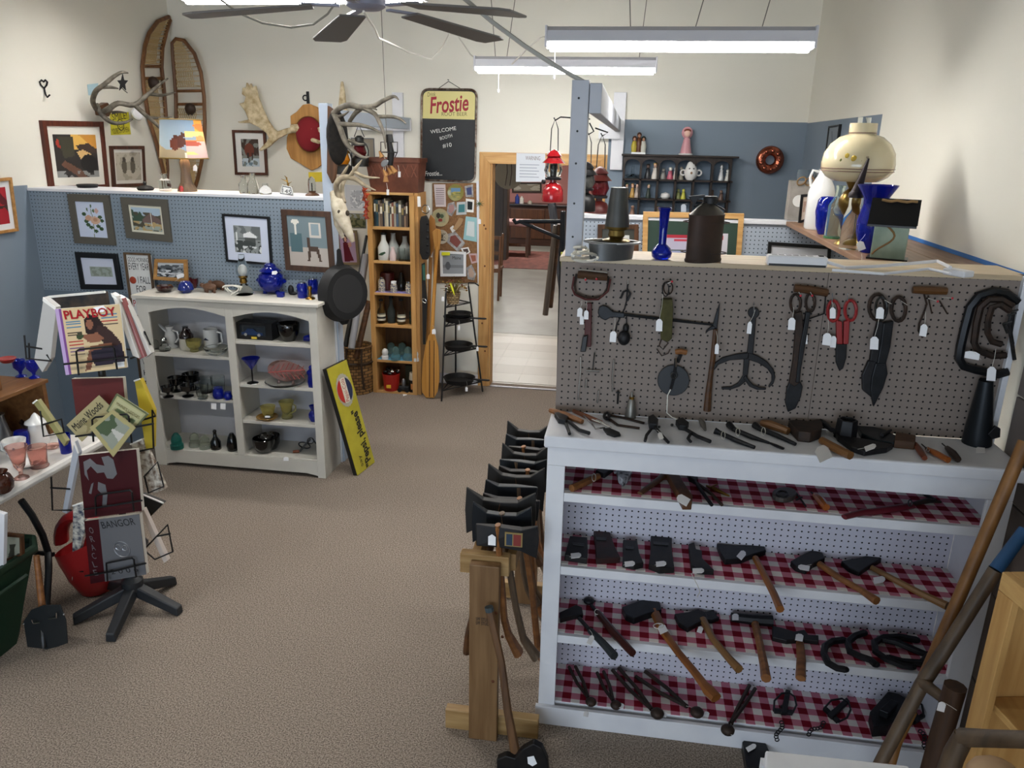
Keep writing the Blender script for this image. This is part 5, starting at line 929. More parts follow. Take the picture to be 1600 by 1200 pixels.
# ---- corkboard with pinned packets
t0 = T('corkboard', 'cork pinboard beside the door casing', 'corkboard', fb(712, 440)); plate('cork', [(676, 286), (747, 286), (749, 442), (678, 442)], fb, .012, M('cork', '8f6a48', .9, c2='7a5838', sc=60), t0); plate('edge', [(745, 283), (749, 283), (751, 442), (747, 442)], fb, .02, WHITE, t0)
def pin(nm, lab, q, mat, cat, l=.014, th=.004, inner=None):
    o_ = T(nm, lab, cat, fb(*q[-1], l)); plate('backing', q, fb, th, mat, o_, lift=l)
    if inner:
        cx_, cy_ = sum(a for a, b_ in q) / len(q), sum(b_ for a, b_ in q) / len(q)
        plate('insert', [(cx_ + (a - cx_) * .62, cy_ + (b_ - cy_) * .62) for a, b_ in q], fb, .003, inner, o_, lift=l + th)
    return o_
CEL = M('cellophane', 'b9b9b9', .12, c2='8a8684', sc=30, coat=.5)
t = pin('price_list', 'pinned price list sheet at the top of the corkboard', [(678, 288), (696, 288), (697, 323), (681, 323)], M('list_paper', 'd6c9ca', .7), 'paper')
for i in range(9): plate('printed_line', [(681, 294 + i * 3), (694, 294 + i * 3), (694, 295 + i * 3), (681, 295 + i * 3)], fb, .0005, M('print_grey', '77686a'), t, lift=.0182)
def plateR(nm, lab, cx, cy, r, ops, bg):
    o_ = T(nm, lab, 'plate', fb(cx, cy + r, .014), 'plates on the corkboard'); k_ = mpp(fb(cx, cy)); B().lathe(fb(cx, cy, .012), [(r * k_, .004), (r * k_ * .98, .01), (r * .75 * k_, .006), (0, .006)], 26, ax=(0, -1, 0)).obj('dish', M('plate_rim_' + bg, bg, .25, coat=.4), o_, 0, True)
    s_ = .56 * r; canvas('print', [fb(cx - s_, cy - s_, .019), fb(cx + s_, cy - s_, .019), fb(cx + s_, cy + s_, .019), fb(cx - s_, cy + s_, .019)], bg, ops, o_, 20, 20)
plateR('decorative_plate', 'round plate painted with blue sky and meadow on the corkboard', 712, 301, 13, [('r', 0, 0, 1, .45, '5f86a8'), ('n', 0, .4, 1, 1, 5, .5, 'b3a24a'), ('n', 0, .5, 1, 1, 6, .4, '5a6a2f')], '8a8448')
plateR('decorative_plate', 'round cream plate with bird and red berries on the corkboard', 688, 340, 14, [('r', 0, 0, 1, 1, '9a9a78'), ('e', .3, .3, .2, .28, '2f2a20'), ('e', .65, .35, .2, .2, '44563f'), ('e', .5, .75, .22, .16, '8a2f2a')], 'b8ac86')
plateR('decorative_plate', 'round dark patterned plate half behind the paddle blade', 690, 370, 11, [('n', 0, 0, 1, 1, 6, .5, '3f3a34'), ('n', 0, 0, 1, 1, 7, .4, '8a8474')], 'bdb6a4')
pin('blue_packet', 'packet with dark blue badge and yellow sticker on the corkboard', [(726, 291), (739, 288), (740, 308), (728, 308)], CEL, 'packet', inner=M('badge_blue', '323a66', .4)); pin('round_badge', 'white card with round black badge on the corkboard', [(728, 310), (741, 312), (740, 332), (728, 331)], PAPER, 'card', inner=IRON)
pin('teal_card', 'white card with teal print on the corkboard', [(714, 316), (729, 315), (729, 335), (713, 336)], M('card_grey', 'b9bcbd'), 'card', inner=M('print_teal', '3f7a80')); pin('small_bag', 'small clear bag with white label on the corkboard', [(700, 318), (710, 315), (713, 326), (706, 338), (698, 334)], CEL, 'bag', inner=M('pinkish', 'a8807c', .4))
pin('cork_tube', 'tan rolled packet pinned slantwise on the corkboard', [(708, 357), (718, 340), (724, 342), (722, 350), (713, 360)], M('tan_roll', 'a5845c', .5), 'packet', th=.015); pin('white_label', 'white slanted label under the tan roll', [(703, 356), (708, 352), (712, 360), (707, 364)], PAPER, 'label')
pin('teal_packet', 'large teal and white packet bag on the corkboard', [(728, 338), (745, 340), (745, 378), (724, 374)], M('packet_teal', '8fbabc', .3), 'packet', inner=M('packet_white', 'c9d2d2')); pin('red_trinket_bag', 'clear bag of red trinkets on the corkboard', [(700, 365), (712, 362), (727, 380), (716, 394), (698, 378)], CEL, 'bag', inner=M('trinket_red', '7a4038', .4))
pin('photo_bag', 'small photo card in a clear sleeve on the corkboard', [(720, 388), (732, 386), (735, 394), (726, 400)], PAPER, 'card', inner=M('photo_dark', '4a3a34')); pin('pink_card', 'small pink patterned card on the corkboard', [(732, 396), (745, 396), (746, 410), (737, 412)], M('pinkcard', 'c4a4a2'), 'card', inner=M('print_rust', '9a5a44')); pin('shell_bag', 'clear bag of shells low on the corkboard', [(729, 418), (737, 413), (744, 428), (741, 438), (731, 436)], CEL, 'bag', inner=M('shell', 'b59a88', .4))
t = picture('white_frame_sign', 'white framed grey picture with yellow sticker behind the dried plant', [(687, 392), (728, 394), (728, 432), (688, 432)], onY(6.95), 4, WHITEP, '8f9396', [('r', 0, .55, 1, .7, '75787a'), ('e', .25, .6, .12, .2, '55585c')], depth=.02)
text('lettering', 'Maine', DK, t, PY(707, 405, 6.92), (1, 0, 0), (0, 0, 1), width=.08, size=.04); plate('yellow_sticker', [(690, 394), (703, 394), (703, 399), (690, 399)], onY(6.92), .001, M('hi_yellow', 'dfe02c'), t)
t = T('air_plant', 'small green spiky air plant on the door casing edge', 'plant', fb(749, 322))
for i in range(9): a = i * .7; B().tube([fb(749, 318, .03), fb(749 + 8 * math.cos(a), 318 + 6 * math.sin(a), .06)], [.004, .001], 5).obj('leaf', M('plant_green', '4a5f40'), t)
price(t, 749, 346, fb, 5, 8, (749, 322), lift=.03)
# ---- black iron corner rack with skillets, dried plant on top
rk = T('plant_rack', 'black wrought iron corner rack with three skillet tiers', 'rack', PZ(722, 618, 0)); BI = M('wrought_iron', '0f0f11', .45)
fa, fb1, fc1 = PZ(690, 627, 0), PZ(754, 612, 0), PZ(712, 598, 0)
ta, tb, tc_ = PY(697, 450, fa.y + .05), PY(732, 447, fb1.y - .05), PY(712, 447, 6.85)
for a, b_ in ((fa, ta), (fb1, tb), (fc1, tc_)): B().tube([a, b_], .008, 6).obj('leg', BI, rk)
tz = [PY(720, v, 6.65).z for v in (476, 505, 549, 602)]
def lerp_z(a, b_, z): u = (z - a.z) / (b_.z - a.z); return a.lerp(b_, u)
for z in tz:
    q = [lerp_z(a, b_, z) for a, b_ in ((fa, ta), (fb1, tb), (fc1, tc_))]
    for i in range(3): B().tube([q[i], q[(i + 1) % 3]], .006, 6).obj('rail', BI, rk)
    c0 = (q[0] + q[1] + q[2]) / 3
    for i in range(3): B().tube([q[i], c0], .004, 5).obj('shelf_wire', BI, rk)
B().tube([tb, tb + Vector((.0, 0, .03)), tb + Vector((.06, -.02, .035)), tb + Vector((.1, -.02, .01))], .006, 6).obj('scroll', BI, rk)
for i, (z, lab) in enumerate(zip(tz[1:], ('black skillet stack on the upper tier of the iron rack', 'deep black skillet on the middle tier of the iron rack', 'black griddle pan on the bottom tier of the iron rack'))):
    q = [lerp_z(a, b_, z) for a, b_ in ((fa, ta), (fb1, tb), (fc1, tc_))]; c0 = (q[0] + q[1] + q[2]) / 3 + Vector((.0, -.02, .008)); t = T('skillet', lab, 'skillet', c0, 'skillets on the iron rack'); R_ = (.13, .135, .15)[i]
    B().lathe(c0, [(R_ * .85, 0), (R_, .045), (R_ - .006, .045), (R_ * .8, .006), (0, .006)], 26).obj('pan', M('cast_iron', '1b1b1c'), t, 0, True)
    B().prism([c0 + Vector((R_ - .01 + a, -.03 + b_, .035)) for a, b_ in ((0, -.02), (.05, -.012), (.14, -.018), (.155, 0), (.14, .018), (.05, .012), (0, .02))], (0, 0, .012)).obj('handle', M('cast_iron', '1b1b1c'), t, .003)
    if i == 0: B().lathe(c0 + Vector((.02, .01, .046)), [(R_ * .7, 0), (R_ * .85, .03), (R_ * .8, .03), (R_ * .65, .005), (0, .005)], 24).obj('inner_pan', M('cast_iron', '1b1b1c'), t, 0, True)
    x, y = ((717, 512), (746, 545), (729, 608))[i]; price(t, x, y, onY(c0.y - .12), 3.6, 7, (x, y - 12))
pb = PY(708, 476, 6.65); pb.z = tz[0] + .008; k = mpp(pb); t = T('dried_plant', 'dried flower plant in a woven basket on the iron rack', 'plant', pb)
B().lathe(pb, [(9 * k, 0), (12 * k, 18 * k), (11 * k, 18 * k), (8 * k, 3 * k), (0, 3 * k)], 16).obj('basket', weave('seagrass', 'b39a70', '6b5636', 14), t, 0, True); random.seed(5)
for i in range(46):
    a, r = random.random() * 6.28, random.random() ** .6; q = pb + Vector((math.cos(a) * 23 * r * k, math.sin(a) * 15 * r * k, (20 + 24 * random.random() * (1.1 - .4 * r)) * k)); B().tube([pb + Vector((math.cos(a) * 4 * k, math.sin(a) * 4 * k, 16 * k)), (pb + q) / 2 + Vector((0, 0, 12 * k)), q], [.8 * k, .6 * k, .3 * k], 4).obj('stem', M('dry_stem%d' % (i % 3), ('6d5a2c', '84703a', '5a5a2c')[i % 3], .8), t)
    if i % 2 == 0: B().ell(q, (1.8 * k, 1.8 * k, 1.4 * k), 7, 5).obj('blossom', M('dry_bloom%d' % (i % 4 // 2), ('8d6a34', '6f3d2a')[i % 4 // 2], .9), t, 0, True)
B().tube([pb + Vector((-2 * k, -11 * k, 33 * k)), pb + Vector((2 * k, -12 * k, 24 * k)), pb + Vector((5 * k, -13 * k, 16 * k))], [1.8 * k, 1.5 * k, .6 * k], 6).obj('yellow_ribbon', M('hi_yellow', 'dfe02c'), t)
price(t, 692, 467, onY(6.5), 4, 7, (698, 452))
# ---- paddles and leather
BLADE = M('paddle_wood', 'c08c46', .35, c2='a9742f', sc=6, stretch=(14, 1, .2))
t = T('canoe_paddle', 'striped wooden canoe paddle leaning on the bookcase', 'paddle', PZ(672, 622, 0)); fp2 = lambda x, y, l=0: PY(x, y, 6.5 + .2 * max(0, (600 - y) / 240) - l)
plate('blade', [(675, 517), (680, 523), (685, 540), (687, 570), (687, 595), (684, 612), (679, 621), (666, 621), (660, 612), (659, 595), (661, 565), (665, 540), (670, 524)], lambda x, y, l=0: PY(x, y, 6.5 - l), .016, BLADE, t, .006)
for x in (669.5, 676.5): plate('inlay_stripe', [(x + 1.2, 532), (x + 2.4, 532), (x + 2.2, 620), (x + .8, 620)], lambda x, y, l=0: PY(x, y, 6.5 - l), .001, DWOOD, t, lift=.0165)
sh_ = [(675, 520, 3.4, 6.5), (677, 480, 3, 6.53), (680, 430, 2.8, 6.58), (683, 385, 2.8, 6.62)]; P = [PY(x, y, Yq) for x, y, r, Yq in sh_]; B().tube(P, [r * mpp(p_) for (x, y, r, q_), p_ in zip(sh_, P)], 8).obj('shaft', BLADE, t, 0, True)
plate('grip', [(680, 390), (677, 372), (676, 362), (682, 357), (689, 359), (690, 370), (687, 390)], onY(6.63), .02, BLADE, t, .006); price(t, 678, 518, onY(6.46), 6, 8, (676, 508))
t = T('oar', 'plain wooden paddle standing behind the striped one', 'paddle', PZ(668, 605, 0)); plate('blade', [(673, 335), (680, 342), (682, 365), (678, 390), (672, 404), (668, 385), (668, 350)], onY(6.72), .016, M('paddle_wood2', '9a6a34', .4), t, .005)
B().tube([PY(673, 402, 6.72), PY(669, 520, 6.68), PY(668, 600, 6.66)], .016, 8).obj('shaft', M('paddle_wood2', '9a6a34', .4), t, 0, True)
t = T('gun_holster', 'black studded leather sheath hanging on the bookcase side', 'sheath', PY(664, 405, 6.55)); plate('sheath', [(659, 338), (667, 336), (671, 345), (673, 398), (669, 405), (661, 405), (657, 395), (657, 345)], onY(6.55), .03, M('black_leather', '15120f', .6), t, .006)
for i in range(5): B().ell(PY(668, 350 + i * 11, 6.52), (.012, .008, .012), 8, 6).obj('stud', IRON, t, 0, True)
t = T('bridle_strap', 'long black leather strap hanging below the sheath', 'strap', PY(663, 538, 6.55)); plate('strap', [(659, 412), (664, 410), (665, 440), (668, 470), (665, 538), (661, 538), (660, 470)], onY(6.55), .01, M('black_leather', '15120f'), t); B().torus(PY(663, 470, 6.53), .022, .004, (0, 1, 0), 14, 6, sx=.7).obj('buckle', CHROME, t, 0, True); plate('green_patch', [(660, 414), (664, 413), (665, 438), (661, 438)], onY(6.54), .002, M('patch_green', '2c5a4c'), t); price(t, 669, 432, onY(6.52), 5, 8, (667, 420))
# ---- warning notice over the doorway
q = [PY(x, y, YB - .03) for x, y in ((807, 239), (852, 240), (852, 284), (806, 284))]; t = T('warning_notice', 'white printed notice taped to the door head casing', 'notice', q[3]); B().prism(q, (0, .001, 0)).obj('sheet', M('notice_paper', 'cfd4da', .6), t)
text('lettering', 'WARNING', M('print_grey', '77686a'), t, PY(821, 250, YB - .03), (1, 0, 0), (0, 0, 1), width=.13, size=.05)
for i in range(5): bx('printed_line', (q[0].x + .03, YB - .0312, q[0].z - .1 - i * .026), (q[1].x - .05 - .02 * (i % 2), YB - .0305, q[0].z - .094 - i * .026), M('print_bluegrey', '8f97a3'), t)
# ---- yellow soda sign leaning on the cabinet end
q = [Vector(v) for v in (PY(510, 577, 4.655), PY(540, 560, 5.0), PZ(585, 722, .004), PZ(558, 743, .004))]; q[1] = q[0] + (q[2] - q[3])
t = T('soda_sign', 'long yellow soda advertising sign leaning against the cabinet end', 'sign', q[3]); nn = (q[1] - q[0]).cross(q[3] - q[0]).normalized(); nn = nn if nn.dot(CAMLOC - q[0]) > 0 else -nn
B().prism(q, -nn * .03).obj('panel', M('sign_edge', '15130f', .6), t); B().prism([p_ + nn * .0005 for p_ in q], nn * .003).obj('yellow_face', M('soda_yellow', 'b8ae34', .4, c2='a79c2a', sc=7), t)
L_ = lambda u, v, e=.0042: (q[0].lerp(q[1], u)).lerp(q[3].lerp(q[2], u), v) + nn * e
dv, du = (q[3] - q[0]).normalized(), (q[1] - q[0]).normalized()
text('lettering', 'say', DK, t, L_(.4, .95), -dv, -du, size=.055, width=.085, th=.001); text('lettering', '"Pepsi, please"', DK, t, L_(.82, .98), -dv, -du, width=(q[3] - q[0]).length * .55, size=.105, th=.001, bold=.03)
Wd = (q[1] - q[0]).length; c0 = L_(.52, .24)
def disc(nm, f0, f1, r, m_, e): 
    pts = [c0 + dv * (math.cos(a) * r) + du * (math.sin(a) * r) + nn * e for a in [f0 + (f1 - f0) * i / 24 for i in range(25)]]; B().prism(pts, nn * .001).obj(nm, m_, t)
B().prism([c0 + dv * (math.cos(a) * .125 * (1 if i % 2 else .94)) + du * (math.sin(a) * .1 * (1 if i % 2 else .94)) for i, a in enumerate([math.pi * 2 * j / 42 for j in range(42)])], nn * .0012).obj('cap_rim', M('cap_silver', 'a9a592', .5), t)
disc('cap_white', 0, 6.283, .092, M('cap_white', 'd4d0bd', .5), .0013); disc('cap_red', math.pi * 1.12, math.pi * 1.88, .092, M('cap_red', 'b02a22', .5), .0024); disc('cap_blue', math.pi * .12, math.pi * .88, .092, M('cap_navy', '1f2a4a', .5), .0024)
text('lettering', 'Pepsi-Cola', M('cap_red', 'b02a22'), t, c0 + dv * .085 + du * .02, -dv, -du, width=.17, size=.06, th=.003, shear=.3)
# ================================================================= TOOLS: outlines set on the surface each one lies or hangs on
def tool(name, label, cat, fn, org, parts, group=None):
    t = T(name, label, cat, fn(*org), group)
    for pt_ in parts:
        k = pt_[0]
        if k == 'p': plate(pt_[1], pt_[2], fn, pt_[3], pt_[4], t, bev=min(.003, pt_[3] * .3), lift=pt_[5] if len(pt_) > 5 else 0)
        elif k == 's': stick(pt_[1], pt_[2], fn, pt_[3], t, pt_[4] if len(pt_) > 4 else None, pt_[5] if len(pt_) > 5 else 0)
        elif k == 't': price(t, pt_[1], pt_[2], fn, pt_[4] if len(pt_) > 4 else 7, pt_[5] if len(pt_) > 5 else 11, pt_[3] if len(pt_) > 3 else None, lift=pt_[7] if len(pt_) > 7 else .03, ang=pt_[6] if len(pt_) > 6 else 0)
        elif k == 'r':    # ring of wire: name, cx, cy, rx, ry, r_px, mat, lift
            P = [fn(x, y, pt_[8] if len(pt_) > 8 else .01) for x, y in arc(pt_[2], pt_[3], pt_[4], pt_[5], 0, 345, 15)]; B().tube(P, pt_[6] * mpp(P[0]), 6, loop=True).obj(pt_[1], pt_[7], t, 0, True)
        elif k == 'w':    # bent wire or rod through points at given lift
            P = [fn(x, y, pt_[5] if len(pt_) > 5 else .012) for x, y in pt_[2]]; B().tube(P, pt_[3] * mpp(P[0]), 6).obj(pt_[1], pt_[4], t, 0, True)
        elif k == 'e': p_ = fn(pt_[2], pt_[3], pt_[6] * mpp(fn(pt_[2], pt_[3])) if len(pt_) < 9 else pt_[8]); q_ = mpp(p_); B().ell(p_, (pt_[4] * q_, pt_[6] * q_, pt_[5] * q_) if fn in VERT else (pt_[4] * q_, pt_[5] * q_, pt_[6] * q_)).obj(pt_[1], pt_[7], t, 0, True)
    return t
VERT = set(); fg = onY(YP); VERT.add(fg)
OLIVE = M('olive_canvas', '4d4a2a', .9, c2='3d3a20', sc=30); LEAR = M('red_leather', '4a1a18', .55); DRK = M('dark_steel', '26282b', .42, .6, c2='1c1d1f', sc=20)
tip = M('red_rubber', 'c02a3a', .5)
def hook(x, y, x2, y2, red=True): return [('w', 'peg_hook', [(x, y), (x2, y2)], .9, CHROME, .05)] + ([('e', 'hook_tip', x2, y2, 1.8, 1.8, 1.8, tip, .05)] if red else [])
tool('drawknife_handle', 'wooden grip with curved iron frame and dark red strap, leftmost on the pegboard', 'tool', fg, (920, 545), [('s', 'wooden_grip', [(903, 429, 6), (925, 431, 6.5), (949, 433, 6)], DWOOD, None, .01), ('w', 'metal_strip', [(903, 421), (949, 426)], 1.3, CHROME, .045),
    ('w', 'iron_frame', [(901, 428), (898, 445), (900, 457), (910, 463), (925, 466), (942, 462), (949, 450), (951, 434)], 2, RUSTY, .02), ('w', 'red_tube', [(897, 432), (894, 450), (898, 460), (915, 468), (935, 468), (950, 455), (954, 436)], 1.6, LEAR, .03), ('p', 'strap', [(917, 472), (925, 473), (924, 541), (913, 541), (914, 500)], .012, LEAR, .012), ('p', 'brush_end', [(911, 524), (919, 522), (916, 548), (907, 548)], .02, BLACK, .02),
    ('t', 906, 488, (909, 470), 8, 14, 4, .04), ('t', 916, 492, (916, 470), 7, 14, 2, .045), ('t', 909, 500, None, 6, 14, 0, .035)] + hook(914, 434, 915, 437) + hook(931, 434, 932, 436))
tool('steelyard_scale', 'iron steelyard balance with long bar and black pear weight', 'scale', fg, (975, 545), [('w', 'chain', [(981, 440), (979, 470), (976, 482), (964, 506), (962, 518)], 1.2, IRON), ('w', 'hook', [(970, 466), (974, 456), (981, 453), (985, 459), (980, 470)], 1.8, IRON), ('p', 'beam_head', [(936, 479), (942, 476), (949, 478), (958, 486), (976, 488), (976, 496), (955, 495), (946, 500), (938, 496), (934, 488)], .012, DRK, .01), ('s', 'beam', [(970, 491, 2.4), (1030, 498, 2.4), (1118, 508, 1.8)], DRK, None, .01), ('w', 'weight_wire', [(979, 490), (979, 508)], .9, IRON), ('e', 'pear_weight', 975, 528, 10, 12, 9, IRON), ('e', 'weight_neck', 978, 513, 5, 8, 5, IRON), ('t', 958, 526, (961, 496), 10, 17, 5), ('w', 'peg_hook', [(981, 436), (981, 444)], .9, CHROME, .04)])
tool('canvas_pouch', 'olive canvas pouch with looped cords hanging on the pegboard', 'pouch', fg, (1040, 545), [('p', 'pouch', [(1034, 465), (1050, 465), (1051, 480), (1049, 525), (1043, 530), (1032, 526), (1031, 490)], .045, OLIVE, .005), ('r', 'cord_loop', 1044, 450, 7, 10, 1.2, RUSTY, .03), ('r', 'cord_loop', 1040, 452, 5, 11, 1, IRON, .04), ('w', 'dangling_cord', [(1034, 528), (1030, 540), (1036, 546), (1044, 536), (1036, 530)], 1.2, RUSTY, .025), ('w', 'dangling_cord', [(1026, 545), (1034, 556), (1044, 552), (1047, 546)], 1, RUSTY, .02), ('t', 1030, 508, (1036, 460), 10, 19, 2, .06)] + hook(1043, 443, 1050, 440))
tool('pike_pole', 'barbed iron pike head on a dark wooden shaft', 'pike', fg, (1105, 643), [('p', 'spike', [(1124.5, 471), (1123, 490), (1120, 514), (1113, 508), (1118, 490)], .012, DRK, .008), ('p', 'barb', [(1112, 508), (1118, 509), (1117, 513), (1107, 516), (1102, 521), (1103, 516)], .012, DRK, .008), ('s', 'shaft', [(1118, 514, 3.5), (1114, 560, 4), (1110, 590, 4), (1107, 615, 5), (1105, 642, 6)], DWOOD, None, .004), ('t', 1120, 545, (1119, 517), 6, 16, 3, .05)])
tool('ice_tongs', 'black iron ice tongs hanging open on the pegboard', 'tongs', fg, (1160, 608), [('p', 'ring', arc(1177, 488, 9, 9, 0, 350, 16), .012, IRON, .004), ('p', 'stem', [(1173, 495), (1181, 495), (1176, 556), (1166, 556)], .012, IRON, .004), ('p', 'arm', [(1170, 550), (1150, 552), (1128, 558), (1116, 567), (1113, 577), (1116, 577), (1122, 569), (1140, 562), (1168, 560)], .012, IRON, .006), ('p', 'arm', [(1170, 550), (1182, 554), (1198, 564), (1208, 576), (1211, 588), (1208, 598), (1201, 605), (1200, 603), (1205, 595), (1205, 585), (1198, 575), (1184, 566), (1168, 561)], .012, IRON, .006), ('p', 'lower_arm', [(1162, 558), (1171, 558), (1168, 585), (1165, 595), (1155, 603), (1140, 608), (1127, 607), (1127, 604), (1142, 603), (1153, 597), (1160, 586)], .012, IRON, .004), ('p', 'lower_arm', [(1165, 585), (1168, 590), (1176, 600), (1186, 604), (1197, 605), (1196, 608), (1182, 608), (1170, 603), (1161, 590)], .012, IRON, .012), ('t', 1171, 512, (1180, 484), 7, 19, 6)] + hook(1178, 472, 1178, 488, False))
tool('hand_reel', 'round black pulley disc with chain and small wooden grip', 'pulley', fg, (1052, 620), [('p', 'disc', arc(1052, 593, 25, 24, 0, 350, 24), .014, M('disc_grey', '2f3134', .5, .3), .006), ('w', 'chain', [(1056, 560), (1055, 575), (1053, 590), (1048, 608)], 2.4, IRON, .03), ('s', 'wooden_grip', [(1055, 550, 4), (1064, 549, 4.6), (1073, 551, 4)], HWOOD, None, .02), ('w', 'grip_neck', [(1064, 553), (1059, 566)], 3, IRON, .02), ('r', 'chain_ring', 1053, 587, 4.5, 4.5, 1.2, STEEL, .034), ('w', 'white_cord', [(1048, 608), (1043, 618), (1042, 645), (1050, 652), (1058, 655)], .9, STRING, .03)] + hook(1056, 557, 1056, 573, False))
for i, (lab, P) in enumerate((('twisted steel drill bit leftmost on the lower pegboard', [(907, 558), (907, 580), (905, 600), (903, 625)]), ('short steel bit hanging under the small T handle', [(916, 592), (915, 606)]), ('long steel awl bit beside the T handled gimlet', [(959, 562), (957, 585), (957, 612)]), ('small steel hook bit low on the pegboard', [(935, 610), (933, 630)]))): tool('drill_bit', lab, 'drill bit', fg, P[-1], [('w', 'shank', P, 1.3, CHROME), ('e', 'knuckle', P[0][0], P[0][1], 1.6, 1.6, 1.6, CHROME), ('e', 'knuckle', P[-1][0], P[-1][1] - 3, 1.4, 2, 1.4, CHROME)], 'small steel bits')
tool('gimlet', 'small steel T handled gimlet on the lower pegboard', 'gimlet', fg, (926, 590), [('s', 'cross_handle', [(916, 579, 1.8), (937, 580, 1.8)], CHROME, None, .01), ('w', 'shank', [(929, 551), (926, 578)], 1, STEEL)]); tool('wood_screw', 'small black screw hung low on the pegboard', 'screw', fg, (965, 630), [('w', 'shank', [(966, 610), (965, 631)], 1.6, BLACK), ('w', 'crossbar', [(962, 613), (969, 614)], 1.3, BLACK)])
tool('tin_snips', 'long dark tin snips below a wooden roller handle', 'snips', fg, (1242, 636), [('s', 'wooden_roller', [(1241, 450, 6), (1265, 453, 6.5), (1293, 458, 6)], DWOOD, None, .012), ('r', 'grip_loop', 1243, 474, 8, 14, 2.4, RUSTY, .015), ('r', 'grip_loop', 1266, 473, 7, 14, 2.4, RUSTY, .02), ('p', 'shank', [(1240, 488), (1252, 485), (1254, 520), (1250, 560), (1248, 596), (1240, 602), (1232, 596), (1238, 560), (1241, 520)], .02, RUSTY, .008), ('p', 'shank', [(1258, 486), (1265, 486), (1258, 530), (1250, 575), (1248, 596), (1242, 596), (1248, 540), (1254, 510)], .02, DRK, .016), ('p', 'blade', [(1233, 594), (1248, 592), (1253, 602), (1250, 618), (1242, 636), (1230, 642), (1226, 628), (1228, 606)], .018, DRK, .008), ('e', 'pivot', 1245, 600, 3, 3, 3, STEEL), ('t', 1237, 506, (1240, 480), 11, 19, 4, .06), ('t', 1258, 529, (1262, 498), 7, 17, 0, .03), ('w', 'hanging_wire', [(1290, 462), (1288, 490), (1264, 498)], 1.2, IRON, .02)] + hook(1248, 456, 1251, 462) + hook(1266, 456, 1269, 462))
tool('tin_snips', 'red handled tin snips with short dark blades', 'snips', fg, (1312, 580), [('r', 'red_loop', 1302, 486, 9, 16, 2.6, M('snip_red', '8e2426', .4), .015), ('r', 'red_loop', 1329, 485, 9, 16, 2.6, M('snip_red', '8e2426'), .015), ('p', 'red_grip', [(1305, 499), (1314, 501), (1315, 536), (1306, 536)], .018, M('snip_red', '8e2426'), .008), ('p', 'red_grip', [(1317, 501), (1326, 498), (1324, 536), (1316, 536)], .018, M('snip_red', '8e2426'), .008), ('p', 'blade', [(1305, 536), (1322, 536), (1321, 558), (1316, 575), (1310, 578), (1305, 565)], .014, IRON, .008), ('e', 'pivot', 1314, 550, 2.4, 2.4, 2.4, STEEL), ('t', 1301, 489, (1300, 472), 9, 17, 0, .06), ('t', 1292, 530, (1294, 500), 13, 19, 8, .04), ('t', 1302, 534, None, 9, 18, 5, .03)] + hook(1301, 458, 1300, 475, False) + hook(1325, 458, 1324, 470, False))
tool('tin_snips', 'large dark tin snips with broad pointed blades', 'snips', fg, (1362, 632), [('r', 'grip_loop', 1371, 480, 13, 20, 3, RUSTY, .015), ('r', 'grip_loop', 1404, 483, 11, 19, 3, RUSTY, .02), ('r', 'finger_loop', 1377, 482, 9, 18, 2, STEEL, .035), ('p', 'shank', [(1369, 500), (1379, 502), (1374, 545), (1370, 565), (1357, 562), (1362, 530)], .02, IRON, .008), ('p', 'shank', [(1378, 503), (1394, 500), (1389, 540), (1382, 566), (1368, 566), (1374, 535)], .02, DRK, .014), ('p', 'blade', [(1355, 562), (1368, 560), (1372, 590), (1362, 622), (1356, 616), (1346, 608), (1345, 585)], .018, IRON, .006), ('p', 'blade', [(1366, 566), (1382, 562), (1385, 582), (1378, 604), (1363, 634), (1358, 608), (1360, 588)], .018, DRK, .014), ('e', 'pivot', 1363, 565, 2.4, 2.4, 2.4, CHROME), ('e', 'pivot', 1374, 575, 2.4, 2.4, 2.4, CHROME), ('t', 1366, 536, (1374, 494), 13, 20, 3, .06), ('t', 1375, 489, None, 12, 18, 5, .06)] + hook(1382, 469, 1393, 475, False) + hook(1407, 470, 1418, 477, False))
tool('auger_handle', 'wooden T handled corkscrew auger with bent wire', 'auger', fg, (1440, 525), [('s', 'wooden_handle', [(1426, 453, 5.5), (1452, 454, 6.5), (1479, 455, 6)], M('auger_wood', '5a3a1c', .4), None, .012), ('w', 'shank', [(1444, 460), (1448, 475), (1443, 490), (1436, 506), (1435, 517), (1441, 527), (1449, 522)], 1.6, RUSTY), ('w', 'bent_wire', [(1450, 462), (1456, 490)], 1.2, RUSTY), ('w', 'bent_wire', [(1468, 470), (1480, 490)], 1.2, RUSTY), ('t', 1443, 516, (1446, 487), 11, 19, 10, .03)] + hook(1450, 466, 1465, 471) + hook(1471, 465, 1488, 466))
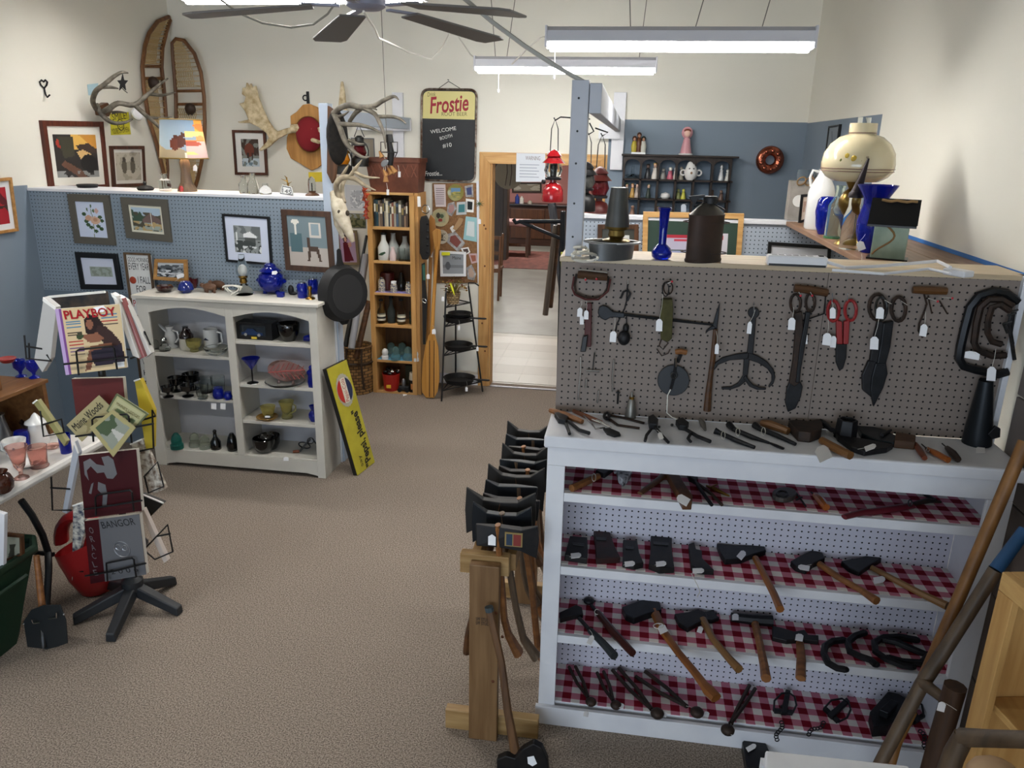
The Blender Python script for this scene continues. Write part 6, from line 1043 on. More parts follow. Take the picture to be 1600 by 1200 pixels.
for i, (lab, o_, w_) in enumerate((('largest of three nested iron C clamps at the pegboard right end', [(1590, 472), (1572, 458), (1553, 455), (1530, 462), (1516, 480), (1508, 510), (1501, 540), (1498, 560), (1505, 572), (1525, 578), (1560, 585), (1575, 580)], 7), ('middle of three nested iron C clamps', [(1582, 478), (1565, 468), (1545, 468), (1532, 480), (1526, 505), (1522, 535), (1528, 548), (1550, 556), (1572, 555)], 5.5), ('smallest and innermost of the three nested C clamps', [(1578, 486), (1562, 476), (1550, 480), (1544, 500), (1543, 520), (1550, 534), (1565, 538)], 5))):
    x, y = o_[-1]; tool('c_clamp', lab, 'clamp', fg, (x, y), [('w', 'frame', o_, w_, RUSTY if i else DRK, .02 + .02 * i), ('w', 'screw', [(x + 10, y - 18), (x + 4, y - 60 + 14 * i), (x + 8, y - 92 + 30 * i)], 3.2, STEEL, .03 + .02 * i), ('w', 'tommy_bar', [(x + 2, y - 92 + 30 * i), (x + 16, y - 96 + 30 * i)], 1.6, STEEL, .05 + .02 * i)] + ([('t', 1519, 555, (1533, 562), 23, 12, 10, .07)] if i == 0 else [('t', 1549, 584, (1556, 545), 14, 22, 5, .1)] if i == 2 else []), 'nested clamps')
# standing on the bench against the wall
p0, p1 = PZ(1526, 692, 1.256), PY(1541, 594, YP - .06); k = mpp(p0); t = T('metal_horn', 'dark conical metal horn standing at the bench right end', 'horn', p0); B().tube([p0, p0.lerp(p1, .25), p1], [21 * k, 19 * k, 10 * k], 18).obj('cone', M('horn_metal', '23272b', .4, .6), t, 0, True); B().prism([p0.lerp(p1, .3) + Vector((a * k, -20 * k, h * k)) for a, h in ((6, -8), (14, 6), (22, 2), (24, -12), (14, -16))], (0, 5 * k, 0)).obj('bracket', IRON, t, .002); price(t, 1532, 703, onZ(1.2545), 14, 10, (1533, 680), lift=.002)
p0 = PZ(985, 652, 1.2545); k = mpp(p0); t = T('oiler_can', 'small ribbed metal oiler with pointed top standing on the bench', 'oiler', p0); B().lathe(p0, [(9 * k, 0), (8 * k, 12 * k), (6 * k, 26 * k), (3 * k, 32 * k), (1 * k, 42 * k)], 10).obj('body', M('galvanised', '77756f', .4, .7), t, 0, True); B().lathe(p0 + Vector((0, 0, 30 * k)), [(4 * k, 0), (4 * k, 4 * k)], 10).obj('collar', BRASS, t)
# ---- lying on the bench top
BTZ = 1.2535; f0 = onZ(BTZ)
tool('saw_set', 'wooden handled saw set pliers at the bench top left corner', 'pliers', f0, (900, 672), [('s', 'wooden_handle', [(860, 641, 4), (882, 648, 5.5), (910, 659, 4)], HWOOD), ('p', 'jaw', [(866, 652), (876, 650), (888, 658), (884, 664), (872, 662)], .02, IRON), ('w', 'lower_grip', [(884, 662), (888, 672), (890, 678)], 2.6, IRON), ('w', 'upper_grip', [(888, 658), (905, 672), (921, 677)], 3, IRON)])
tool('wool_shear', 'slim wooden handled scraper lying beside the saw set', 'scraper', f0, (940, 665), [('s', 'wooden_handle', [(896, 642, 3), (915, 650, 4), (940, 660, 3)], M('red_handle', '6d3a1c', .4)), ('w', 'steel_rod', [(910, 648), (930, 655), (944, 661)], 1.2, CHROME)])
tool('ice_cream_scoop', 'steel spring scoop with dark spoon blade on the bench top', 'scoop', f0, (960, 680), [('w', 'spring_arm', [(908, 645), (925, 662), (930, 670), (945, 668)], 1.3, CHROME), ('w', 'spring_arm', [(925, 655), (945, 663), (955, 668)], 1.2, CHROME), ('p', 'blade', [(942, 672), (952, 671), (968, 678), (970, 682), (960, 684), (948, 680)], .008, IRON)])
tool('nut_cracker', 'dark iron plier style nutcracker near the oiler', 'pliers', f0, (975, 665), [('r', 'jaw_ring', 948, 650, 4, 5, 2.4, IRON, .012), ('s', 'handle', [(948, 652, 3), (965, 664, 2.8), (999, 669, 3)], RUSTY, .6), ('s', 'handle', [(950, 648, 3), (975, 653, 2.8), (1006, 661, 3)], RUSTY, .6)])
tool('saw_set', 'iron saw set with white tag in front of the hanging disc', 'pliers', f0, (1030, 690), [('p', 'head', [(1012, 660), (1020, 656), (1028, 664), (1026, 672), (1014, 671)], .025, IRON), ('w', 'grip', [(1018, 670), (1010, 680), (1008, 689)], 2.4, IRON), ('w', 'grip', [(1024, 668), (1034, 680), (1044, 691)], 2.8, IRON), ('e', 'screw', 1030, 667, 2, 2, 2, STEEL), ('t', 1032, 681, (1026, 672), 7, 11, -20, .02)])
tool('saw_set', 'iron saw set lying right of the tagged one', 'pliers', f0, (1090, 690), [('p', 'head', [(1055, 664), (1066, 660), (1076, 668), (1072, 674), (1060, 672)], .022, IRON), ('w', 'grip', [(1070, 670), (1090, 682), (1110, 690)], 3, IRON), ('w', 'grip', [(1080, 676), (1075, 685), (1079, 690)], 2.6, IRON), ('e', 'thumb_screw', 1050, 664, 2.4, 2.4, 2.4, STEEL)])
tool('plumb_bob', 'small grey plumb bob at the foot of the pegboard', 'plumb bob', f0, (1098, 668), [('s', 'bob', [(1093, 655, 2), (1098, 662, 5), (1102, 672, 2)], M('lead_grey', '6d6a64', .5, .4))])
for lab, P in (('railroad spike nearest the bench front edge', [(1117, 673, 5), (1124, 676, 4), (1150, 688, 4), (1179, 699, 3)]), ('middle railroad spike of three on the bench', [(1139, 663, 5), (1147, 671, 4), (1175, 683, 4), (1202, 692, 2)]), ('rearmost railroad spike of three on the bench', [(1179, 664, 5), (1187, 670, 4), (1215, 681, 4), (1243, 694, 3)])): tool('railroad_spike', lab, 'spike', f0, P[2][:2], [('s', 'shaft', P[1:], DRK), ('s', 'head', [(P[0][0], P[0][1], 5.5), P[1]], DRK), ('r', 'tag_string', P[1][0] + 6, P[1][1] + 4, 3, 6, .6, STRING, .025)], 'railroad spikes')
tool('small_file', 'short dark file lying at the tip of the spikes', 'file', f0, (1215, 698), [('s', 'blade', [(1203, 692, 2.4), (1212, 696, 4), (1224, 701, 3.4)], IRON, .5)])
tool('hand_drill', 'old hand drill with two wooden handles and a large tag', 'drill', f0, (1280, 700), [('s', 'wooden_handle', [(1190, 661, 5), (1205, 664, 7), (1232, 674, 6)], M('drill_wood', '6f4a26', .4)), ('p', 'gear_body', [(1230, 672), (1245, 671), (1260, 673), (1278, 670), (1283, 676), (1282, 686), (1265, 692), (1246, 690)], .04, RUSTY), ('e', 'gear', 1253, 681, 6, 6, 3, IRON), ('s', 'wooden_handle', [(1284, 688, 6), (1305, 700, 7), (1329, 712, 7)], M('drill_wood', '6f4a26')), ('t', 1286, 708, (1292, 693), 22, 24, -25, .01)])
tool('adze_head', 'black iron adze head with socket and curved lip', 'adze', f0, (1345, 700), [('s', 'peg', [(1282, 658, 4), (1300, 672, 4)], IRON, None, .02), ('p', 'lip', [(1300, 675), (1330, 690), (1360, 695), (1395, 702), (1385, 708), (1350, 713), (1330, 706), (1308, 690)], .02, IRON)]); 
p0 = f0(1320, 685); k = mpp(p0); o_ = bpy.data.objects['adze_head']; B().lathe(p0, [(17 * k, 0), (15 * k, 32 * k), (11 * k, 32 * k), (12 * k, 4 * k)], 6).obj('socket', IRON, o_, .002)
tool('spoke_shave', 'ornate iron plane with wooden end and white tag', 'plane', f0, (1390, 690), [('p', 'iron_body', [(1336, 670), (1352, 672), (1382, 680), (1400, 690), (1396, 700), (1372, 697), (1345, 686)], .022, M('black_japan', '1b2226', .4, .5)), ('s', 'lever', [(1378, 680, 3), (1392, 672, 2)], IRON, None, .02), ('p', 'wooden_end', [(1398, 686), (1429, 692), (1428, 703), (1396, 700)], .03, DWOOD), ('t', 1360, 699, (1340, 702), 8, 18, 70, .03)])
for lab, P, m_ in (('awl with square reddish handle on the bench right', [(1430, 694, 4), (1437, 704, 5), (1445, 716, 4)], M('redwood_handle', '6a3520', .35)), ('awl with glossy orange brown handle on the bench right', [(1448, 701, 3), (1462, 708, 5), (1482, 719, 5)], M('orange_handle', '8a4a1c', .25, coat=.4)), ('awl with dark round handle on the bench right', [(1480, 700, 4), (1488, 708, 6), (1497, 718, 5)], M('dark_round', '2d211a', .35))): tool('awl', lab, 'awl', f0, P[-1][:2], [('s', 'handle', P, m_), ('w', 'spike', [(P[0][0], P[0][1]), (P[0][0] - 8, P[0][1] - 7)], 1, IRON), ('r', 'ferrule', P[0][0] + 2, P[0][1] + 2, 2, 4, 1, CHROME, .012)], 'short awls')
# ---- first shelf
f1 = onZ(SH[0])
tool('hatchet', 'short hatchet with a thick round handle on the first gingham shelf', 'hatchet', f1, (895, 762), [('s', 'handle', [(893, 763, 6), (915, 753, 6), (935, 744, 5)], HWOOD), ('p', 'head', [(930, 742), (948, 728), (962, 726), (958, 738), (944, 748)], .02, IRON), ('r', 'tag_string', 928, 746, 3, 6, .6, STRING, .03)])
t = tool('cow_ornament', 'black and white painted cow head ornament on the first shelf', 'ornament', f1, (972, 757), [('p', 'head', [(962, 738), (972, 745), (984, 738), (986, 746), (980, 756), (973, 761), (966, 755)], .03, M('cow_white', 'c9cdd2', .4, c2='16181c', sc=45)), ('e', 'horn', 961, 738, 2, 4, 2, M('cow_horn', '9a9ea4')), ('e', 'horn', 986, 739, 2, 4, 2, M('cow_horn', '9a9ea4'))])
tool('bevel_gauge', 'folding wooden square opened in a V on the first shelf', 'square', f1, (1070, 790), [('s', 'short_leg', [(1000, 771, 5), (1022, 755, 6), (1042, 740, 7)], OAK, .5), ('p', 'long_leg', [(1034, 736), (1050, 734), (1066, 765), (1081, 788), (1080, 797), (1066, 797), (1056, 778)], .035, OAK), ('t', 1067, 781, (1060, 775), 13, 20, -60, .045)])
tool('pliers', 'dark pliers on the first shelf beside the square', 'pliers', f1, (1110, 785), [('p', 'jaw', [(1072, 742), (1084, 738), (1090, 750), (1086, 758), (1076, 752)], .02, IRON), ('w', 'grip', [(1086, 752), (1098, 770), (1112, 789)], 3, IRON), ('w', 'grip', [(1090, 756), (1112, 772), (1128, 789)], 2.8, RUSTY)])
tool('brass_tool', 'small brass cone shaped tool on the first shelf', 'tool', f1, (1125, 772), [('s', 'cone', [(1104, 759, 1.5), (1118, 765, 4), (1140, 775, 1.2)], BRASS), ('w', 'arm', [(1108, 762), (1120, 757)], 1.2, BRASS)])
tool('padlock', 'oval grey iron padlock on the first shelf', 'padlock', f1, (1225, 782), [('p', 'body', arc(1225, 777, 19, 9, 0, 345, 18), .02, M('lock_grey', '55524d', .45, .6)), ('r', 'shackle', 1222, 772, 9, 5, 2, STEEL, .03)]); tool('lock_key', 'small black key beside the oval padlock', 'key', f1, (1255, 785), [('w', 'stem', [(1244, 770), (1259, 791)], 1.6, IRON), ('w', 'bow', [(1244, 781), (1253, 777)], 1.6, IRON)])
tool('screwdriver', 'stubby screwdriver with orange wooden handle on the first shelf', 'screwdriver', f1, (1285, 785), [('s', 'handle', [(1274, 774, 5), (1283, 783, 7), (1291, 793, 6)], M('orange_handle', '8a4a1c')), ('w', 'shank', [(1267, 769), (1274, 774)], 1.5, STEEL)])
tool('pruning_saw', 'folding tool with red painted wooden arms on the first shelf', 'tool', f1, (1390, 795), [('s', 'red_handle', [(1319, 808, 6), (1350, 800, 7), (1362, 800, 8), (1425, 790, 7)], M('red_paint_wood', '5a1420', .45), .6), ('s', 'steel_end', [(1425, 788, 4), (1450, 782, 6), (1470, 784, 3)], RUSTY, .6), ('s', 'folded_arm', [(1432, 764, 3), (1450, 775, 4), (1462, 782, 4)], IRON, .6), ('r', 'rivet_ring', 1422, 786, 3, 5, 1, STEEL, .03)])
# ---- second shelf
f2 = onZ(SH[1]); AXH = M('axe_black', '17171a', .5, .4, c2='221f1e', sc=25)
for lab, P, tg in (('leftmost loose axe head on the second shelf', [(890, 846), (917, 848), (918, 868), (917, 882), (882, 876), (886, 862)], (900, 868)), ('rust red loose axe head, second from the left', [(927, 838), (952, 839), (960, 862), (969, 880), (950, 881), (931, 882), (930, 860)], None), ('small loose axe head, third from the left', [(973, 852), (995, 853), (998, 872), (1005, 888), (990, 891), (972, 887), (973, 870)], (984, 881)), ('largest loose axe head, fourth from the left', [(1016, 845), (1049, 847), (1049, 868), (1053, 896), (1030, 897), (1013, 890), (1016, 868)], (1033, 881))):
    tool('axe_wedge', lab, 'axe head', f2, P[-1], [('p', 'head', P, .026, AXH if tg else M('rust_axe', '3a1614', .55, .3, c2='231715', sc=20)), ('p', 'eye', [(P[0][0] + 4, P[0][1] + 2), (P[1][0] - 4, P[1][1] + 2), (P[1][0] - 5, P[1][1] + 6), (P[0][0] + 5, P[0][1] + 6)], .003, BLACK, .0262)] + ([('t', tg[0], tg[1], (tg[0] - 10, tg[1] + 2), 8, 16, 84, .03)] if tg else []), 'loose axe heads')
tool('axe_wedge', 'curved broken hook shaped iron piece on the second shelf', 'axe head', f2, (1095, 898), [('p', 'head', [(1075, 858), (1084, 855), (1087, 866), (1096, 868), (1096, 880), (1108, 892), (1115, 899), (1090, 898), (1079, 892)], .024, AXH), ('t', 1091, 892, (1080, 896), 8, 18, 88, .03), ('w', 'tag_cord', [(1080, 896), (1090, 915), (1094, 925), (1089, 933)], .6, STRING, .03)])
tool('hatchet', 'broad blade hatchet with orange brown handle on the second shelf', 'hatchet', f2, (1200, 920), [('p', 'head', [(1119, 857), (1150, 860), (1178, 860), (1192, 857), (1196, 868), (1175, 874), (1158, 881), (1132, 883), (1125, 872)], .024, DRK), ('s', 'handle', [(1180, 872, 5), (1195, 900, 5.5), (1210, 930, 6), (1219, 952, 6.5)], M('honey_handle', '8a5526', .4, c2='75451d', sc=8)), ('t', 1159, 867, None, 10, 14, 40, .03)])
tool('hatchet', 'dark tomahawk hatchet in the middle of the second shelf', 'hatchet', f2, (1330, 915), [('p', 'head', [(1234, 885), (1250, 876), (1268, 867), (1284, 872), (1288, 880), (1270, 888), (1258, 898), (1242, 893)], .024, AXH), ('s', 'handle', [(1280, 881, 5), (1310, 902, 5), (1345, 922, 5), (1370, 939, 7)], HWOOD), ('t', 1256, 887, (1268, 882), 8, 18, -80, .03)])
tool('hatchet', 'grey hatchet with long pale handle at the second shelf right end', 'hatchet', f2, (1420, 915), [('p', 'head', [(1313, 884), (1345, 878), (1370, 871), (1376, 880), (1358, 890), (1342, 901), (1326, 895)], .022, DRK), ('s', 'handle', [(1362, 887, 4.5), (1400, 907, 5), (1440, 928, 5.5), (1480, 947, 7)], M('pale_handle', '7d5a33', .45)), ('t', 1374, 906, None, 10, 18, 80, .01)])
# ---- third shelf
f3 = onZ(SH[2])
tool('hatchet', 'small hatchet with black rubber grip at the third shelf left end', 'hatchet', f3, (930, 990), [('p', 'head', [(874, 963), (900, 951), (909, 955), (911, 966), (898, 968), (875, 974)], .02, AXH), ('w', 'steel_neck', [(905, 966), (920, 983)], 3.5, STEEL), ('s', 'grip', [(922, 985, 5), (945, 1008, 6), (960, 1025, 7)], M('grip_rubber', '23282b', .6)), ('t', 923, 1000, (921, 984), 8, 15, 25, .04)])
tool('blacksmith_hammer', 'round faced hammer with dark red wooden handle', 'hammer', f3, (960, 985), [('e', 'disc_head', 920, 939, 9, 8, 5, IRON), ('w', 'neck', [(924, 946), (933, 957)], 3, IRON), ('s', 'handle', [(935, 958, 5), (960, 990, 6.5), (989, 1021, 6)], M('dark_red_wood', '3a1a14', .35)), ('r', 'tag_string', 933, 956, 4, 4, .6, STRING, .02)])
tool('axe', 'large felling axe with long curved handle hanging over the third shelf', 'axe', f3, (1050, 1010), [('p', 'head', [(971, 958), (995, 949), (1022, 941), (1030, 950), (1033, 962), (1012, 968), (990, 976), (977, 970)], .03, DRK), ('s', 'handle', [(1022, 955, 8), (1035, 985, 7), (1060, 1020, 6.5), (1085, 1050, 7), (1100, 1070, 8), (1108, 1080, 11), (1119, 1091, 10)], M('honey_handle', '8a5526'), .75), ('t', 1035, 983, (1028, 974), 13, 13, -25, .04), ('r', 'tag_string', 1029, 978, 8, 4, .7, STRING, .04)])
tool('hatchet', 'shingling hatchet with toothed claw and pale handle', 'hatchet', f3, (1110, 1000), [('p', 'head', [(1053, 966), (1075, 963), (1090, 958), (1102, 964), (1105, 975), (1090, 980), (1074, 989), (1060, 980)], .022, AXH), ('p', 'claw', [(1100, 962), (1116, 957), (1114, 962), (1120, 962), (1117, 966), (1124, 970), (1112, 975), (1104, 974)], .018, IRON), ('s', 'handle', [(1098, 968, 6), (1115, 1000, 5.5), (1140, 1030, 6), (1155, 1046, 7)], M('pale_handle', '7d5a33')), ('t', 1094, 984, None, 8, 10, 20, .03)])
tool('sledge_hammer', 'short sledge hammer with worn handle on the third shelf', 'hammer', f3, (1190, 1010), [('s', 'head', [(1142, 964, 7), (1175, 968, 8), (1207, 970, 9)], IRON), ('s', 'handle', [(1180, 975, 6), (1188, 1010, 6), (1194, 1040, 7), (1197, 1060, 8)], HWOOD), ('t', 1149, 964, None, 10, 10, 0, .06)])
tool('hatchet', 'small flat hatchet with square handle under the sledge', 'hatchet', f3, (1250, 1020), [('p', 'head', [(1206, 984), (1220, 987), (1240, 993), (1256, 990), (1262, 998), (1278, 999), (1278, 1008), (1256, 1005), (1228, 1007), (1206, 1002)], .02, AXH), ('s', 'handle', [(1250, 1004, 6), (1252, 1030, 7), (1251, 1060, 8)], HWOOD, .7), ('t', 1249, 996, None, 12, 11, 10, .03)])
for lab, P in (('leftmost black hay hook on the third shelf', [(1318, 1000), (1300, 1002), (1289, 1010), (1287, 1022), (1294, 1036), (1308, 1044), (1320, 1046)]), ('second black hay hook crossing the leftmost one', [(1350, 989), (1335, 994), (1324, 1004), (1328, 1018), (1345, 1026), (1360, 1031), (1368, 1038)]), ('third black hay hook with twisted wire', [(1432, 1000), (1405, 995), (1380, 996), (1366, 1004), (1368, 1018), (1385, 1030), (1410, 1040), (1425, 1042)]), ('rightmost black hay hook on the third shelf', [(1375, 998), (1400, 1003), (1425, 1014), (1450, 1024), (1440, 1036), (1410, 1034), (1388, 1028)])): tool('hay_hook', lab, 'hook', f3, P[3], [('w', 'shaft', P, 5.5, IRON, .02), ('e', 'eye', P[-1][0], P[-1][1], 7, 5, 5, IRON), ('e', 'tip', P[0][0], P[0][1], 6, 5, 5, IRON)], 'hay hooks')
# ---- bottom shelf
f4 = onZ(SH[3])
for lab, P in (('leftmost small blacksmith pincers on the bottom shelf', ((889, 1042), (899, 1041), (919, 1090), (924, 1100))), ('second small blacksmith pincers on the bottom shelf', ((933, 1051), (943, 1049), (958, 1095), (963, 1105))), ('long handled pincers third from the left', ((957, 1047), (967, 1044), (1018, 1108), (1030, 1118))), ('long handled open pincers fourth from the left', ((993, 1057), (1008, 1049), (1072, 1103), (1096, 1118))), ('pincers lying the other way, jaws at the front edge', ((1171, 1071), (1180, 1076), (1142, 1130), (1133, 1146)))):
    a, b_, c, d = P; r = 2.6 if a[0] < 950 else 3.2
    tool('pincers', lab, 'pincers', f4, c, [('w', 'handle', [a, ((a[0] + c[0]) / 2 - 2, (a[1] + c[1]) / 2 + 2), c], r, RUSTY, .015), ('w', 'handle', [b_, ((b_[0] + c[0]) / 2 + 2, (b_[1] + c[1]) / 2 - 1), c], r, RUSTY, .02), ('e', 'jaw', (c[0] + d[0] * 2) / 3 + 1, (c[1] + d[1] * 2) / 3, r * 3.4, r * 3.2, r * 2.6, RUSTY), ('e', 'rivet', c[0], c[1], r * 1.3, r * 1.3, r, STEEL), ('t', d[0] + (8 if a[0] != 889 else -8), d[1] - 2 + (18 if a[0] == 889 else 0), c, 8, 8, 15, .02)], 'blacksmith pincers')
def trap(lab, cx, cy, s, tilt):
    c, s_ = math.cos(tilt), math.sin(tilt); L = lambda a, b_: (cx + (a * c - b_ * s_) * s, cy + (a * s_ + b_ * c) * s)
    ch = [L(2 + 3 * math.sin(i * .9), 24 + i * 4) for i in range(8)]
    tool('animal_trap', lab, 'trap', f4, (cx, cy), [('p', 'spring', [L(-4, -24), L(4, -24), L(7, 12), L(-2, 14)], .014, IRON, .004), ('p', 'base_bar', [L(-14, 8), L(16, 4), L(16, 10), L(-13, 14)], .012, IRON), ('w', 'jaw', [L(-14, 10), L(-17, -6), L(-9, -20), L(2, -24)], 1.6, IRON, .03), ('w', 'jaw', [L(15, 6), L(18, -8), L(12, -20), L(2, -24)], 1.6, IRON, .03), ('e', 'pan', cx, cy, 6, 5, 2, IRON)] + [('r', 'chain_link', x, y, 3, 2.4, .9, IRON, .01 + .003 * (i % 2)) for i, (x, y) in enumerate(ch)], 'animal traps')
trap('black steel trap with chain left of the middle trap', 1225, 1105, 1.0, .25); trap('black steel trap in the middle of the bottom shelf', 1305, 1112, 1.05, .9); trap('black steel trap at the right end of the bottom shelf', 1425, 1118, 1.15, -.4)
tool('iron_box', 'black iron block at the bottom shelf right end', 'block', f4, (1385, 1150), [('p', 'block', [(1356, 1128), (1384, 1096), (1402, 1100), (1420, 1112), (1412, 1128), (1385, 1150), (1362, 1152)], .05, IRON), ('p', 'step', [(1372, 1118), (1390, 1102), (1402, 1106), (1386, 1124)], .03, DRK, .05)])
# ================================================================= ON TOP OF THE TOOL WALL
KZ0 = 1.8585; fk = onZ(KZ0)
p = fk(955, 404); k = mpp(p); t = T('zinc_tub', 'oval galvanised tub on top of the tool wall', 'tub', p); ZN = M('zinc', '6f7172', .45, .6, c2='5c5e60', sc=10)
B().lathe(p, [(40 * k, 0), (43 * k, 26 * k), (41.5 * k, 26 * k), (38 * k, 4 * k), (0, 4 * k)], 26, sy=.6).obj('tub', ZN, t, 0, True); B().tube([p + Vector((43 * k * math.cos(a), 43 * .6 * k * math.sin(a), 26 * k)) for a in [math.pi * 2 * i / 28 for i in range(28)]], 1.8 * k, 6, loop=True).obj('rolled_rim', M('zinc_bright', '9a9a98', .35, .7), t, 0, True)
p2 = p + Vector((6 * k, 0, 28 * k)); t = T('tin_funnel', 'tall tapered zinc lamp chimney on a brass collar in the tub', 'chimney', p2)
B().lathe(p2, [(22 * k, 0), (20 * k, 2 * k), (10 * k, 4 * k), (13 * k, 8 * k), (12 * k, 16 * k), (18 * k, 18 * k), (19 * k, 22 * k)], 20).obj('brass_collar', M('old_brass', '6f5c30', .35, .9), t, 0, True); B().lathe(p2 + Vector((0, 0, 22 * k)), [(19 * k, 0), (12.5 * k, 58 * k), (11.5 * k, 58 * k)], 20).obj('cone', M('zinc_dark', '4f4f4d', .45, .6, c2='3b3b3a', sc=8), t, 0, True)
t = T('extension_cord', 'coiled white cord lying beside the post on the tool wall', 'cord', fk(905, 400)); random.seed(3)
for cx, cy, r in ((910, 398, 16), (905, 390, 13), (914, 402, 20)): B().tube([fk(cx + r * math.cos(a) , cy + r * .32 * math.sin(a), .008 + .02 * (1 + math.sin(a * 1.5 + r))) for a in [i * .33 for i in range(19)]], .005, 6).obj('coil', STRING, t, 0, True)
B().tube([PY(902, 300, 3.0), PY(906, 345, 3.0), PY(898, 375, 2.98), fk(900, 395, .02)], .004, 6).obj('lead', STRING, t, 0, True)
props(turned('bud_vase', fk(1033, 405), [(10, 0), (15, 4), (16, 10), (13, 17), (6, 23), (6, 40), (8, 70), (11, 76), (10, 76), (0, 60)], COBALT, n=22), 'tall cobalt bud vase beside the fuel can', 'vase')
p = fk(1098, 408); k = mpp(p); t = T('fuel_can', 'rusty brown oval fuel can with raised spout on the tool wall', 'can', p); RC = M('rust_can', '3b2a22', .6, .3, c2='2a201b', sc=9); TOPM = M('can_top', '5f5a54', .4, .6, c2='423d39', sc=12)
B().lathe(p, [(35 * k, 0), (36 * k, 3 * k), (34 * k, 6 * k), (34 * k, 68 * k), (35 * k, 72 * k)], 28, sy=.6).obj('body', RC, t, 0, True)
for h in (14, 60): B().tube([p + Vector((34.6 * k * math.cos(a), 34.6 * .6 * k * math.sin(a), h * k)) for a in [math.pi * 2 * i / 28 for i in range(28)]], k, 5, loop=True).obj('hoop', RC, t, 0, True)
B().lathe(p + Vector((0, 0, 72 * k)), [(34 * k, 0), (14 * k, 15 * k), (12 * k, 17 * k)], 24, sy=.6).obj('shoulder', TOPM, t, 0, True); B().lathe(p + Vector((3 * k, 0, 88 * k)), [(11 * k, 0), (11 * k, 9 * k), (9 * k, 11 * k), (0, 11 * k)], 18).obj('cap', IRON, t, 0, True)
B().prism([p + Vector((a * k, -3 * k, h * k)) for a, h in ((-30, 98), (-6, 101), (-6, 97), (-16, 94), (-20, 84), (-26, 92))], (0, 6 * k, 0)).obj('spout_flap', IRON, t, .001); B().tube([p + Vector((-22 * k, -20 * k, 84 * k)), p + Vector((0, -6 * k, 92 * k)), p + Vector((24 * k, -18 * k, 80 * k))], 1.2 * k, 6).obj('bail_wire', IRON, t, 0, True)
price(t, 1068, 325, onY(p.y - .1), 8, 12, (1074, 318))
t = T('power_strip', 'white power strip with its cord and plug on the tool wall', 'power strip', fk(1240, 416)); PWH = M('plastic_white', 'd9d9dc', .35)
a, b_ = fk(1197, 413), fk(1290, 417); B().bar(a + Vector((0, 0, .018)), b_ + Vector((0, 0, .018)), .05, .036).obj('housing', PWH, t, .006); B().bar(a + Vector((.005, 0, .004)), b_ + Vector((-.005, 0, .004)), .052, .008).obj('underside', BLACK, t)
for i in range(6): q = a.lerp(b_, .12 + i * .12) + Vector((0, 0, .0365)); B().box(q - Vector((.009, .009, 0)), q + Vector((.009, .009, .0008))).obj('outlet', M('outlet_grey', '9a9aa0'), t)
q = a.lerp(b_, .9) + Vector((0, 0, .0365)); B().box(q - Vector((.008, .01, 0)), q + Vector((.008, .01, .003))).obj('switch', BLACK, t)
B().tube([b_ + Vector((0, 0, .018)), fk(1320, 418, .01), fk(1370, 416, .012), fk(1420, 412, .02), fk(1465, 408, .03), fk(1485, 418, .03)], .006, 8).obj('cord', PWH, t, 0, True); B().tube([fk(1300, 422, .006), fk(1380, 428, .006), fk(1450, 420, .01), fk(1485, 427, .015)], .005, 8).obj('cord', PWH, t, 0, True)
B().bar(fk(1480, 423, .012), fk(1515, 429, .012), .05, .022).obj('plug', PWH, t, .005)
# ================================================================= RIGHT WALL SHELF
RZ = 1.8335; fr_ = onZ(RZ)
p = fr_(1250, 345); k = mpp(p); t = T('paper_canister', 'weathered printed canister with a jute bow at the shelf far end', 'canister', p); B().box(p + Vector((-20 * k, 0, 0)), p + Vector((14 * k, 24 * k, 60 * k))).obj('box', M('weather_paper', '8a857f', .8, c2='a09a93', sc=12), t, .003); B().lathe(p + Vector((-6 * k, -.6 * k, 30 * k)), [(9 * k, 0), (9 * k, .5 * k)], 18, ax=(0, -1, 0)).obj('round_label', PAPER, t)
B().lathe(p + Vector((4 * k, 12 * k, 60 * k)), [(13 * k, 0), (15 * k, 8 * k), (14 * k, 17 * k), (12 * k, 17 * k)], 16).obj('glass_jar', CLEAR, t, 0, True)
for s_ in (-1, 1): B().torus(p + Vector((s_ * 6 * k, -2 * k, 60 * k)), 5 * k, 1.2 * k, (.3, 1, 0), 12, 5, sx=1.4).obj('bow_loop', M('jute', '8a6d48', .9), t, 0, True)
picture('framed_print', 'small black framed floral print on the right shelf', [(1252, 304), (1268, 303), (1264, 344), (1247, 350)], onY(fr_(1256, 348).y), 4, BLACK, 'c9b9ab', [('n', .2, .2, .8, .8, 5, .5, 'a88a7c')], depth=.015)
p = fr_(1276, 358); k = mpp(p); t = T('white_jug', 'white ceramic jug with loop handle on the right shelf', 'jug', p); CW = M('white_china', 'dcdcda')
B().lathe(p, [(18 * k, 0), (20 * k, 3 * k), (20 * k, 55 * k), (17 * k, 66 * k), (9 * k, 80 * k), (7 * k, 88 * k), (9 * k, 90 * k)], 24).obj('body', CW, t, 0, True); handle(t, p, k, [(-8, 0, 86), (-17, 0, 88), (-20, 0, 78), (-17, 0, 64)], 2.2, CW)
props(turned('cobalt_vase', fr_(1287, 366), [(9, 0), (10, 2), (14, 12), (17, 34), (15, 50), (11, 55), (10, 55), (0, 40)], COBALT, n=22), 'octagonal cobalt vase in front of the white jug', 'vase')
p = fr_(1303, 372); k = mpp(p); t = T('glass_bottle', 'tall pale green glass bottle behind the brass lamp stem', 'bottle', p); B().lathe(p, [(14 * k, 0), (15 * k, 3 * k), (15 * k, 50 * k), (8 * k, 62 * k), (6 * k, 76 * k), (8 * k, 80 * k)], 20).obj('glass', M('pale_green_glass', 'd2e2d8', .04, trans=.95, ior=1.2), t, 0, True); B().lathe(p, [(16 * k, 0), (16 * k, 3 * k)], 16).obj('green_foot', M('green_foot', '3f6f4a', .3), t)
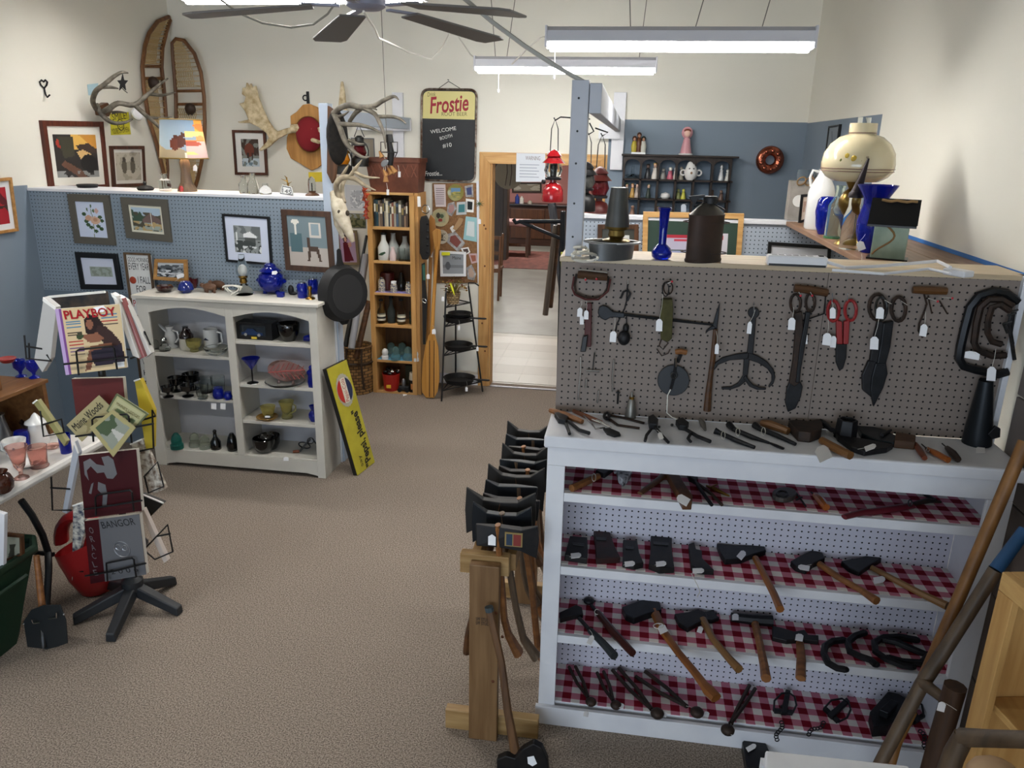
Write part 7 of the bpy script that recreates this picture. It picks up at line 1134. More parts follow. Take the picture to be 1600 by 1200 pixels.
p = fr_(1318, 381); k = mpp(p) * .93; t = T('parlour_lamp', 'brass parlour lamp with cream floral glass dome shade', 'lamp', p)
BR2 = M('antique_brass', '7d6535', .3, .9); B().lathe(p, [(16 * k, 0), (14 * k, 4 * k), (6 * k, 9 * k), (5 * k, 34 * k), (4 * k, 44 * k), (10 * k, 50 * k), (17 * k, 62 * k), (18 * k, 72 * k), (12 * k, 84 * k), (5 * k, 90 * k), (7 * k, 94 * k), (12 * k, 104 * k)], 24).obj('stem', BR2, t, 0, True)
SHD = M('shade_glass', 'd9cba6', .2, coat=.5, trans=.1); c1 = p + Vector((4 * k, 0, 104 * k)); B().lathe(c1, [(36 * k, -2 * k), (48 * k, 5 * k), (55.4 * k, 14 * k), (56.5 * k, 26 * k), (54 * k, 42 * k), (46 * k, 56 * k), (33 * k, 67 * k), (21 * k, 71 * k), (21 * k, 88 * k), (20 * k, 88 * k), (19 * k, 70 * k)], 32).obj('shade', SHD, t, 0, True)
for h, r in ((14, 55.6), (18, 56.4), (73, 21.6)): B().torus(c1 + Vector((0, 0, h * k)), r * k, .6 * k, (0, 0, 1), 36, 5).obj('painted_band', M('band_red', '6a3a34', .4), t)
for a, h, rr_, m_ in ((-1.95, 34, 5, 'c9a63a'), (-2.15, 38, 4, 'd8b84a'), (-1.75, 30, 3, '77783f'), (-2.3, 31, 3, '77783f'), (-1.6, 36, 2.5, '9a8a70')): q = c1 + Vector((56 * k * math.cos(a) * .97, 56 * k * math.sin(a) * .97, h * k)); B().ell(q, (rr_ * k, rr_ * .5 * k, rr_ * k), 8, 6).obj('painted_flower', M('flower_' + m_, m_, .4), t, 0, True)
B().lathe(c1 + Vector((0, 0, 70 * k)), [(10 * k, 0), (10 * k, 27 * k), (9.4 * k, 27 * k)], 18).obj('chimney', CLEAR, t, 0, True)
p = fr_(1325, 389); k = mpp(p); t = T('oil_bottle', 'clear glass oil bottle with a long dark conical spout', 'bottle', p); B().lathe(p, [(14 * k, 0), (14 * k, 4 * k), (14 * k, 48 * k), (9 * k, 64 * k), (9 * k, 78 * k)], 18).obj('glass', CLEAR, t, 0, True); B().lathe(p + Vector((0, 0, 78 * k)), [(11 * k, 0), (11 * k, 6 * k), (8 * k, 10 * k)], 16).obj('collar', M('spout_metal', '2d2628', .45, .6), t, 0, True); B().tube([p + Vector((0, 0, 86 * k)), p + Vector((10 * k, 0, 136 * k))], [8 * k, 1.5 * k], 14).obj('spout', M('spout_metal', '2d2628'), t, 0, True)
p = fr_(1356, 394); k = mpp(p); t = T('cobalt_vase', 'large fluted cobalt vase behind the birdhouse', 'vase', p); B().lathe(p, [(12 * k, 0), (14 * k, 3 * k), (22 * k, 30 * k), (23 * k, 48 * k), (17 * k, 72 * k), (18 * k, 82 * k), (30 * k, 102 * k), (29 * k, 102 * k), (15 * k, 78 * k), (0, 50 * k)], 28).obj('glass', COBALT, t, 0, True)
p = fr_(1386, 404); k = mpp(p); t = T('birdhouse', 'sage green birdhouse with black roof and jute cord', 'birdhouse', p); SG = M('sage_paint', 'a3b8a9', .7, c2='8aa092', sc=14)
def rot(v, a=-.35): return p + Matrix.Rotation(a, 3, 'Z') @ (Vector(v) * k)
B().prism([rot(v) for v in ((-24, -16, 0), (24, -16, 0), (24, 16, 0), (-24, 16, 0))], (0, 0, 0), [rot(v) for v in ((-24, -16, 58), (24, -16, 58), (24, 16, 58), (-24, 16, 58))]).obj('body', SG, t, .002); B().prism([rot(v) for v in ((-29, -20, -1), (29, -20, -1), (29, 20, -1), (-29, 20, -1))], (0, 0, 3 * k)).obj('base', BLACK, t)
B().prism([rot(v) for v in ((-24, -16, 58), (-24, 16, 58), (-24, 0, 80))], rot((48, 0, 0)) - rot((0, 0, 0))).obj('gable', SG, t)
for s_ in (-1, 1): B().prism([rot(v) for v in ((-34, s_ * 26, 50), (34, s_ * 26, 50), (34, 0, 88), (-34, 0, 88))], (0, 0, 3 * k)).obj('roof_panel', BLACK, t)
B().lathe(rot((-24.2, 0, 38)), [(6 * k, 0), (6 * k, .4 * k)], 14, ax=Matrix.Rotation(-.35, 3, 'Z') @ Vector((-1, 0, 0))).obj('entry_hole', BLACK, t); B().tube([rot((-8 + 14 * math.sin(i * .5), -17, 52 - i * 5)) for i in range(10)], 1.6 * k, 6).obj('jute_cord', M('jute', '8a6d48'), t, 0, True); B().tube([rot((-20 + i * 7, -6 + math.sin(i * 2), 88 + math.cos(i * 2))) for i in range(8)], 2 * k, 6).obj('jute_bow', M('jute', '8a6d48'), t, 0, True)
price(t, 1345, 384, onY(p.y - .1), 12, 14, (1352, 366), ang=-20); price(t, 1346, 412, fr_, 10, 8, (1346, 396), lift=.004)
# ================================================================= BACK RIGHT: HUTCH, MOLD, FRAMES
q = [PY(x, y, 6.9) for x, y in ((975, 244), (1148, 252))]; HX0, HX1, HT, HB = q[0].x, q[1].x, 2.165, 1.5
hu = T('curio_shelf', 'dark wooden arched curio shelf on the blue back wall', 'shelf', ((HX0 + HX1) / 2, 6.95, HB)); DW = wood('curio_wood', '2a1c15', '1d130e', 0)
bx('top_board', (HX0 - .02, 6.87, HT), (HX1 + .03, YB, HT + .015), DW, hu, .002); bx('back_board', (HX0, YB - .008, HB), (HX1, YB - .001, HT), M('curio_back', '5c6c7d', .7), hu)
cx_ = [PY(970 + v / 8.889, 270, 6.9).x for v in (40, 275, 520, 770, 1020, 1272, 1520)]
for x in cx_: bx('divider', (x - .009, 6.9, HB), (x + .009, YB - .009, HT - .001), DW, hu)
hz = [PY(1060, v, 6.9).z for v in (281, 311.5, 341)]
for z in hz: bx('shelf', (HX0, 6.9, z - .014), (HX1, YB - .009, z), DW, hu)
for i in range(6):
    a, b_ = cx_[i] + .009, cx_[i + 1] - .009; w_ = b_ - a; P = [(a, HT - .001), (b_, HT - .001), (b_, HT - .07)] + [((a + b_) / 2 + w_ / 2 * math.cos(math.pi * j / 10), HT - .07 + .045 * math.sin(math.pi * j / 10)) for j in range(1, 10)] + [(a, HT - .07)]; B().prism([(x, 6.895, z) for x, z in P], (0, .01, 0)).obj('arch', DW, hu)
def figure(nm, lab, px, zb, h, cols, Y=6.95, w=5, grp=None, hat=None):
    p_ = PY(px, 300, Y); p_.z = zb + .0005; k_ = mpp(p_); t_ = T(nm, lab, 'figurine', p_, grp)
    B().lathe(p_, [(w * k_, 0), (w * 1.05 * k_, 1.5 * k_), (w * .9 * k_, h * .25 * k_), (w * .6 * k_, h * .55 * k_), (w * .7 * k_, h * .66 * k_), (w * .3 * k_, h * .72 * k_)], 12).obj('body', M('fig_' + cols[0], cols[0], .3, coat=.3), t_, 0, True)
    B().ell(p_ + Vector((0, 0, h * .84 * k_)), (w * .55 * k_, w * .55 * k_, h * .15 * k_), 10, 8).obj('head', M('fig_' + cols[1], cols[1], .35), t_, 0, True)
    B().ell(p_ + Vector((0, .8 * k_, h * .9 * k_)), (w * .62 * k_, w * .6 * k_, h * .12 * k_), 10, 8).obj('hair', M('fig_' + cols[2], cols[2], .5), t_, 0, True)
    return t_
z0 = hz[0]; z1 = hz[1]; z2 = hz[2]
p = PY(987, 300, 6.95); p.z = z0; k = mpp(p); t = T('glass_ship', 'clear glass ornament in the first curio compartment', 'ornament', p); B().lathe(p, [(8 * k, 0), (8 * k, 2 * k), (3 * k, 6 * k), (2 * k, 20 * k)], 10).obj('body', CLEAR, t, 0, True); B().ell(p + Vector((0, 0, 4 * k)), (11 * k, 4 * k, 3 * k)).obj('bowl', CLEAR, t, 0, True)
figure('figurine', 'dark robed figurine in the second curio compartment', 1010, z0, 22, ('23262b', '5a4a44', '2a2622'), grp='curio figurines'); figure('figurine', 'blonde girl figurine in white beside the dark one', 1021, z0, 24, ('cfcac2', 'c9a08a', 'b8954a'), grp='curio figurines'); figure('figurine', 'small grey owl figurine in the third compartment', 1034, z0, 16, ('7a7a76', '8a8a84', '6a6a66'), grp='curio figurines')
figure('figurine', 'white animal figurine in a pink dress', 1045, z0, 18, ('b5566a', 'd0ccc4', 'd0ccc4'), grp='curio figurines'); figure('figurine', 'white rabbit figurine at the third compartment edge', 1053, z0, 18, ('c9c4ba', 'cfcac2', 'cfcac2'), grp='curio figurines', w=3.6); figure('figurine', 'grey cat figurine left of the big white mug', 1062, z0, 19, ('8a8578', '9a9488', '77726a'), grp='curio figurines', w=4)
p = PY(1077, 300, 6.93); p.z = z0; k = mpp(p); t = T('face_mug', 'white china mug shaped like a face with two ear handles', 'mug', p); B().lathe(p, [(6 * k, 0), (9 * k, 4 * k), (11 * k, 12 * k), (9 * k, 17 * k), (6 * k, 26 * k), (2 * k, 29 * k)], 16).obj('body', M('white_china', 'dcdcda'), t, 0, True)
for s_ in (-1, 1): B().torus(p + Vector((s_ * 12 * k, 0, 11 * k)), 4 * k, 1.3 * k, (0, 1, 0), 12, 6).obj('handle', M('white_china', 'dcdcda'), t, 0, True); B().ell(p + Vector((s_ * 3 * k, -8 * k, 17 * k)), (1.4 * k, .8 * k, 1.4 * k), 8, 6).obj('painted_eye', DK, t, 0, True)
B().ell(p + Vector((0, -10.5 * k, 11 * k)), (1.8 * k, 1.2 * k, 2 * k), 8, 6).obj('nose', M('nose_tan', '8a6a50'), t, 0, True); figure('figurine', 'tall white horse head figurine in the last compartment', 1124, z0, 24, ('cfd2d4', 'd6d8d8', '55585a'), grp='curio figurines', w=4); figure('figurine', 'short white figurine beside the horse head', 1134, z0, 17, ('d0d0ca', 'd6d6d2', 'a8a49a'), grp='curio figurines', w=4)
for px, lab, c_ in ((979, 'boy figurine with green hat in the middle row', ('6a5a3a', 'c9a08a', '5a7a4a')), (988, 'girl figurine with golden hair in the middle row', ('b08a4a', 'd0a890', 'b8884a')), (995, 'slim figurine half hidden by a divider', ('a89a90', 'c0a090', '4a3a34')), (1013, 'standing figurine in green cap on a white base', ('2f3a34', 'c9a890', '5a6a4a')), (1068, 'yellow green bird figurine in the middle row', ('c2c04a', 'c9c85a', 'b0ae3a')), (1060, 'mossy green frog figurine in the middle row', ('7a8050', '868c58', '6a7046')), (1113, 'small brown bear figurine in the lower right', ('6a5248', '7a6256', '5a463e')), (1127, 'seated brown rabbit figurine in the lower right', ('5f4a40', '8a7264', '4a3a32'))): figure('figurine', lab, px, z1, 21 if px < 1020 else 15, c_, grp='curio figurines', w=4)
props(B().lathe(Vector((PY(1040, 300, 6.95).x, 6.95, z1)), [(.03, 0), (.042, .016), (.036, .042), (.0, .055)], 16).obj('trinket_bowl', CW, None, 0, True, (PY(1040, 300, 6.95).x, 6.95, z1)), 'small pale blue lidded bowl in the middle row', 'bowl')
for px, lab in ((979, 'white beaker in the lowest visible curio row'), (990, 'brown basket figurine in the lowest visible row'), (1030, 'doll head figurine in the lowest visible row'), (1046, 'dark haired doll figurine in the lowest visible row')): figure('figurine', lab, px, z2, 16, (('cfcfcb', 'cfcfcb', 'cfcfcb'), ('8a6a5a', '7a5a4a', 'a89080'), ('9a8a70', 'c9a08a', '8a7a4a'), ('5a5a6a', 'c9a08a', '3a2a24'))[(979, 990, 1030, 1046).index(px)], grp='curio figurines', w=4.5)
t = T('figurine_group', 'brown figurine of three children on a white base on the curio shelf', 'figurine', (PY(997, 243, 6.92).x, 6.92, HT + .0155)); p = ORG[t.name]; k = mpp(p); B().box(p + Vector((-11 * k, -4 * k, 0)), p + Vector((11 * k, 4 * k, 3 * k))).obj('base', CW, t, .002)
for dx, h, c_, hr in ((-7, 25, 'b0a03a', '4a2a1c'), (0, 32, '5a3420', '4a2a1c'), (7, 25, 'c4c4b8', '1d241c')): B().lathe(p + Vector((dx * k, 0, 3 * k)), [(4 * k, 0), (4 * k, 3 * k), (5 * k, h * .35 * k), (3 * k, h * .65 * k), (1.5 * k, h * .7 * k)], 12).obj('child', M('figc_' + c_, c_, .35), t, 0, True); B().ell(p + Vector((dx * k, 0, (3 + h * .8) * k)), (3.6 * k, 3.4 * k, 4 * k), 10, 8).obj('child_head', M('figh_' + hr, hr, .4), t, 0, True); B().ell(p + Vector((dx * k, -2.4 * k, (2.4 + h * .78) * k)), (2.2 * k, 1.6 * k, 2.6 * k), 8, 6).obj('child_face', M('fig_skin', 'b98a70', .4), t, 0, True)
t = T('bonnet_figurine', 'pink girl figurine in a large bonnet on the curio shelf', 'figurine', (PY(1071, 243, 6.92).x, 6.92, HT + .0155)); p = ORG[t.name]; PK = M('pink_china', 'c9929a', .3, coat=.3)
B().lathe(p, [(10 * k, 0), (9 * k, 3 * k), (6 * k, 18 * k), (5 * k, 24 * k), (2 * k, 27 * k)], 16).obj('dress', PK, t, 0, True); B().ell(p + Vector((0, 1.5 * k, 33 * k)), (8.5 * k, 4.5 * k, 9 * k)).obj('bonnet', PK, t, 0, True); B().ell(p + Vector((0, -3 * k, 32 * k)), (5 * k, 3 * k, 5.5 * k)).obj('face', M('fig_skin2', 'd8b0a0', .4), t, 0, True); B().ell(p + Vector((0, -2 * k, 36 * k)), (5.4 * k, 3 * k, 3 * k)).obj('fringe', M('fig_red_hair', '7a3a2a', .5), t, 0, True); B().torus(p + Vector((0, 0, 1.5 * k)), 10 * k, 1.3 * k, (0, 0, 1), 20, 6).obj('hem', CW, t, 0, True)
c0 = PY(1203, 250, YB - .03); k = mpp(c0); t = T('copper_mold', 'copper ring mold hanging on the blue back wall', 'mold', c0 - Vector((0, -.03, 21 * k))); CO = M('copper', 'a8604a', .25, 1)
B().torus(c0, 14 * k, 7.5 * k, (0, 1, 0), 32, 12).obj('ring', CO, t, 0, True)
for i in range(9): a = i * 2 * math.pi / 9; B().ell(c0 + Vector((14 * k * math.cos(a), -6 * k, 14 * k * math.sin(a))), (3.4 * k, 3 * k, 3.4 * k), 8, 6).obj('boss', CO, t, 0, True)
picture('framed_print', 'narrow dark framed print on the right blue wall', [(1294, 197), (1311, 194), (1306, 233), (1289, 237)], onX(XR, -1), 3, BLACK, '7a8288', [('l', .3, .2, .5, .8, .05, '4a5258')], depth=.02)
fq = onY(YPR)
coll = [('r', .2, .45, .5, .75, 'b9b4c8'), ('r', .2, .4, .5, .47, 'b03040'), ('r', .55, .35, .9, .9, 'c9c5cc'), ('r', .3, .5, .48, .56, 'c04050'), ('r', .22, .78, .5, .95, '9aa0c0'), ('r', .6, .4, .85, .5, 'b03040')]
picture('framed_collage', 'pine framed green matted collage on the pale pegboard', [(1005, 331), (1163, 334), (1157, 417), (1003, 414)], fq, 8, PINEX, '33463c', coll, depth=.03); picture('framed_note', 'black framed pale sheet low on the pale pegboard', [(1201, 378), (1299, 385), (1296, 440), (1196, 432)], fq, 5, BLACK, 'c6c8cc', [('r', .2, .5, .85, .8, 'a9a6bd')], depth=.025); picture('framed_plaque', 'dark wooden frame behind the zinc tub', [(934, 351), (998, 351), (998, 398), (933, 396)], fq, 7, OAK, '3a3a30', [('r', .55, .3, .85, .6, 'c9c9c4')], depth=.025)
# ================================================================= LANTERNS AND POLES BY THE POST
def lantern(lab, px, py, Y, tank, globe, hook_to, s=1.0, nm='camp_lantern'):
    p = PY(px, py, Y); k = mpp(p) * s; t = T(nm, lab, 'lantern', p, 'hanging lanterns')
    B().lathe(p, [(16 * k, 0), (17 * k, 3 * k), (16 * k, 18 * k), (12 * k, 26 * k), (5 * k, 29 * k), (5 * k, 33 * k)], 22).obj('tank', tank, t, 0, True); B().lathe(p + Vector((0, 0, 33 * k)), [(12 * k, 0), (13 * k, 3 * k), (9 * k, 5 * k)], 18).obj('burner_plate', IRON, t, 0, True)
    B().lathe(p + Vector((0, 0, 37 * k)), [(10 * k, 0), (14.5 * k, 10 * k), (11 * k, 22 * k)], 20).obj('globe', globe, t, 0, True); B().lathe(p + Vector((0, 0, 38 * k)), [(4 * k, 0), (5 * k, 18 * k)], 10).obj('mantle', STEEL, t, 0, True)
    B().lathe(p + Vector((0, 0, 58 * k)), [(18 * k, 0), (11 * k, 7 * k), (10 * k, 10 * k), (13 * k, 10 * k), (7 * k, 17 * k), (2 * k, 20 * k)], 20).obj('hood', tank, t, 0, True); B().lathe(p + Vector((-12 * k, -8 * k, 30 * k)), [(3.4 * k, 0), (3.4 * k, 4 * k)], 10, ax=(-.8, -.6, 0)).obj('valve_knob', IRON, t, 0, True)
    top = Vector(hook_to) if hook_to else p + Vector((0, 0, 120 * k)); B().tube([p + Vector((-6 * k, 0, 76 * k)), p + Vector((-5 * k, 0, 108 * k)), p + Vector((0, 0, 122 * k)), p + Vector((5 * k, 0, 108 * k)), p + Vector((6 * k, 0, 76 * k))], .8 * k, 6).obj('bail', STEEL, t, 0, True); B().tube([p + Vector((-2 * k, 0, 124 * k)), p + Vector((0, 0, 120 * k)), p + Vector((8 * k, 0, 125 * k)), top], 1.1 * k, 6).obj('hook_rod', IRON, t, 0, True)
lantern('red enamel camp lantern hanging from an iron hook left of the post', 863, 315, 4.4, RED, CLEAR, PY(922, 186, 4.4)); lantern('black camp lantern hanging behind the white post', 914, 330, 4.6, BLACK, M('smoky', '5a5a58', .1, trans=.5), PY(921, 192, 4.6), .95); lantern('dark red glass lantern hanging right of the post', 934, 345, 5.1, M('dull_red', '4a1512'), M('red_globe', '5a0f16'), PY(930, 200, 5.1), 1.05)
for nm, lab, a, b_, r, m_ in (('walking_stick', 'grey wooden cane hanging from the iron bracket', PY(852, 492, 3.45), PY(868, 352, 3.42), .013, GREYWOOD), ('walking_stick', 'brown wooden cane hanging beside the grey one', PY(860, 480, 3.5), PY(874, 350, 3.42), .011, DWOOD), ('dark_pole', 'thick dark pole standing behind the tool wall end', Vector((-.12, 4.6, 0)), PY(862, 318, 4.9), .03, M('dark_pole', '2a2a2e', .5)), ('yard_stick', 'bright yellow stick standing at the tool wall end', Vector((-.16, 3.0, 0)), PY(879, 394, 3.0), .008, M('bright_yellow', 'b9bc2a', .5)), ('iron_rod', 'black iron rod standing behind the tool wall end', Vector((-.14, 3.7, 0)), PY(872, 345, 3.7), .01, IRON)):
    props(B().tube([a, a.lerp(b_, .5), b_], [r, r, r * .85], 8).obj(nm, m_, None, 0, True, a), lab, 'stick')
t = T('crane_bracket', 'black iron swing bracket sticking out into the doorway view', 'bracket', PY(880, 372, 3.4)); B().tube([PY(x, y, 3.4) for x, y in ((880, 346), (812, 346), (806, 348), (802, 342))], .009, 6).obj('arm', IRON, t, 0, True); B().tube([PY(x, y, 3.4) for x, y in ((880, 374), (860, 366), (812, 346))], .008, 6).obj('brace', IRON, t, 0, True); a = PY(880, 330, 3.4); B().tube([a, (a.x + .03, 3.4, 0)], .012, 6).obj('upright', IRON, t)
# ================================================================= SAWHORSE WITH AXES
sw = T('axe_sawhorse', 'rough pine sawhorse rack carrying a row of axes', 'sawhorse', (-.42, 2.9, 0)); SP = wood('stud_pine', '7d5f3e', '684b2c', 2); SPX = wood('stud_pine_x', 'a98a5c', '8d6d41', 0)
for Y, x0, x1 in ((2.46, -.6, -.225), (3.42, -.56, -.27)):
    bx('foot', (x0, Y + .02, 0), (x1, Y + .06, .09), SPX, sw, .003); xm = -.44 if Y < 3 else -.4
    bx('post', (xm - .056, Y - .02, .0), (xm + .056, Y + .018, .78), SP, sw, .003); bx('cap_block', (xm - .1, Y + .02, .72), (xm + .085, Y + .06, .8), SPX, sw, .003)
for dx in (-.085, .05): bx('rail', (-.42 + dx, 2.525, .72), (-.42 + dx + .035, 3.415, .79), wood('rail_pine', '94744a', '7d5f38', 1), sw, .003)
for x, y in ((775, 958), (785, 995), (770, 1065)): B().ell(PY(x, y, 2.439), (.006, .002, .007), 8, 5).obj('knot', M('pine_knot', '5a2f14'), sw)
for dz in (0, .017): text('lettering', 'SPF STUD', DK, sw, (-.47, 2.439, .53 + dz), (1, 0, 0), (0, 0, 1), width=.05, size=.02)
ords = 'nearest second third fourth fifth sixth seventh eighth ninth tenth eleventh twelfth'.split()
AX = [(790, 838, 50, 1, 0), (784, 818, 46, 2, 1), (782, 800, 54, 2, 0), (800, 793, 46, 1, 1), (800, 775, 42, 0, 1), (806, 760, 44, 2, 0), (815, 748, 36, 1, 1), (816, 736, 38, 0, 0), (820, 725, 36, 2, 1), (826, 712, 34, 1, 0), (824, 700, 34, 0, 1), (826, 688, 34, 2, 0)]
for i, (px, py, hw, kind, sd) in enumerate(AX):
    c = PZ(px, py, .875); k = mpp(c); w = hw * k; h = .068 + .014 * (i % 3); s_ = 1 if sd else -1
    t = T('axe', '%s axe %s on the sawhorse, %s' % (ords[i], 'from the near end', ('with a single broad bit', 'with a heavy flat poll', 'with a double bit head')[kind]), 'axe', c, 'axes on the sawhorse')
    if kind == 2: o = [(-1, -1.1), (-.5, -.6), (0, -.55), (.5, -.6), (1, -1.1), (1.04, 0), (1, 1.0), (.5, .55), (0, .5), (-.5, .55), (-1, 1.0), (-1.04, 0)]
    else: o = [(-1, -1.15), (-.5, -.7), (.1, -.6), (.9, -.62), (.95, .6), (.1, .6), (-.5, .55), (-1, .8), (-1.06, 0)]
    y0 = c.y; fr = [Vector((c.x + s_ * a * w, y0 - (.006 if abs(a) > .9 else .016), c.z + b_ * h)) for a, b_ in o]; bk_ = [Vector((p_.x, 2 * y0 - p_.y, p_.z)) for p_ in fr]
    B().prism(fr, (0, 0, 0), bk_).obj('head', (AXH, M('axe_blue', '1d2126', .4, .5), M('axe_grey', '2b2a29', .5, .5))[i % 3], t, .003); lx = c.x + s_ * (.25 if kind != 2 else 0) * w
    L_ = .5 + .08 * ((i * 5) % 4); lean = .1 * (1 if i % 2 else .4) + .02; lean = -.16 if i == 2 else lean; hd_ = [(lx, .045), (lx + lean * .15, -.1), (lx + lean * .5, -.35), (lx + lean * .8, -L_ + .08), (lx + lean + .03, -L_)]
    B().tube([(x, y0, c.z + z) for x, z in hd_], [.011, .014, .014, .015, .02], 8, flat=((0, 1, 0), 1.5)).obj('handle', (HWOOD, GREYWOOD, DWOOD)[i % 3], t, 0, True)
    if i in (0, 2, 3, 5, 8): x_, z_ = c.x - .4 * w, c.z; B().prism([(x_ - .014, y0 - .022, z_ - .03), (x_ + .014, y0 - .022, z_ - .03), (x_ + .014, y0 - .022, z_ + .005), (x_, y0 - .022, z_ + .015), (x_ - .014, y0 - .022, z_ + .005)], (0, .001, 0)).obj('price_tag', TAGM, t)
    if i == 0: B().box((c.x + .0, y0 - .0205, c.z - .028), (c.x + .065, y0 - .0165, c.z + .028)).obj('paper_label', M('axe_label', '8f7a4a', .6), t); B().box((c.x + .006, y0 - .0215, c.z - .024), (c.x + .028, y0 - .0205, c.z + .022)).obj('label_blue', M('lab_blue', '1f3448'), t); B().box((c.x + .032, y0 - .0215, c.z - .024), (c.x + .06, y0 - .0205, c.z + .022)).obj('label_red', M('lab_red', '7a2a24'), t)
fA = lambda x, y, l=0: PZ(x, y, .02 + l); hb = PZ(805, 1175, .06); tp = PY(765, 955, 2.4)
t = T('axe', 'long axe leaning head down against the front of the sawhorse', 'axe', PZ(815, 1190, 0)); B().tube([tp, tp.lerp(hb, .35) + Vector((.01, 0, 0)), tp.lerp(hb, .7) + Vector((.0, 0, 0)), hb], [.016, .014, .016, .02], 8, flat=((0, 1, 0), .8)).obj('handle', wood('axe_handle_old', '6a4a2c', '4a3220', 2), t, 0, True); B().tube([tp, tp.lerp(hb, -.03)], .0165, 8).obj('painted_end', M('grey_blue', '3a4448'), t)
fH = onY(hb.y - .005); plate('head', [(778, 1178), (792, 1172), (806, 1176), (818, 1162), (835, 1153), (848, 1160), (857, 1180), (859, 1206), (852, 1222), (820, 1212), (795, 1208), (779, 1206)], fH, .03, AXH, t, .004); plate('price_tag', [(824, 1183), (834, 1181), (839, 1193), (832, 1197), (825, 1193)], fH, .001, TAGM, t, lift=.031)
tool('iron_scrap', 'black iron fitting on the floor at the foot of the bench', 'fitting', onZ(0), (1175, 1190), [('p', 'plate', [(1158, 1172), (1174, 1155), (1192, 1168), (1200, 1186), (1204, 1212), (1165, 1212)], .04, BLACK), ('t', 1174, 1168, None, 8, 16, 60, .045)])
# ================================================================= RIGHT FOREGROUND
c0 = PY(1566, 893, 1.85); OK_ = wood('light_oak', 'c39a5f', 'ad824a', 2); OKX = wood('light_oak_y', 'cba468', 'b48b52', 1)
d = Vector((.2, -.98, 0)); nrm = Vector((.98, .2, 0)); ht = c0.z
oc = T('oak_cabinet', 'open light oak cabinet at the right picture edge', 'cabinet', Vector((c0.x, c0.y, 0)))
def slab(nm, a0, a1, n0, n1, z0, z1, m_): B().prism([Vector((c0.x, c0.y, z0)) + d * a + nrm * n for a, n in ((a0, n0), (a1, n0), (a1, n1), (a0, n1))], (0, 0, z1 - z0)).obj(nm, m_, oc, .002)
slab('stile', 0, .055, 0, .02, 0, ht - .051, OK_); slab('stile', .75, .8, 0, .02, 0, ht - .051, OK_); slab('top_rail', 0, .8, 0, .02, ht - .05, ht - .0, OKX); slab('top_board', 0, .8, .021, .34, ht - .02, ht, OKX); slab('end_panel', 0, .018, .021, .34, 0, ht - .021, OK_); slab('end_panel', .782, .8, .021, .34, 0, ht - .021, OK_); slab('back_panel', .0185, .7815, .33, .34, 0, ht - .021, OK_)
for z in (ht - .36, ht - .75, .1): slab('shelf', .0185, .7815, .025, .329, z - .02, z, OKX)
for i in range(3): q = Vector((c0.x, c0.y, ht - .25 - i * .04)) + d * .0184 + nrm * .16; B().lathe(q, [(.003, 0), (.003, .0006)], 8, ax=d).obj('pin_hole', BLACK, oc)
def pole(nm, lab, P, m_, extra=()):
    pts = [PY(x, y, Yq) for x, y, Yq, r in P]; t_ = T(nm, lab, 'long tool', Vector((pts[-1].x, pts[-1].y, 0))); B().tube(pts, [r for *_, r in P], 10).obj('shaft', m_, t_, 0, True)
    for nm2, Q, m2 in extra: B().tube([PY(x, y, Yq) for x, y, Yq, r in Q], [r for *_, r in Q], 10).obj(nm2, m2, t_, 0, True)
    return t_
HG = wood('long_handle', '8a5f30', '6d4823', 2); GH = wood('grey_handle', '5f4d3a', '483a2c', 2)
pole('long_handled_tool', 'long honey brown wooden handle leaning at the bench right end', [(1602, 690, 2.3, .02), (1500, 930, 2.2, .019), (1365, 1240, 2.1, .018)], HG); pole('long_handled_tool', 'grey brown handle with blue painted top leaning beside it', [(1556, 890, 2.1, .02), (1480, 1010, 2.08, .02), (1440, 1070, 2.06, .021), (1345, 1250, 2.0, .018)], GH, [('blue_end', [(1602, 828, 2.14, .018), (1556, 890, 2.1, .0195)], M('blue_handle', '23507c', .4)), ('cross_grip', [(1441, 1066, 2.06, .018), (1462, 1082, 2.0, .016), (1484, 1100, 1.95, .014)], GH)])
pole('long_handled_tool', 'short dark round post with tag standing low at the right', [(1493, 1072, 1.95, .03), (1470, 1150, 1.95, .03), (1448, 1230, 1.95, .03)], wood('dark_post', '4a3322', '35241a', 2)); o = bpy.data.objects['long_handled_tool.002']; price(o, 1471, 1104, onY(1.9), 12, 15, (1495, 1110), ang=15)
pole('scythe_snath', 'curved grey wooden tool grip crossing the oak cabinet', [(1504, 1152, 1.6, .022), (1550, 1154, 1.55, .02), (1620, 1156, 1.5, .019)], GH, [('lower_shaft', [(1506, 1150, 1.6, .022), (1490, 1180, 1.6, .024), (1470, 1240, 1.6, .026)], GH)])
pole('spare_handle', 'brown wooden handle standing in front of the oak stile', [(1425, 1110, 2.08, .016), (1400, 1160, 2.06, .017), (1378, 1240, 2.02, .017)], HG)
wt = [PZ(x, y, 1.0) for x, y in ((1196, 1172), (1420, 1196), (1440, 1290), (1196, 1290))]; t = T('white_shelf_top', 'worn white painted shelf top at the bottom picture edge', 'shelf', Vector((wt[0].x, wt[0].y, 0))); B().prism(wt, (0, 0, -.03)).obj('top', WHITE, t, .004)
for a in wt: bx('leg', (a.x * .97 + .03 * .6 - .012, a.y * .97 + .03 * 1.4 - .012, 0), (a.x * .97 + .03 * .6 + .012, a.y * .97 + .03 * 1.4 + .012, .969), WHITE, t)
b_ = PY(1555, 1215, 1.4); t = T('burlap_roll', 'tan rounded wooden knob at the lower right picture corner', 'knob', b_); B().ell(b_, (.055, .05, .035)).obj('knob', M('tan_knob', 'a98a68', .6, c2='8d6f50', sc=12), t, 0, True); B().lathe(b_ - Vector((0, 0, b_.z)), [(.02, 0), (.02, b_.z - .02)], 10).obj('stem', HG, t, 0, True)
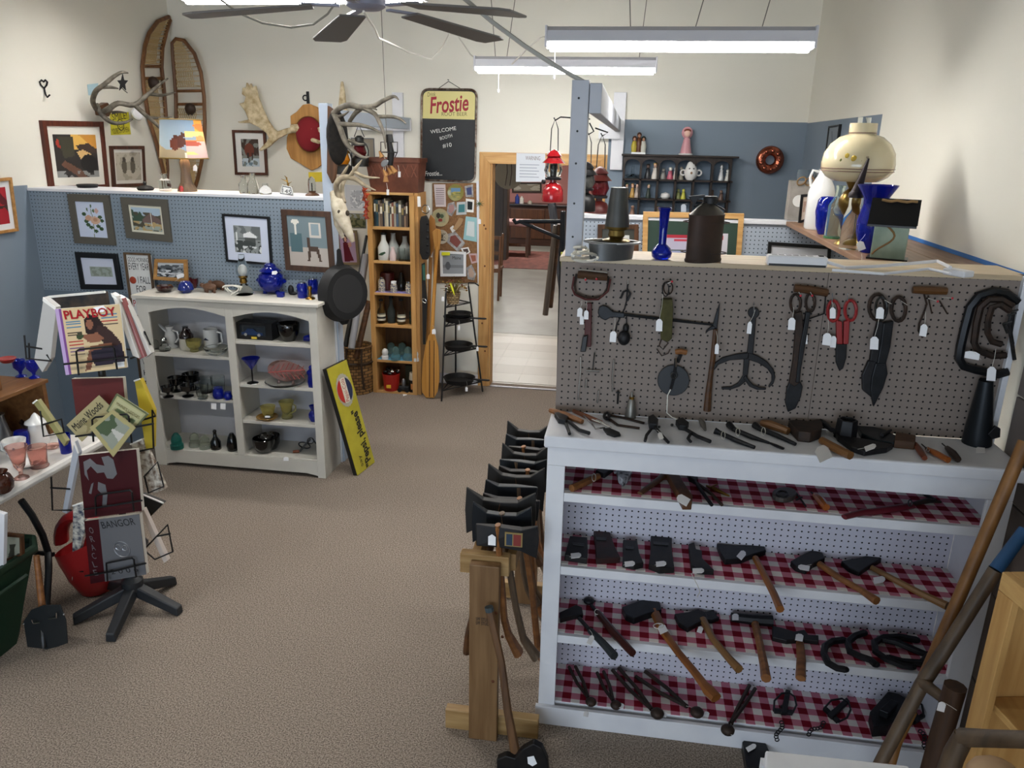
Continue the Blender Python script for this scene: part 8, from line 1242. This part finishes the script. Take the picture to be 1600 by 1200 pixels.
# ================================================================= CEILING FAN AND CORDS
FANA = -20
hubp = PY(572, 6, 3.1); t = T('ceiling_fan', 'grey five blade ceiling fan at the top of the picture', 'ceiling fan', hubp); FG = M('fan_grey', '8d8fa0', .4, .3); BLD = M('fan_blade', '625e5b', .5); zb_ = hubp.z - .06
B().lathe(hubp - Vector((0, 0, .02)), [(.02, -.002), (.055, 0), (.075, .012), (.075, .06), (.12, .075), (.12, .14), (.06, .17)], 24).obj('motor', FG, t, 0, True); B().tube([hubp + Vector((0, 0, .14)), (hubp.x, hubp.y, CEIL)], .015, 10).obj('downrod', FG, t)
for i in range(5):
    a = math.radians(FANA + i * 72); e = Vector((math.cos(a), math.sin(a), 0)); s_ = Vector((-math.sin(a), math.cos(a), 0)); u = Vector((0, 0, 1)); b0 = Vector((hubp.x, hubp.y, zb_ + .05)); sl = s_ * .999 - u * .03
    B().prism([b0 + e * r + sl * w_ - u * (.11 * (r - .1)) for r, w_ in ((.2, -.055), (.62, -.078), (.66, -.06), (.66, .06), (.62, .078), (.2, .055))], u * .008).obj('blade', BLD, t, .003); B().bar(b0 + e * .1, b0 + e * .24, .03, .008).obj('blade_arm', FG, t)
def cable(nm, lab, P, r, m_): pts = [PY(*a) for a in P]; props(B().tube(pts, r, 6).obj(nm, m_, None, 0, True, pts[0]), lab, 'cord')
GW = M('grey_cable', '7d7a70', .6)
cable('hanging_cable', 'grey cable drooping left of the fan', [(340, -4, 3.6), (372, 20, 3.6), (410, 36, 3.6), (455, 43, 3.6), (490, 38, 3.6), (512, 22, 3.6), (525, 4, 3.6)], .005, GW); cable('hanging_cable', 'white cord draped from the fan to the farther light', [(568, 18, 3.1), (584, 42, 3.5), (592, 60, 3.9), (640, 82, 4.4), (673, 92, 4.8), (690, 75, 5.1), (702, 52, 5.3), (715, 55, 5.4), (735, 85, 5.6), (748, 95, 5.65)], .005, STRING); cable('hanging_cable', 'thick grey cord slanting down to the white post', [(722, -5, 3.0), (770, 35, 3.0), (820, 72, 2.95), (868, 103, 2.9), (912, 128, 2.88)], .008, M('cord_pale', 'a9a7a0', .6))
cable('hanging_cable', 'thin white cord linking the two light fixtures', [(800, 100, 5.2), (825, 75, 4.8), (845, 58, 4.3), (858, 55, 4.0)], .004, STRING)
# ================================================================= THE ROOM BEYOND
YS = 17.6; q0, q1 = PY(786, 318, YS), PY(864, 318, YS); t = T('sideboard', 'dark wooden sideboard in the room beyond the doorway', 'sideboard', ((q0.x + q1.x) / 2, YS, 0)); SB = wood('sideboard_wood', '3f2314', '2d170c', 0)
bx('body', (q0.x - .5, YS, .002), (q1.x + .3, YS + .5, q0.z - .04), SB, t, .01); bx('top', (q0.x - .55, YS - .04, q0.z - .04), (q1.x + .35, YS + .55, q0.z), M('dark_top', '1a1210', .3), t, .005)
for x0, x1 in ((790, 797), (799, 851), (853, 863)): a, b_ = PY(x0, 325, YS), PY(x1, 325, YS); bx('door_panel', (a.x, YS - .02, .16), (b_.x, YS - .001, q0.z - .1), wood('panel_wood', '52301a', '3f2413', 2), t, .008)
YBn = 15.6; a, b_ = PY(786, 352, YBn), PY(828, 352, YBn); t = T('bench_stool', 'wooden stool with a pink cushion beyond the doorway', 'stool', ((a.x + b_.x) / 2, YBn, 0)); bx('cushion', (a.x, YBn, a.z - .02), (b_.x, YBn + .45, a.z + .1), M('pink_cushion', 'b08a86', .8), t, .03)
for x in (a.x + .03, b_.x - .05):
    for y in (YBn + .02, YBn + .4): bx('leg', (x - .03, y - .03, 0), (x + .03, y + .03, a.z - .02), OAK, t)
bx('stretcher', (a.x, YBn + .02, a.z * .35), (b_.x, YBn + .05, a.z * .35 + .06), OAK, t)
props(bx('area_rug', (-3.6, 14.2, .002), (-1.2, 16.6, .012), M('rug_red', '7a4a40', .9, c2='5a3a34', sc=9)), 'reddish patterned rug in front of the sideboard', 'rug')
picture('far_picture', 'framed landscape on the pink wall beyond the doorway', [(800, 285), (846, 285), (846, 301), (800, 301)], onY(19.2), 2.4, M('far_frame', '3a2a1a'), 'b5a98f', [('n', 0, 0, 1, 1, 6, .5, '8a7a5c')], depth=.05)
for px, lab, h, m_ in ((808, 'dark blue bottle on the far sideboard', 14, M('far_blue', '2a3a7a', .3)), (815, 'white labelled jar on the far sideboard', 11, M('far_white', 'c9c4ba', .5)), (828, 'pale dish on the far sideboard', 5, M('far_pale', 'b0a898', .5))): p = PY(px, 318, YS + .2); p.z = q0.z; k = mpp(p); props(B().lathe(p, [(3.4 * k, 0), (3.4 * k, h * .7 * k), (1.4 * k, h * .85 * k), (1.4 * k, h * k)], 10).obj('far_vessel', m_, None, 0, True, p), lab, 'vessel')
c0 = PY(795, 272, 8.6); t = T('hanging_drum', 'round grey disc with dangling cords hanging inside the doorway', 'disc', c0); B().lathe(c0, [(.16, 0), (.16, .03), (0, .03)], 26, ax=(.1, -1, 0)).obj('disc', M('drum_skin', '8d8576', .7), t, 0, True)
for dx in (-.02, .03): B().tube([c0 + Vector((dx, -.04, .16)), c0 + Vector((dx + .01, -.045, .02)), c0 + Vector((dx - .01, -.045, -.12))], .004, 5).obj('cord', M('rust_cord', '3a1f16'), t)
B().tube([c0 + Vector((0, 0, .15)), (c0.x, c0.y, 2.9)], .005, 5).obj('hanger', IRON, t)
a, b_ = PZ(783, 407, 0), PZ(797, 402, 0); t = T('tall_cupboard', 'tall brown cupboard edge inside the doorway on the left', 'cupboard', a); bx('body', (a.x - .6, a.y, 0), (b_.x, a.y + .3, 2.1), wood('cupboard_wood', '4a3a2c', '382b20', 2), t, .005); bx('door_panel', (a.x - .5, a.y - .015, .3), (b_.x - .08, a.y - .001, 1.9), wood('cupboard_panel', '3f3024', '2d2219', 2), t)
t = T('chair_rack', 'dark stacked chair frames just inside the doorway', 'chair', PZ(772, 470, 0)); p = ORG[t.name]; 
for dx, dy in ((-.16, 0), (.06, 0), (-.14, .35), (.04, .35)): B().tube([p + Vector((dx, dy, 0)), p + Vector((dx + .02, dy, .95))], .018, 7).obj('leg', OAK, t)
for z in (.42, .68, .9): bx('slat', (p.x - .16, p.y - .01, z), (p.x + .08, p.y + .01, z + .05), OAK, t)
bx('seat', (p.x - .18, p.y, .44), (p.x + .08, p.y + .36, .48), OAK, t)
# ================================================================= REVOLVING MAGAZINE RACK
RXC, RYC = -2.31, 3.02; fm = onY(2.89); WB = M('black_wire', '0e0e10', .4)
rk = T('magazine_rack', 'black revolving wire magazine rack on a five legged base', 'rack', (RXC, RYC, 0)); BP = M('base_plastic', '1f2226', .5)
B().lathe((RXC, RYC, .09), [(.035, 0), (.05, .02), (.05, .07), (.03, .09), (.028, .2), (.02, .2)], 16).obj('hub', BP, rk, 0, True); B().tube([(RXC, RYC, .2), (RXC, RYC, 1.52)], .016, 10).obj('pole', WB, rk)
for x, y in ((170, 1008), (288, 961), (277, 909), (108, 976), (160, 915)):
    e = PZ(x, y, .0); h0 = Vector((RXC, RYC, .12)); d = (e - h0); d.z = 0; d.normalize(); s_ = Vector((-d.y, d.x, 0)); e2 = e - d * .02
    B().prism([h0 + s_ * .03 + Vector((0, 0, -.03)), h0 - s_ * .03 + Vector((0, 0, -.03)), h0 - s_ * .026 + Vector((0, 0, .03)), h0 + s_ * .026 + Vector((0, 0, .03))], (0, 0, 0), [e2 + s_ * .024, e2 - s_ * .024, e2 - s_ * .02 + Vector((0, 0, .045)), e2 + s_ * .02 + Vector((0, 0, .045))]).obj('leg', BP, rk, .006)
def wire(P, Y=2.88): B().tube([PY(x, y, Y) for x, y in P], .0045, 6).obj('wire_pocket', WB, rk, 0, True)
for P in ([(100, 569), (150, 564), (200, 558)], [(123, 586), (119, 549), (124, 546), (174, 541), (178, 544), (183, 577)], [(146, 690), (144, 656), (149, 652), (198, 647), (201, 650), (206, 692)], [(118, 682), (160, 676), (240, 662)], [(150, 805), (149, 777), (153, 773), (203, 766), (206, 769), (209, 798)], [(131, 796), (180, 789), (222, 782)], [(168, 908), (166, 880), (206, 872), (209, 874), (213, 902)], [(133, 900), (180, 892), (228, 880)]): wire(P, 2.875)
for P in ([(38, 524), (41, 560), (80, 564), (73, 554)], [(39, 541), (66, 545)], [(45, 536), (46, 562)], [(195, 545), (214, 548), (235, 538), (226, 518), (228, 552), (204, 560)], [(63, 642), (68, 682), (100, 676), (96, 655), (66, 664)], [(210, 660), (243, 650), (238, 640), (240, 700), (218, 705)], [(80, 745), (82, 797), (112, 797)], [(79, 762), (110, 764)], [(225, 745), (246, 722), (256, 760), (232, 770), (226, 745)], [(105, 870), (110, 892), (130, 893)], [(222, 862), (262, 820), (270, 862), (242, 874), (228, 862)], [(245, 838), (266, 834)]): wire(P, 3.0)
for z in (1.45, 1.02, .65, .35): B().torus((RXC, RYC, z), .09, .006, (0, 0, 1), 18, 6).obj('collar_ring', WB, rk)
def mag(nm, lab, q, Y, th, face, spine=None, bg=None, ops=(), res=(40, 48), lift=0):
    P = [PY(x, y, Y - lift) for x, y in q]; t_ = T(nm, lab, 'magazine', P[3]); B().prism(P, (0, th, 0)).obj('pages', PAPER if spine is None else M('pg_' + spine, spine, .6), t_)
    if bg: canvas('cover', [p_ + Vector((0, -.001, 0)) for p_ in P], bg, ops, t_, *res)
    else: B().prism([p_ + Vector((0, -.002, 0)) for p_ in P], (0, .0015, 0)).obj('cover', face, t_)
    return t_, P
cov = [('r', 0, 0, .1, 1, 'b9a0cc'), ('r', .06, 0, .1, 1, '7a4a8a'), ('p', [(.42, .2), (.5, .12), (.62, .14), (.7, .25), (.72, .42), (.6, .4), (.5, .45), (.42, .4)], '2a1a16'), ('e', .5, .27, .055, .075, '8a5a44'), ('p', [(.62, .3), (.74, .32), (.86, .45), (.96, .62), (.98, .82), (.8, .8), (.66, .55), (.58, .4)], '3a2622'), ('p', [(.48, .42), (.6, .4), (.7, .5), (.6, .56), (.44, .54), (.34, .42), (.4, .42)], '8a5a44'), ('p', [(.46, .6), (.8, .58), (.8, .66), (.52, .7), (.42, .96), (.33, .98), (.38, .8)], '7f523e'), ('p', [(.46, .68), (.95, .62), (.98, .9), (.5, .92), (.46, .8)], '2c2430'), ('e', .32, .43, .06, .05, '3a4a2c'), ('r', .84, .9, .96, .98, 'e6e6e6')]
cov += [('r', .14, y, .36, y + .018, c) for y, c in ((.2, '3f7aa0'), (.24, '3f7aa0'), (.28, '3f7aa0'), (.36, '4a3a34'), (.4, '4a3a34'), (.5, 'b02a2a'), (.55, 'b02a2a'), (.6, '6a4a7a'), (.65, '6a4a7a'), (.7, '7a6a5a'))] + [('r', .7, y, .95, y + .016, c) for y, c in ((.14, '3f7aa0'), (.18, '3f7aa0'), (.23, 'b02a2a'), (.28, '4a3a34'))]
t, P = mag('magazine', 'magazine with red title and a seated figure on a cream cover', [(86, 483), (187, 475), (199, 574), (103, 586)], 2.9, .006, None, None, 'd2bb93', cov, (52, 60))
ux, uy = P[1] - P[0], P[0] - P[3]; L_ = lambda u, v, e=.003: P[0].lerp(P[1], u).lerp(P[3].lerp(P[2], u), v) + Vector((0, -e, 0))
text('lettering', 'PLAYBOY', M('title_red', 'a31420', .4), t, L_(.14, .16), ux, uy, width=ux.length * .8, size=.052, th=.001, bold=.02); B().prism([L_(u, v, .004) for u, v in ((.6, .02), (.76, 0), (.8, .06), (.74, .1), (.62, .09))], (0, .0008, 0)).obj('price_tag', TAGM, t)
for i, (q, c_, lab) in enumerate((([(68, 464), (88, 480), (79, 560), (66, 582), (53, 562)], 'b5b4b2', 'sleeved magazines at the left of the top tier'), ([(190, 466), (196, 470), (236, 552), (226, 560)], 'c9c6c0', 'outermost pale magazine at the right of the top tier'), ([(182, 462), (190, 466), (226, 558), (217, 562)], '9a5a5a', 'pink edged magazine at the right of the top tier'), ([(174, 458), (182, 463), (217, 560), (207, 556)], 'd0ccc6', 'white edged magazine at the right of the top tier'))):
    p_ = [PY(x, y, 3.0 - .02 * i) for x, y in q]; t = T('magazine', lab, 'magazine', p_[-1], 'top tier side magazines'); B().prism(p_, (.0, .03, 0)).obj('pages', M('sleeve%d' % i, c_, .25, coat=.4), t, .002); B().prism([p_[0] + Vector((0, -.001, 0)), p_[1] + Vector((0, -.001, 0)), p_[1].lerp(p_[2], .06), p_[0].lerp(p_[-1], .06)], (0, -.003, 0)).obj('top_edge', PAPER, t)
q = [PY(x, y, 3.16) for x, y in ((76, 464), (164, 456), (168, 480), (86, 486))]; t = T('magazine', 'dark covered magazine at the back of the top tier', 'magazine', q[3]); B().prism(q, (0, .02, 0)).obj('pages', M('dark_cover', '23262c', .4, c2='4a4038', sc=18), t); B().bar(q[0], q[1], .01, .01).obj('top_edge', PAPER, t)
mag('yearbook', 'plain maroon book behind the middle tier maps', [(112, 592), (192, 590), (198, 650), (120, 655)], 2.96, .02, M('maroon_dull', '57201f', .5), 'b8b4a8')
OLV = [('r', .06, .06, .94, .94, 'a9a77a'), ('r', .1, .12, .9, .88, 'b5b38a'), ('n', .15, .5, .85, .85, 7, .45, '6a7a5a')]
t, P = mag('map_folder', 'tan map folder with dark lettering on the middle tier', [(104, 664), (154, 618), (176, 640), (128, 690)], 2.92, .006, None, 'b0a888', 'a59a72', [('n', .2, .5, .9, .9, 6, .4, '8a8058')], lift=.01); text('lettering', 'Maine Woods', DK, t, P[0].lerp(P[3], .5) + (P[1] - P[0]) * .08 + Vector((0, -.003, 0)), P[1] - P[0], P[0] - P[3], width=(P[1] - P[0]).length * .85, size=.05)
t, P = mag('map_folder', 'green framed booklet tilted on the middle tier', [(182, 615), (232, 647), (208, 674), (166, 642)], 2.92, .006, None, '6a7050', '5f6648', OLV, lift=.02); text('lettering', "MAINE'S LODGES", M('print_olive', '6d6238'), t, P[0].lerp(P[3], .45) + (P[1] - P[0]) * .14 + Vector((0, -.003, 0)), P[1] - P[0], P[0] - P[3], width=(P[1] - P[0]).length * .72, size=.022)
mag('map_folder', 'cream booklet with a road photograph at the front of the middle tier', [(140, 668), (176, 640), (212, 668), (177, 714)], 2.9, .005, None, 'b0a888', 'aaa070', [('p', [(.15, .1), (.85, .1), (.9, .85), (.1, .85)], '8f9588'), ('n', .15, .1, .88, .5, 6, .55, '4a5a40'), ('p', [(.4, .85), (.48, .45), (.55, .45), (.65, .85)], 'c0beb6')], lift=.03)
for i, (q, Yq, c_, lab) in enumerate((([(210, 595), (219, 592), (240, 642), (239, 700), (228, 704)], 3.0, 'bda52e', 'yellow spined magazines at the right of the middle tier'), ([(52, 630), (58, 625), (104, 690), (100, 698)], 3.0, '8f8a5a', 'olive edged booklets at the left of the middle tier'), ([(116, 690), (123, 708), (104, 803), (97, 800)], 3.0, 'a9aeb8', 'pale magazine at the left of the third tier'), ([(204, 694), (222, 686), (258, 764), (240, 772)], 3.0, '6a5444', 'brown paperbacks at the right of the third tier'), ([(114, 790), (130, 785), (132, 830), (112, 908)], 3.0, '23304a', 'blue white booklets at the left of the bottom tier'), ([(217, 798), (224, 795), (262, 876), (256, 880)], 3.0, 'c4b8b0', 'pink cream booklet at the right of the bottom tier'), ([(222, 772), (256, 786), (232, 810), (222, 800)], 3.1, '101010', 'black album lying at the right of the third tier'))): 
    p_ = [PY(x, y, Yq) for x, y in q]; t = T('magazine', lab, 'magazine', p_[-1], 'side pocket magazines'); B().prism(p_, (0, .025, 0)).obj('pages', M('side_' + c_, c_, .5, c2='d8d4c8' if i in (3, 4) else None, sc=40), t, .002); B().bar(p_[0] + Vector((0, -.002, 0)), p_[1] + Vector((0, -.002, 0)), .006, .006).obj('top_edge', PAPER, t)
MAR = M('maroon_book', '3a0d14', .4); SIL = M('silver_foil', '9a9ca2', .3, .7)
t, P = mag('yearbook', 'maroon yearbook with a silver flourish on the third tier', [(123, 712), (213, 702), (222, 798), (133, 810)], 2.9, .02, MAR, 'c9c5bc'); L_ = lambda u, v, e=.0035: P[0].lerp(P[1], u).lerp(P[3].lerp(P[2], u), v) + Vector((0, -e, 0))
for pts in ([(.08, .1), (.2, .06), (.3, .16), (.44, .2), (.4, .06), (.52, .05), (.6, .12), (.64, .35), (.56, .42), (.46, .4), (.42, .3), (.3, .3), (.2, .18), (.12, .24), (.14, .4), (.08, .3)], [(.3, .44), (.42, .5), (.44, .66), (.4, .86), (.33, .84), (.36, .66), (.28, .56)], [(.12, .6), (.18, .46), (.22, .44), (.16, .62)]): B().prism([L_(u, v) for u, v in pts], (0, .001, 0)).obj('foil_flourish', SIL, t)
t, P = mag('yearbook', 'silver and maroon yearbook on the bottom tier', [(132, 814), (218, 803), (229, 897), (142, 912)], 2.9, .02, MAR, 'c9c5bc'); L_ = lambda u, v, e=.0035: P[0].lerp(P[1], u).lerp(P[3].lerp(P[2], u), v) + Vector((0, -e, 0))
B().prism([L_(.27, 0, .004), L_(1, 0, .004), L_(1, 1, .004), L_(.27, 1, .004)], (0, .002, 0)).obj('silver_panel', M('silver_cover', '75777c', .4, .4), t); ux, uy = P[1] - P[0], P[0] - P[3]
text('lettering', 'BANGOR', DK, t, L_(.33, .15, .0045), ux, uy, width=ux.length * .6, size=.05); text('lettering', '2 0 0 6', DK, t, L_(.4, .9, .0045), ux, uy, width=ux.length * .5, size=.035)
for i, c_ in enumerate('ORACLE'): text('lettering', c_, SIL, t, L_(.1, .2 + i * .135, .0045), ux, uy, size=.045, width=.02)
c0 = L_(.63, .52, .005); B().torus(c0, .04, .003, (0, 1, 0), 20, 6).obj('embossed_ring', SIL, t)
for s_ in (-1, 1): B().torus(c0 + Vector((s_ * .016, 0, .008)), .014, .003, (0, 1, 0), 14, 6).obj('embossed_curl', SIL, t)
# ================================================================= WHITE TABLE AND GLASSWARE
TZ = .74; TX1 = -2.63; tb_ = T('folding_table', 'white plastic folding table at the left picture edge', 'table', (-3.4, 2.85, 0))
bx('tabletop', (-4.1, 2.3, TZ - .045), (TX1, 3.42, TZ), M('table_plastic', 'cfcdc9', .45), tb_, .02); LB = M('leg_black', '16181b', .45)
for y in (3.1,): B().tube([PY(x, yy, Yq) for x, yy, Yq in ((33, 782, 2.95), (50, 805, 2.98), (66, 835, 3.0), (75, 862, 3.02))] + [PY(76, 890, 2.96), PZ(72, 964, 0)], .016, 8).obj('leg', LB, tb_, 0, True); B().tube([(-4.0, 3.04, 0), (-3.95, 3.03, .4), (-3.9, 2.96, .69)], .016, 8).obj('leg', LB, tb_); B().tube([(-3.98, 3.04, .25), (-2.73, 3.03, .25)], .012, 8).obj('leg_bar', LB, tb_)
for x in (-2.75, -4.0): B().tube([(x, 2.45, 0), (x, 2.5, .4), (x, 2.55, .69)], .016, 8).obj('leg', LB, tb_)
un = T('wooden_riser', 'brown wooden shelf unit standing on the white table', 'shelf', (-3.1, 3.1, TZ)); RW = wood('riser_wood', '7d5630', '643f20', 1)
bx('top_board', (-3.4, 2.5, 1.02), (-2.92, 3.41, 1.04), RW, un, .003); bx('end_panel', (-3.4, 3.385, TZ), (-2.94, 3.41, 1.0195), RW, un); bx('end_panel', (-3.4, 2.5, TZ), (-2.94, 2.52, 1.0195), RW, un); bx('back_panel', (-3.4, 2.521, TZ), (-3.38, 3.384, 1.0195), OAK, un); props(bx('wooden_box', (-3.38, 2.75, 1.0405), (-3.0, 3.2, 1.13), RW, None, .004), 'shallow brown wooden box on the riser top', 'box')
def tv(nm, lab, px, py, prof, m_, cat, z=TZ, grp=None): return vase(nm, lab, px, py, z + .0005, prof, m_, cat, 20, None, grp)
tv('brown_pot', 'brown glazed bean pot at the table front edge', 2, 768, [(14, 0), (19, 6), (20, 16), (16, 26), (12, 30), (14, 33), (11, 32), (0, 14)], M('brown_pot', '3a1a10', .15, coat=.6), 'pot'); tv('pink_goblet', 'pink depression glass goblet on the table', 34, 747, [(11, 0), (10, 2), (3, 6), (3, 12), (8, 20), (12, 40), (16, 52), (15, 52), (9, 28), (0, 18)], PINKG, 'goblet'); tv('pink_tumbler', 'pink pressed glass tumbler beside the goblet', 62, 729, [(13, 0), (14, 2), (12, 5), (14, 30), (15, 33), (14, 33), (11, 6), (0, 5)], PINKG, 'tumbler')
p = PZ(26, 715, TZ); k = mpp(p); t = T('china_cup', 'white china cup painted with blue flowers on the table', 'cup', p); B().lathe(p, [(9 * k, 0), (12 * k, 6 * k), (16 * k, 24 * k), (17 * k, 30 * k), (16 * k, 30 * k), (11 * k, 8 * k), (0, 3 * k)], 20).obj('bowl', CW, t, 0, True); handle(t, p, k, [(-15, 0, 25), (-24, 0, 22), (-23, 0, 11), (-13, 0, 8)], 1.8, CW)
for a, h in ((-1.3, 16), (-1.0, 19), (-1.6, 13)): B().ell(p + Vector((15 * k * math.cos(a), 15 * k * math.sin(a), h * k)), (2.4 * k, 1.4 * k, 2 * k), 8, 6).obj('painted_flower', M('china_blue', '4a5a7a', .3), t, 0, True)
p = PZ(62, 694, TZ); t = T('sugar_jar', 'white lidded china jar with knob on the table', 'jar', p); k = mpp(p); B().lathe(p, [(14 * k, 0), (16 * k, 4 * k), (13 * k, 20 * k), (11 * k, 36 * k)], 20).obj('body', CW, t, 0, True); B().lathe(p + Vector((0, 0, 36 * k)), [(16 * k, 0), (15 * k, 3 * k), (7 * k, 8 * k), (4 * k, 13 * k), (1 * k, 16 * k)], 20).obj('lid', CW, t, 0, True)
tv('cobalt_can_glass', 'cobalt can shaped glass on the table behind the china cup', 37, 700, [(10, 0), (11, 3), (11, 24), (9, 28), (8, 28)], COBALT, 'glass'); tv('cobalt_tumbler', 'cobalt tumbler at the table far right corner', 104, 707, [(8, 0), (9, 30), (8, 30), (7, 4), (0, 4)], COBALT, 'tumbler'); tv('saucer', 'white saucer under the pink tumbler', 44, 727, [(10, 0), (20, 4), (19, 5), (9, 1), (0, 1)], CW, 'saucer'); tv('pink_dish', 'small pink glass dish behind the tumbler', 82, 700, [(7, 0), (12, 4), (11, 5), (0, 2)], PINKG, 'dish')
for px, py, lab in ((33, 588, 'cobalt goblet left of its twin on the riser top'), (54, 590, 'cobalt goblet right of its twin on the riser top')): tv('cobalt_goblet', lab, px, py, [(8, 0), (8, 1), (2, 4), (3, 8), (9, 15), (9, 26), (8, 26), (0, 12)], COBALT, 'goblet', 1.041, 'cobalt goblets')
tv('red_rim_dish', 'white dish with red rim on the wooden box', 12, 566, [(8, 0), (13, 6), (12, 7), (0, 3)], M('dish_red', '8a2a2a', .3), 'dish', 1.1305); tv('crystal_bowl', 'dark carnival glass bowl inside the riser', 58, 676, [(10, 0), (18, 8), (22, 20), (21, 21), (10, 6), (0, 4)], M('carnival', '2a1a16', .1, coat=.7), 'bowl'); tv('silver_pitcher', 'grey pewter pitcher at the left picture edge', 4, 690, [(10, 0), (14, 10), (10, 30), (8, 40), (10, 44)], M('pewter', '8a8a8c'), 'pitcher')
# ================================================================= UNDER THE TABLE
G = M('tote_green', '12301f', .5); t = T('storage_tote', 'dark green plastic storage tote under the table', 'tote', (-2.95, 2.65, 0)); zr = .42
lo = [(-3.2, 2.38), (-2.67, 2.38), (-2.67, 2.66), (-2.72, 2.74), (-3.2, 2.74)]; hi = [(-3.26, 2.34), (-2.62, 2.34), (-2.62, 2.8), (-2.69, 2.88), (-3.26, 2.88)]
n = 5; vs = [Vector((*p_, 0.002)) for p_ in lo] + [Vector((*p_, zr)) for p_ in hi]; B().add(vs, [list(range(n))[::-1]] + [[i, (i + 1) % n, n + (i + 1) % n, n + i] for i in range(n)]).obj('tub', G, t); B().tube([(*p_, zr) for p_ in hi], .022, 8, loop=True).obj('rolled_rim', G, t, 0, True); B().tube([(-2.615, 2.4, .33), (-2.61, 2.72, .33)], .012, 6).obj('side_rib', G, t)
picture('framed_print', 'framed print standing inside the green tote', [(2, 834), (33, 838), (34, 868), (2, 880)], onY(2.72), 4, OAK, 'a9ab9a', [('n', 0, .4, 1, 1, 6, .4, '4a4a40')], depth=.02); props(B().prism([PY(x, y, 2.62) for x, y in ((-6, 800), (7, 804), (5, 890), (-6, 900))], (0, .02, 0)).obj('white_board', WHITE, None, .002, False, PY(-6, 900, 2.62)), 'white board standing in the tote at the picture edge', 'board')
p0 = PZ(73, 1012, .004); p1 = PZ(56, 866, .42); p1 = PY(57, 868, p0.y + .08); t = T('trench_shovel', 'folding shovel with wooden handle leaning on the green tote', 'shovel', p0); fS = lambda x, y, l=0: PY(x, y, p0.y + .0 - l)
B().tube([p1, p1.lerp(p0, .7), p1.lerp(p0, .74)], [.013, .016, .017], 10).obj('wooden_handle', HWOOD, t, 0, True); B().tube([p1.lerp(p0, .74) + Vector((0, -.01, 0)), p0 + Vector((.0, -.015, .01))], [.014, .01], 8).obj('socket', STEEL, t, 0, True)
plate('blade', [(38, 970), (50, 952), (68, 945), (95, 944), (104, 968), (107, 1004), (90, 1010), (72, 1014), (45, 1018)], fS, .006, M('shovel_steel', '33373a', .4, .6), t, .002); B().tube([fS(50, 968, .02), fS(52, 974, .02), fS(62, 972, .02)], .004, 6).obj('clip', CHROME, t); B().tube([fS(76, 967, .02), fS(88, 965, .02), fS(88, 957, .02)], .004, 6).obj('clip', CHROME, t)
for x, y in ((37, 975), (100, 960)): B().ell(fS(x, y, .008), .005, 8, 6).obj('rivet', CHROME, t)
fR = lambda x, y, l=0: PY(x, y, 3.3 - l); t = T('coal_scuttle', 'red painted metal scuttle with a curved handle on the carpet', 'scuttle', PZ(95, 982, 0)); c0 = Vector((PZ(100, 965, 0).x, 3.12, 0)); RM = M('scuttle_red', '8e1c1e', .35)
B().add(*(lambda R_: (([c0 + Vector((R_[j] * .145 * math.cos(a), R_[j] * .14 * math.sin(a) , (.01, .1, .24, .3)[j] + (.07 * math.cos(a) if j > 1 else 0))) for j in range(4) for a in [2 * math.pi * i / 20 for i in range(20)]]), [list(range(20))[::-1]] + [[j * 20 + i, j * 20 + (i + 1) % 20, (j + 1) * 20 + (i + 1) % 20, (j + 1) * 20 + i] for j in range(3) for i in range(20)]))((.5, .8, 1, 1.08))).obj('bowl', RM, t, 0, True)
B().tube([c0 + Vector((.12 * math.cos(a) - .03, 0, .27 + .16 * math.sin(a))) for a in [math.pi * i / 10 for i in range(11)]], .028, 8, flat=((0, 1, 0), 1.6)).obj('handle', RM, t, 0, True)
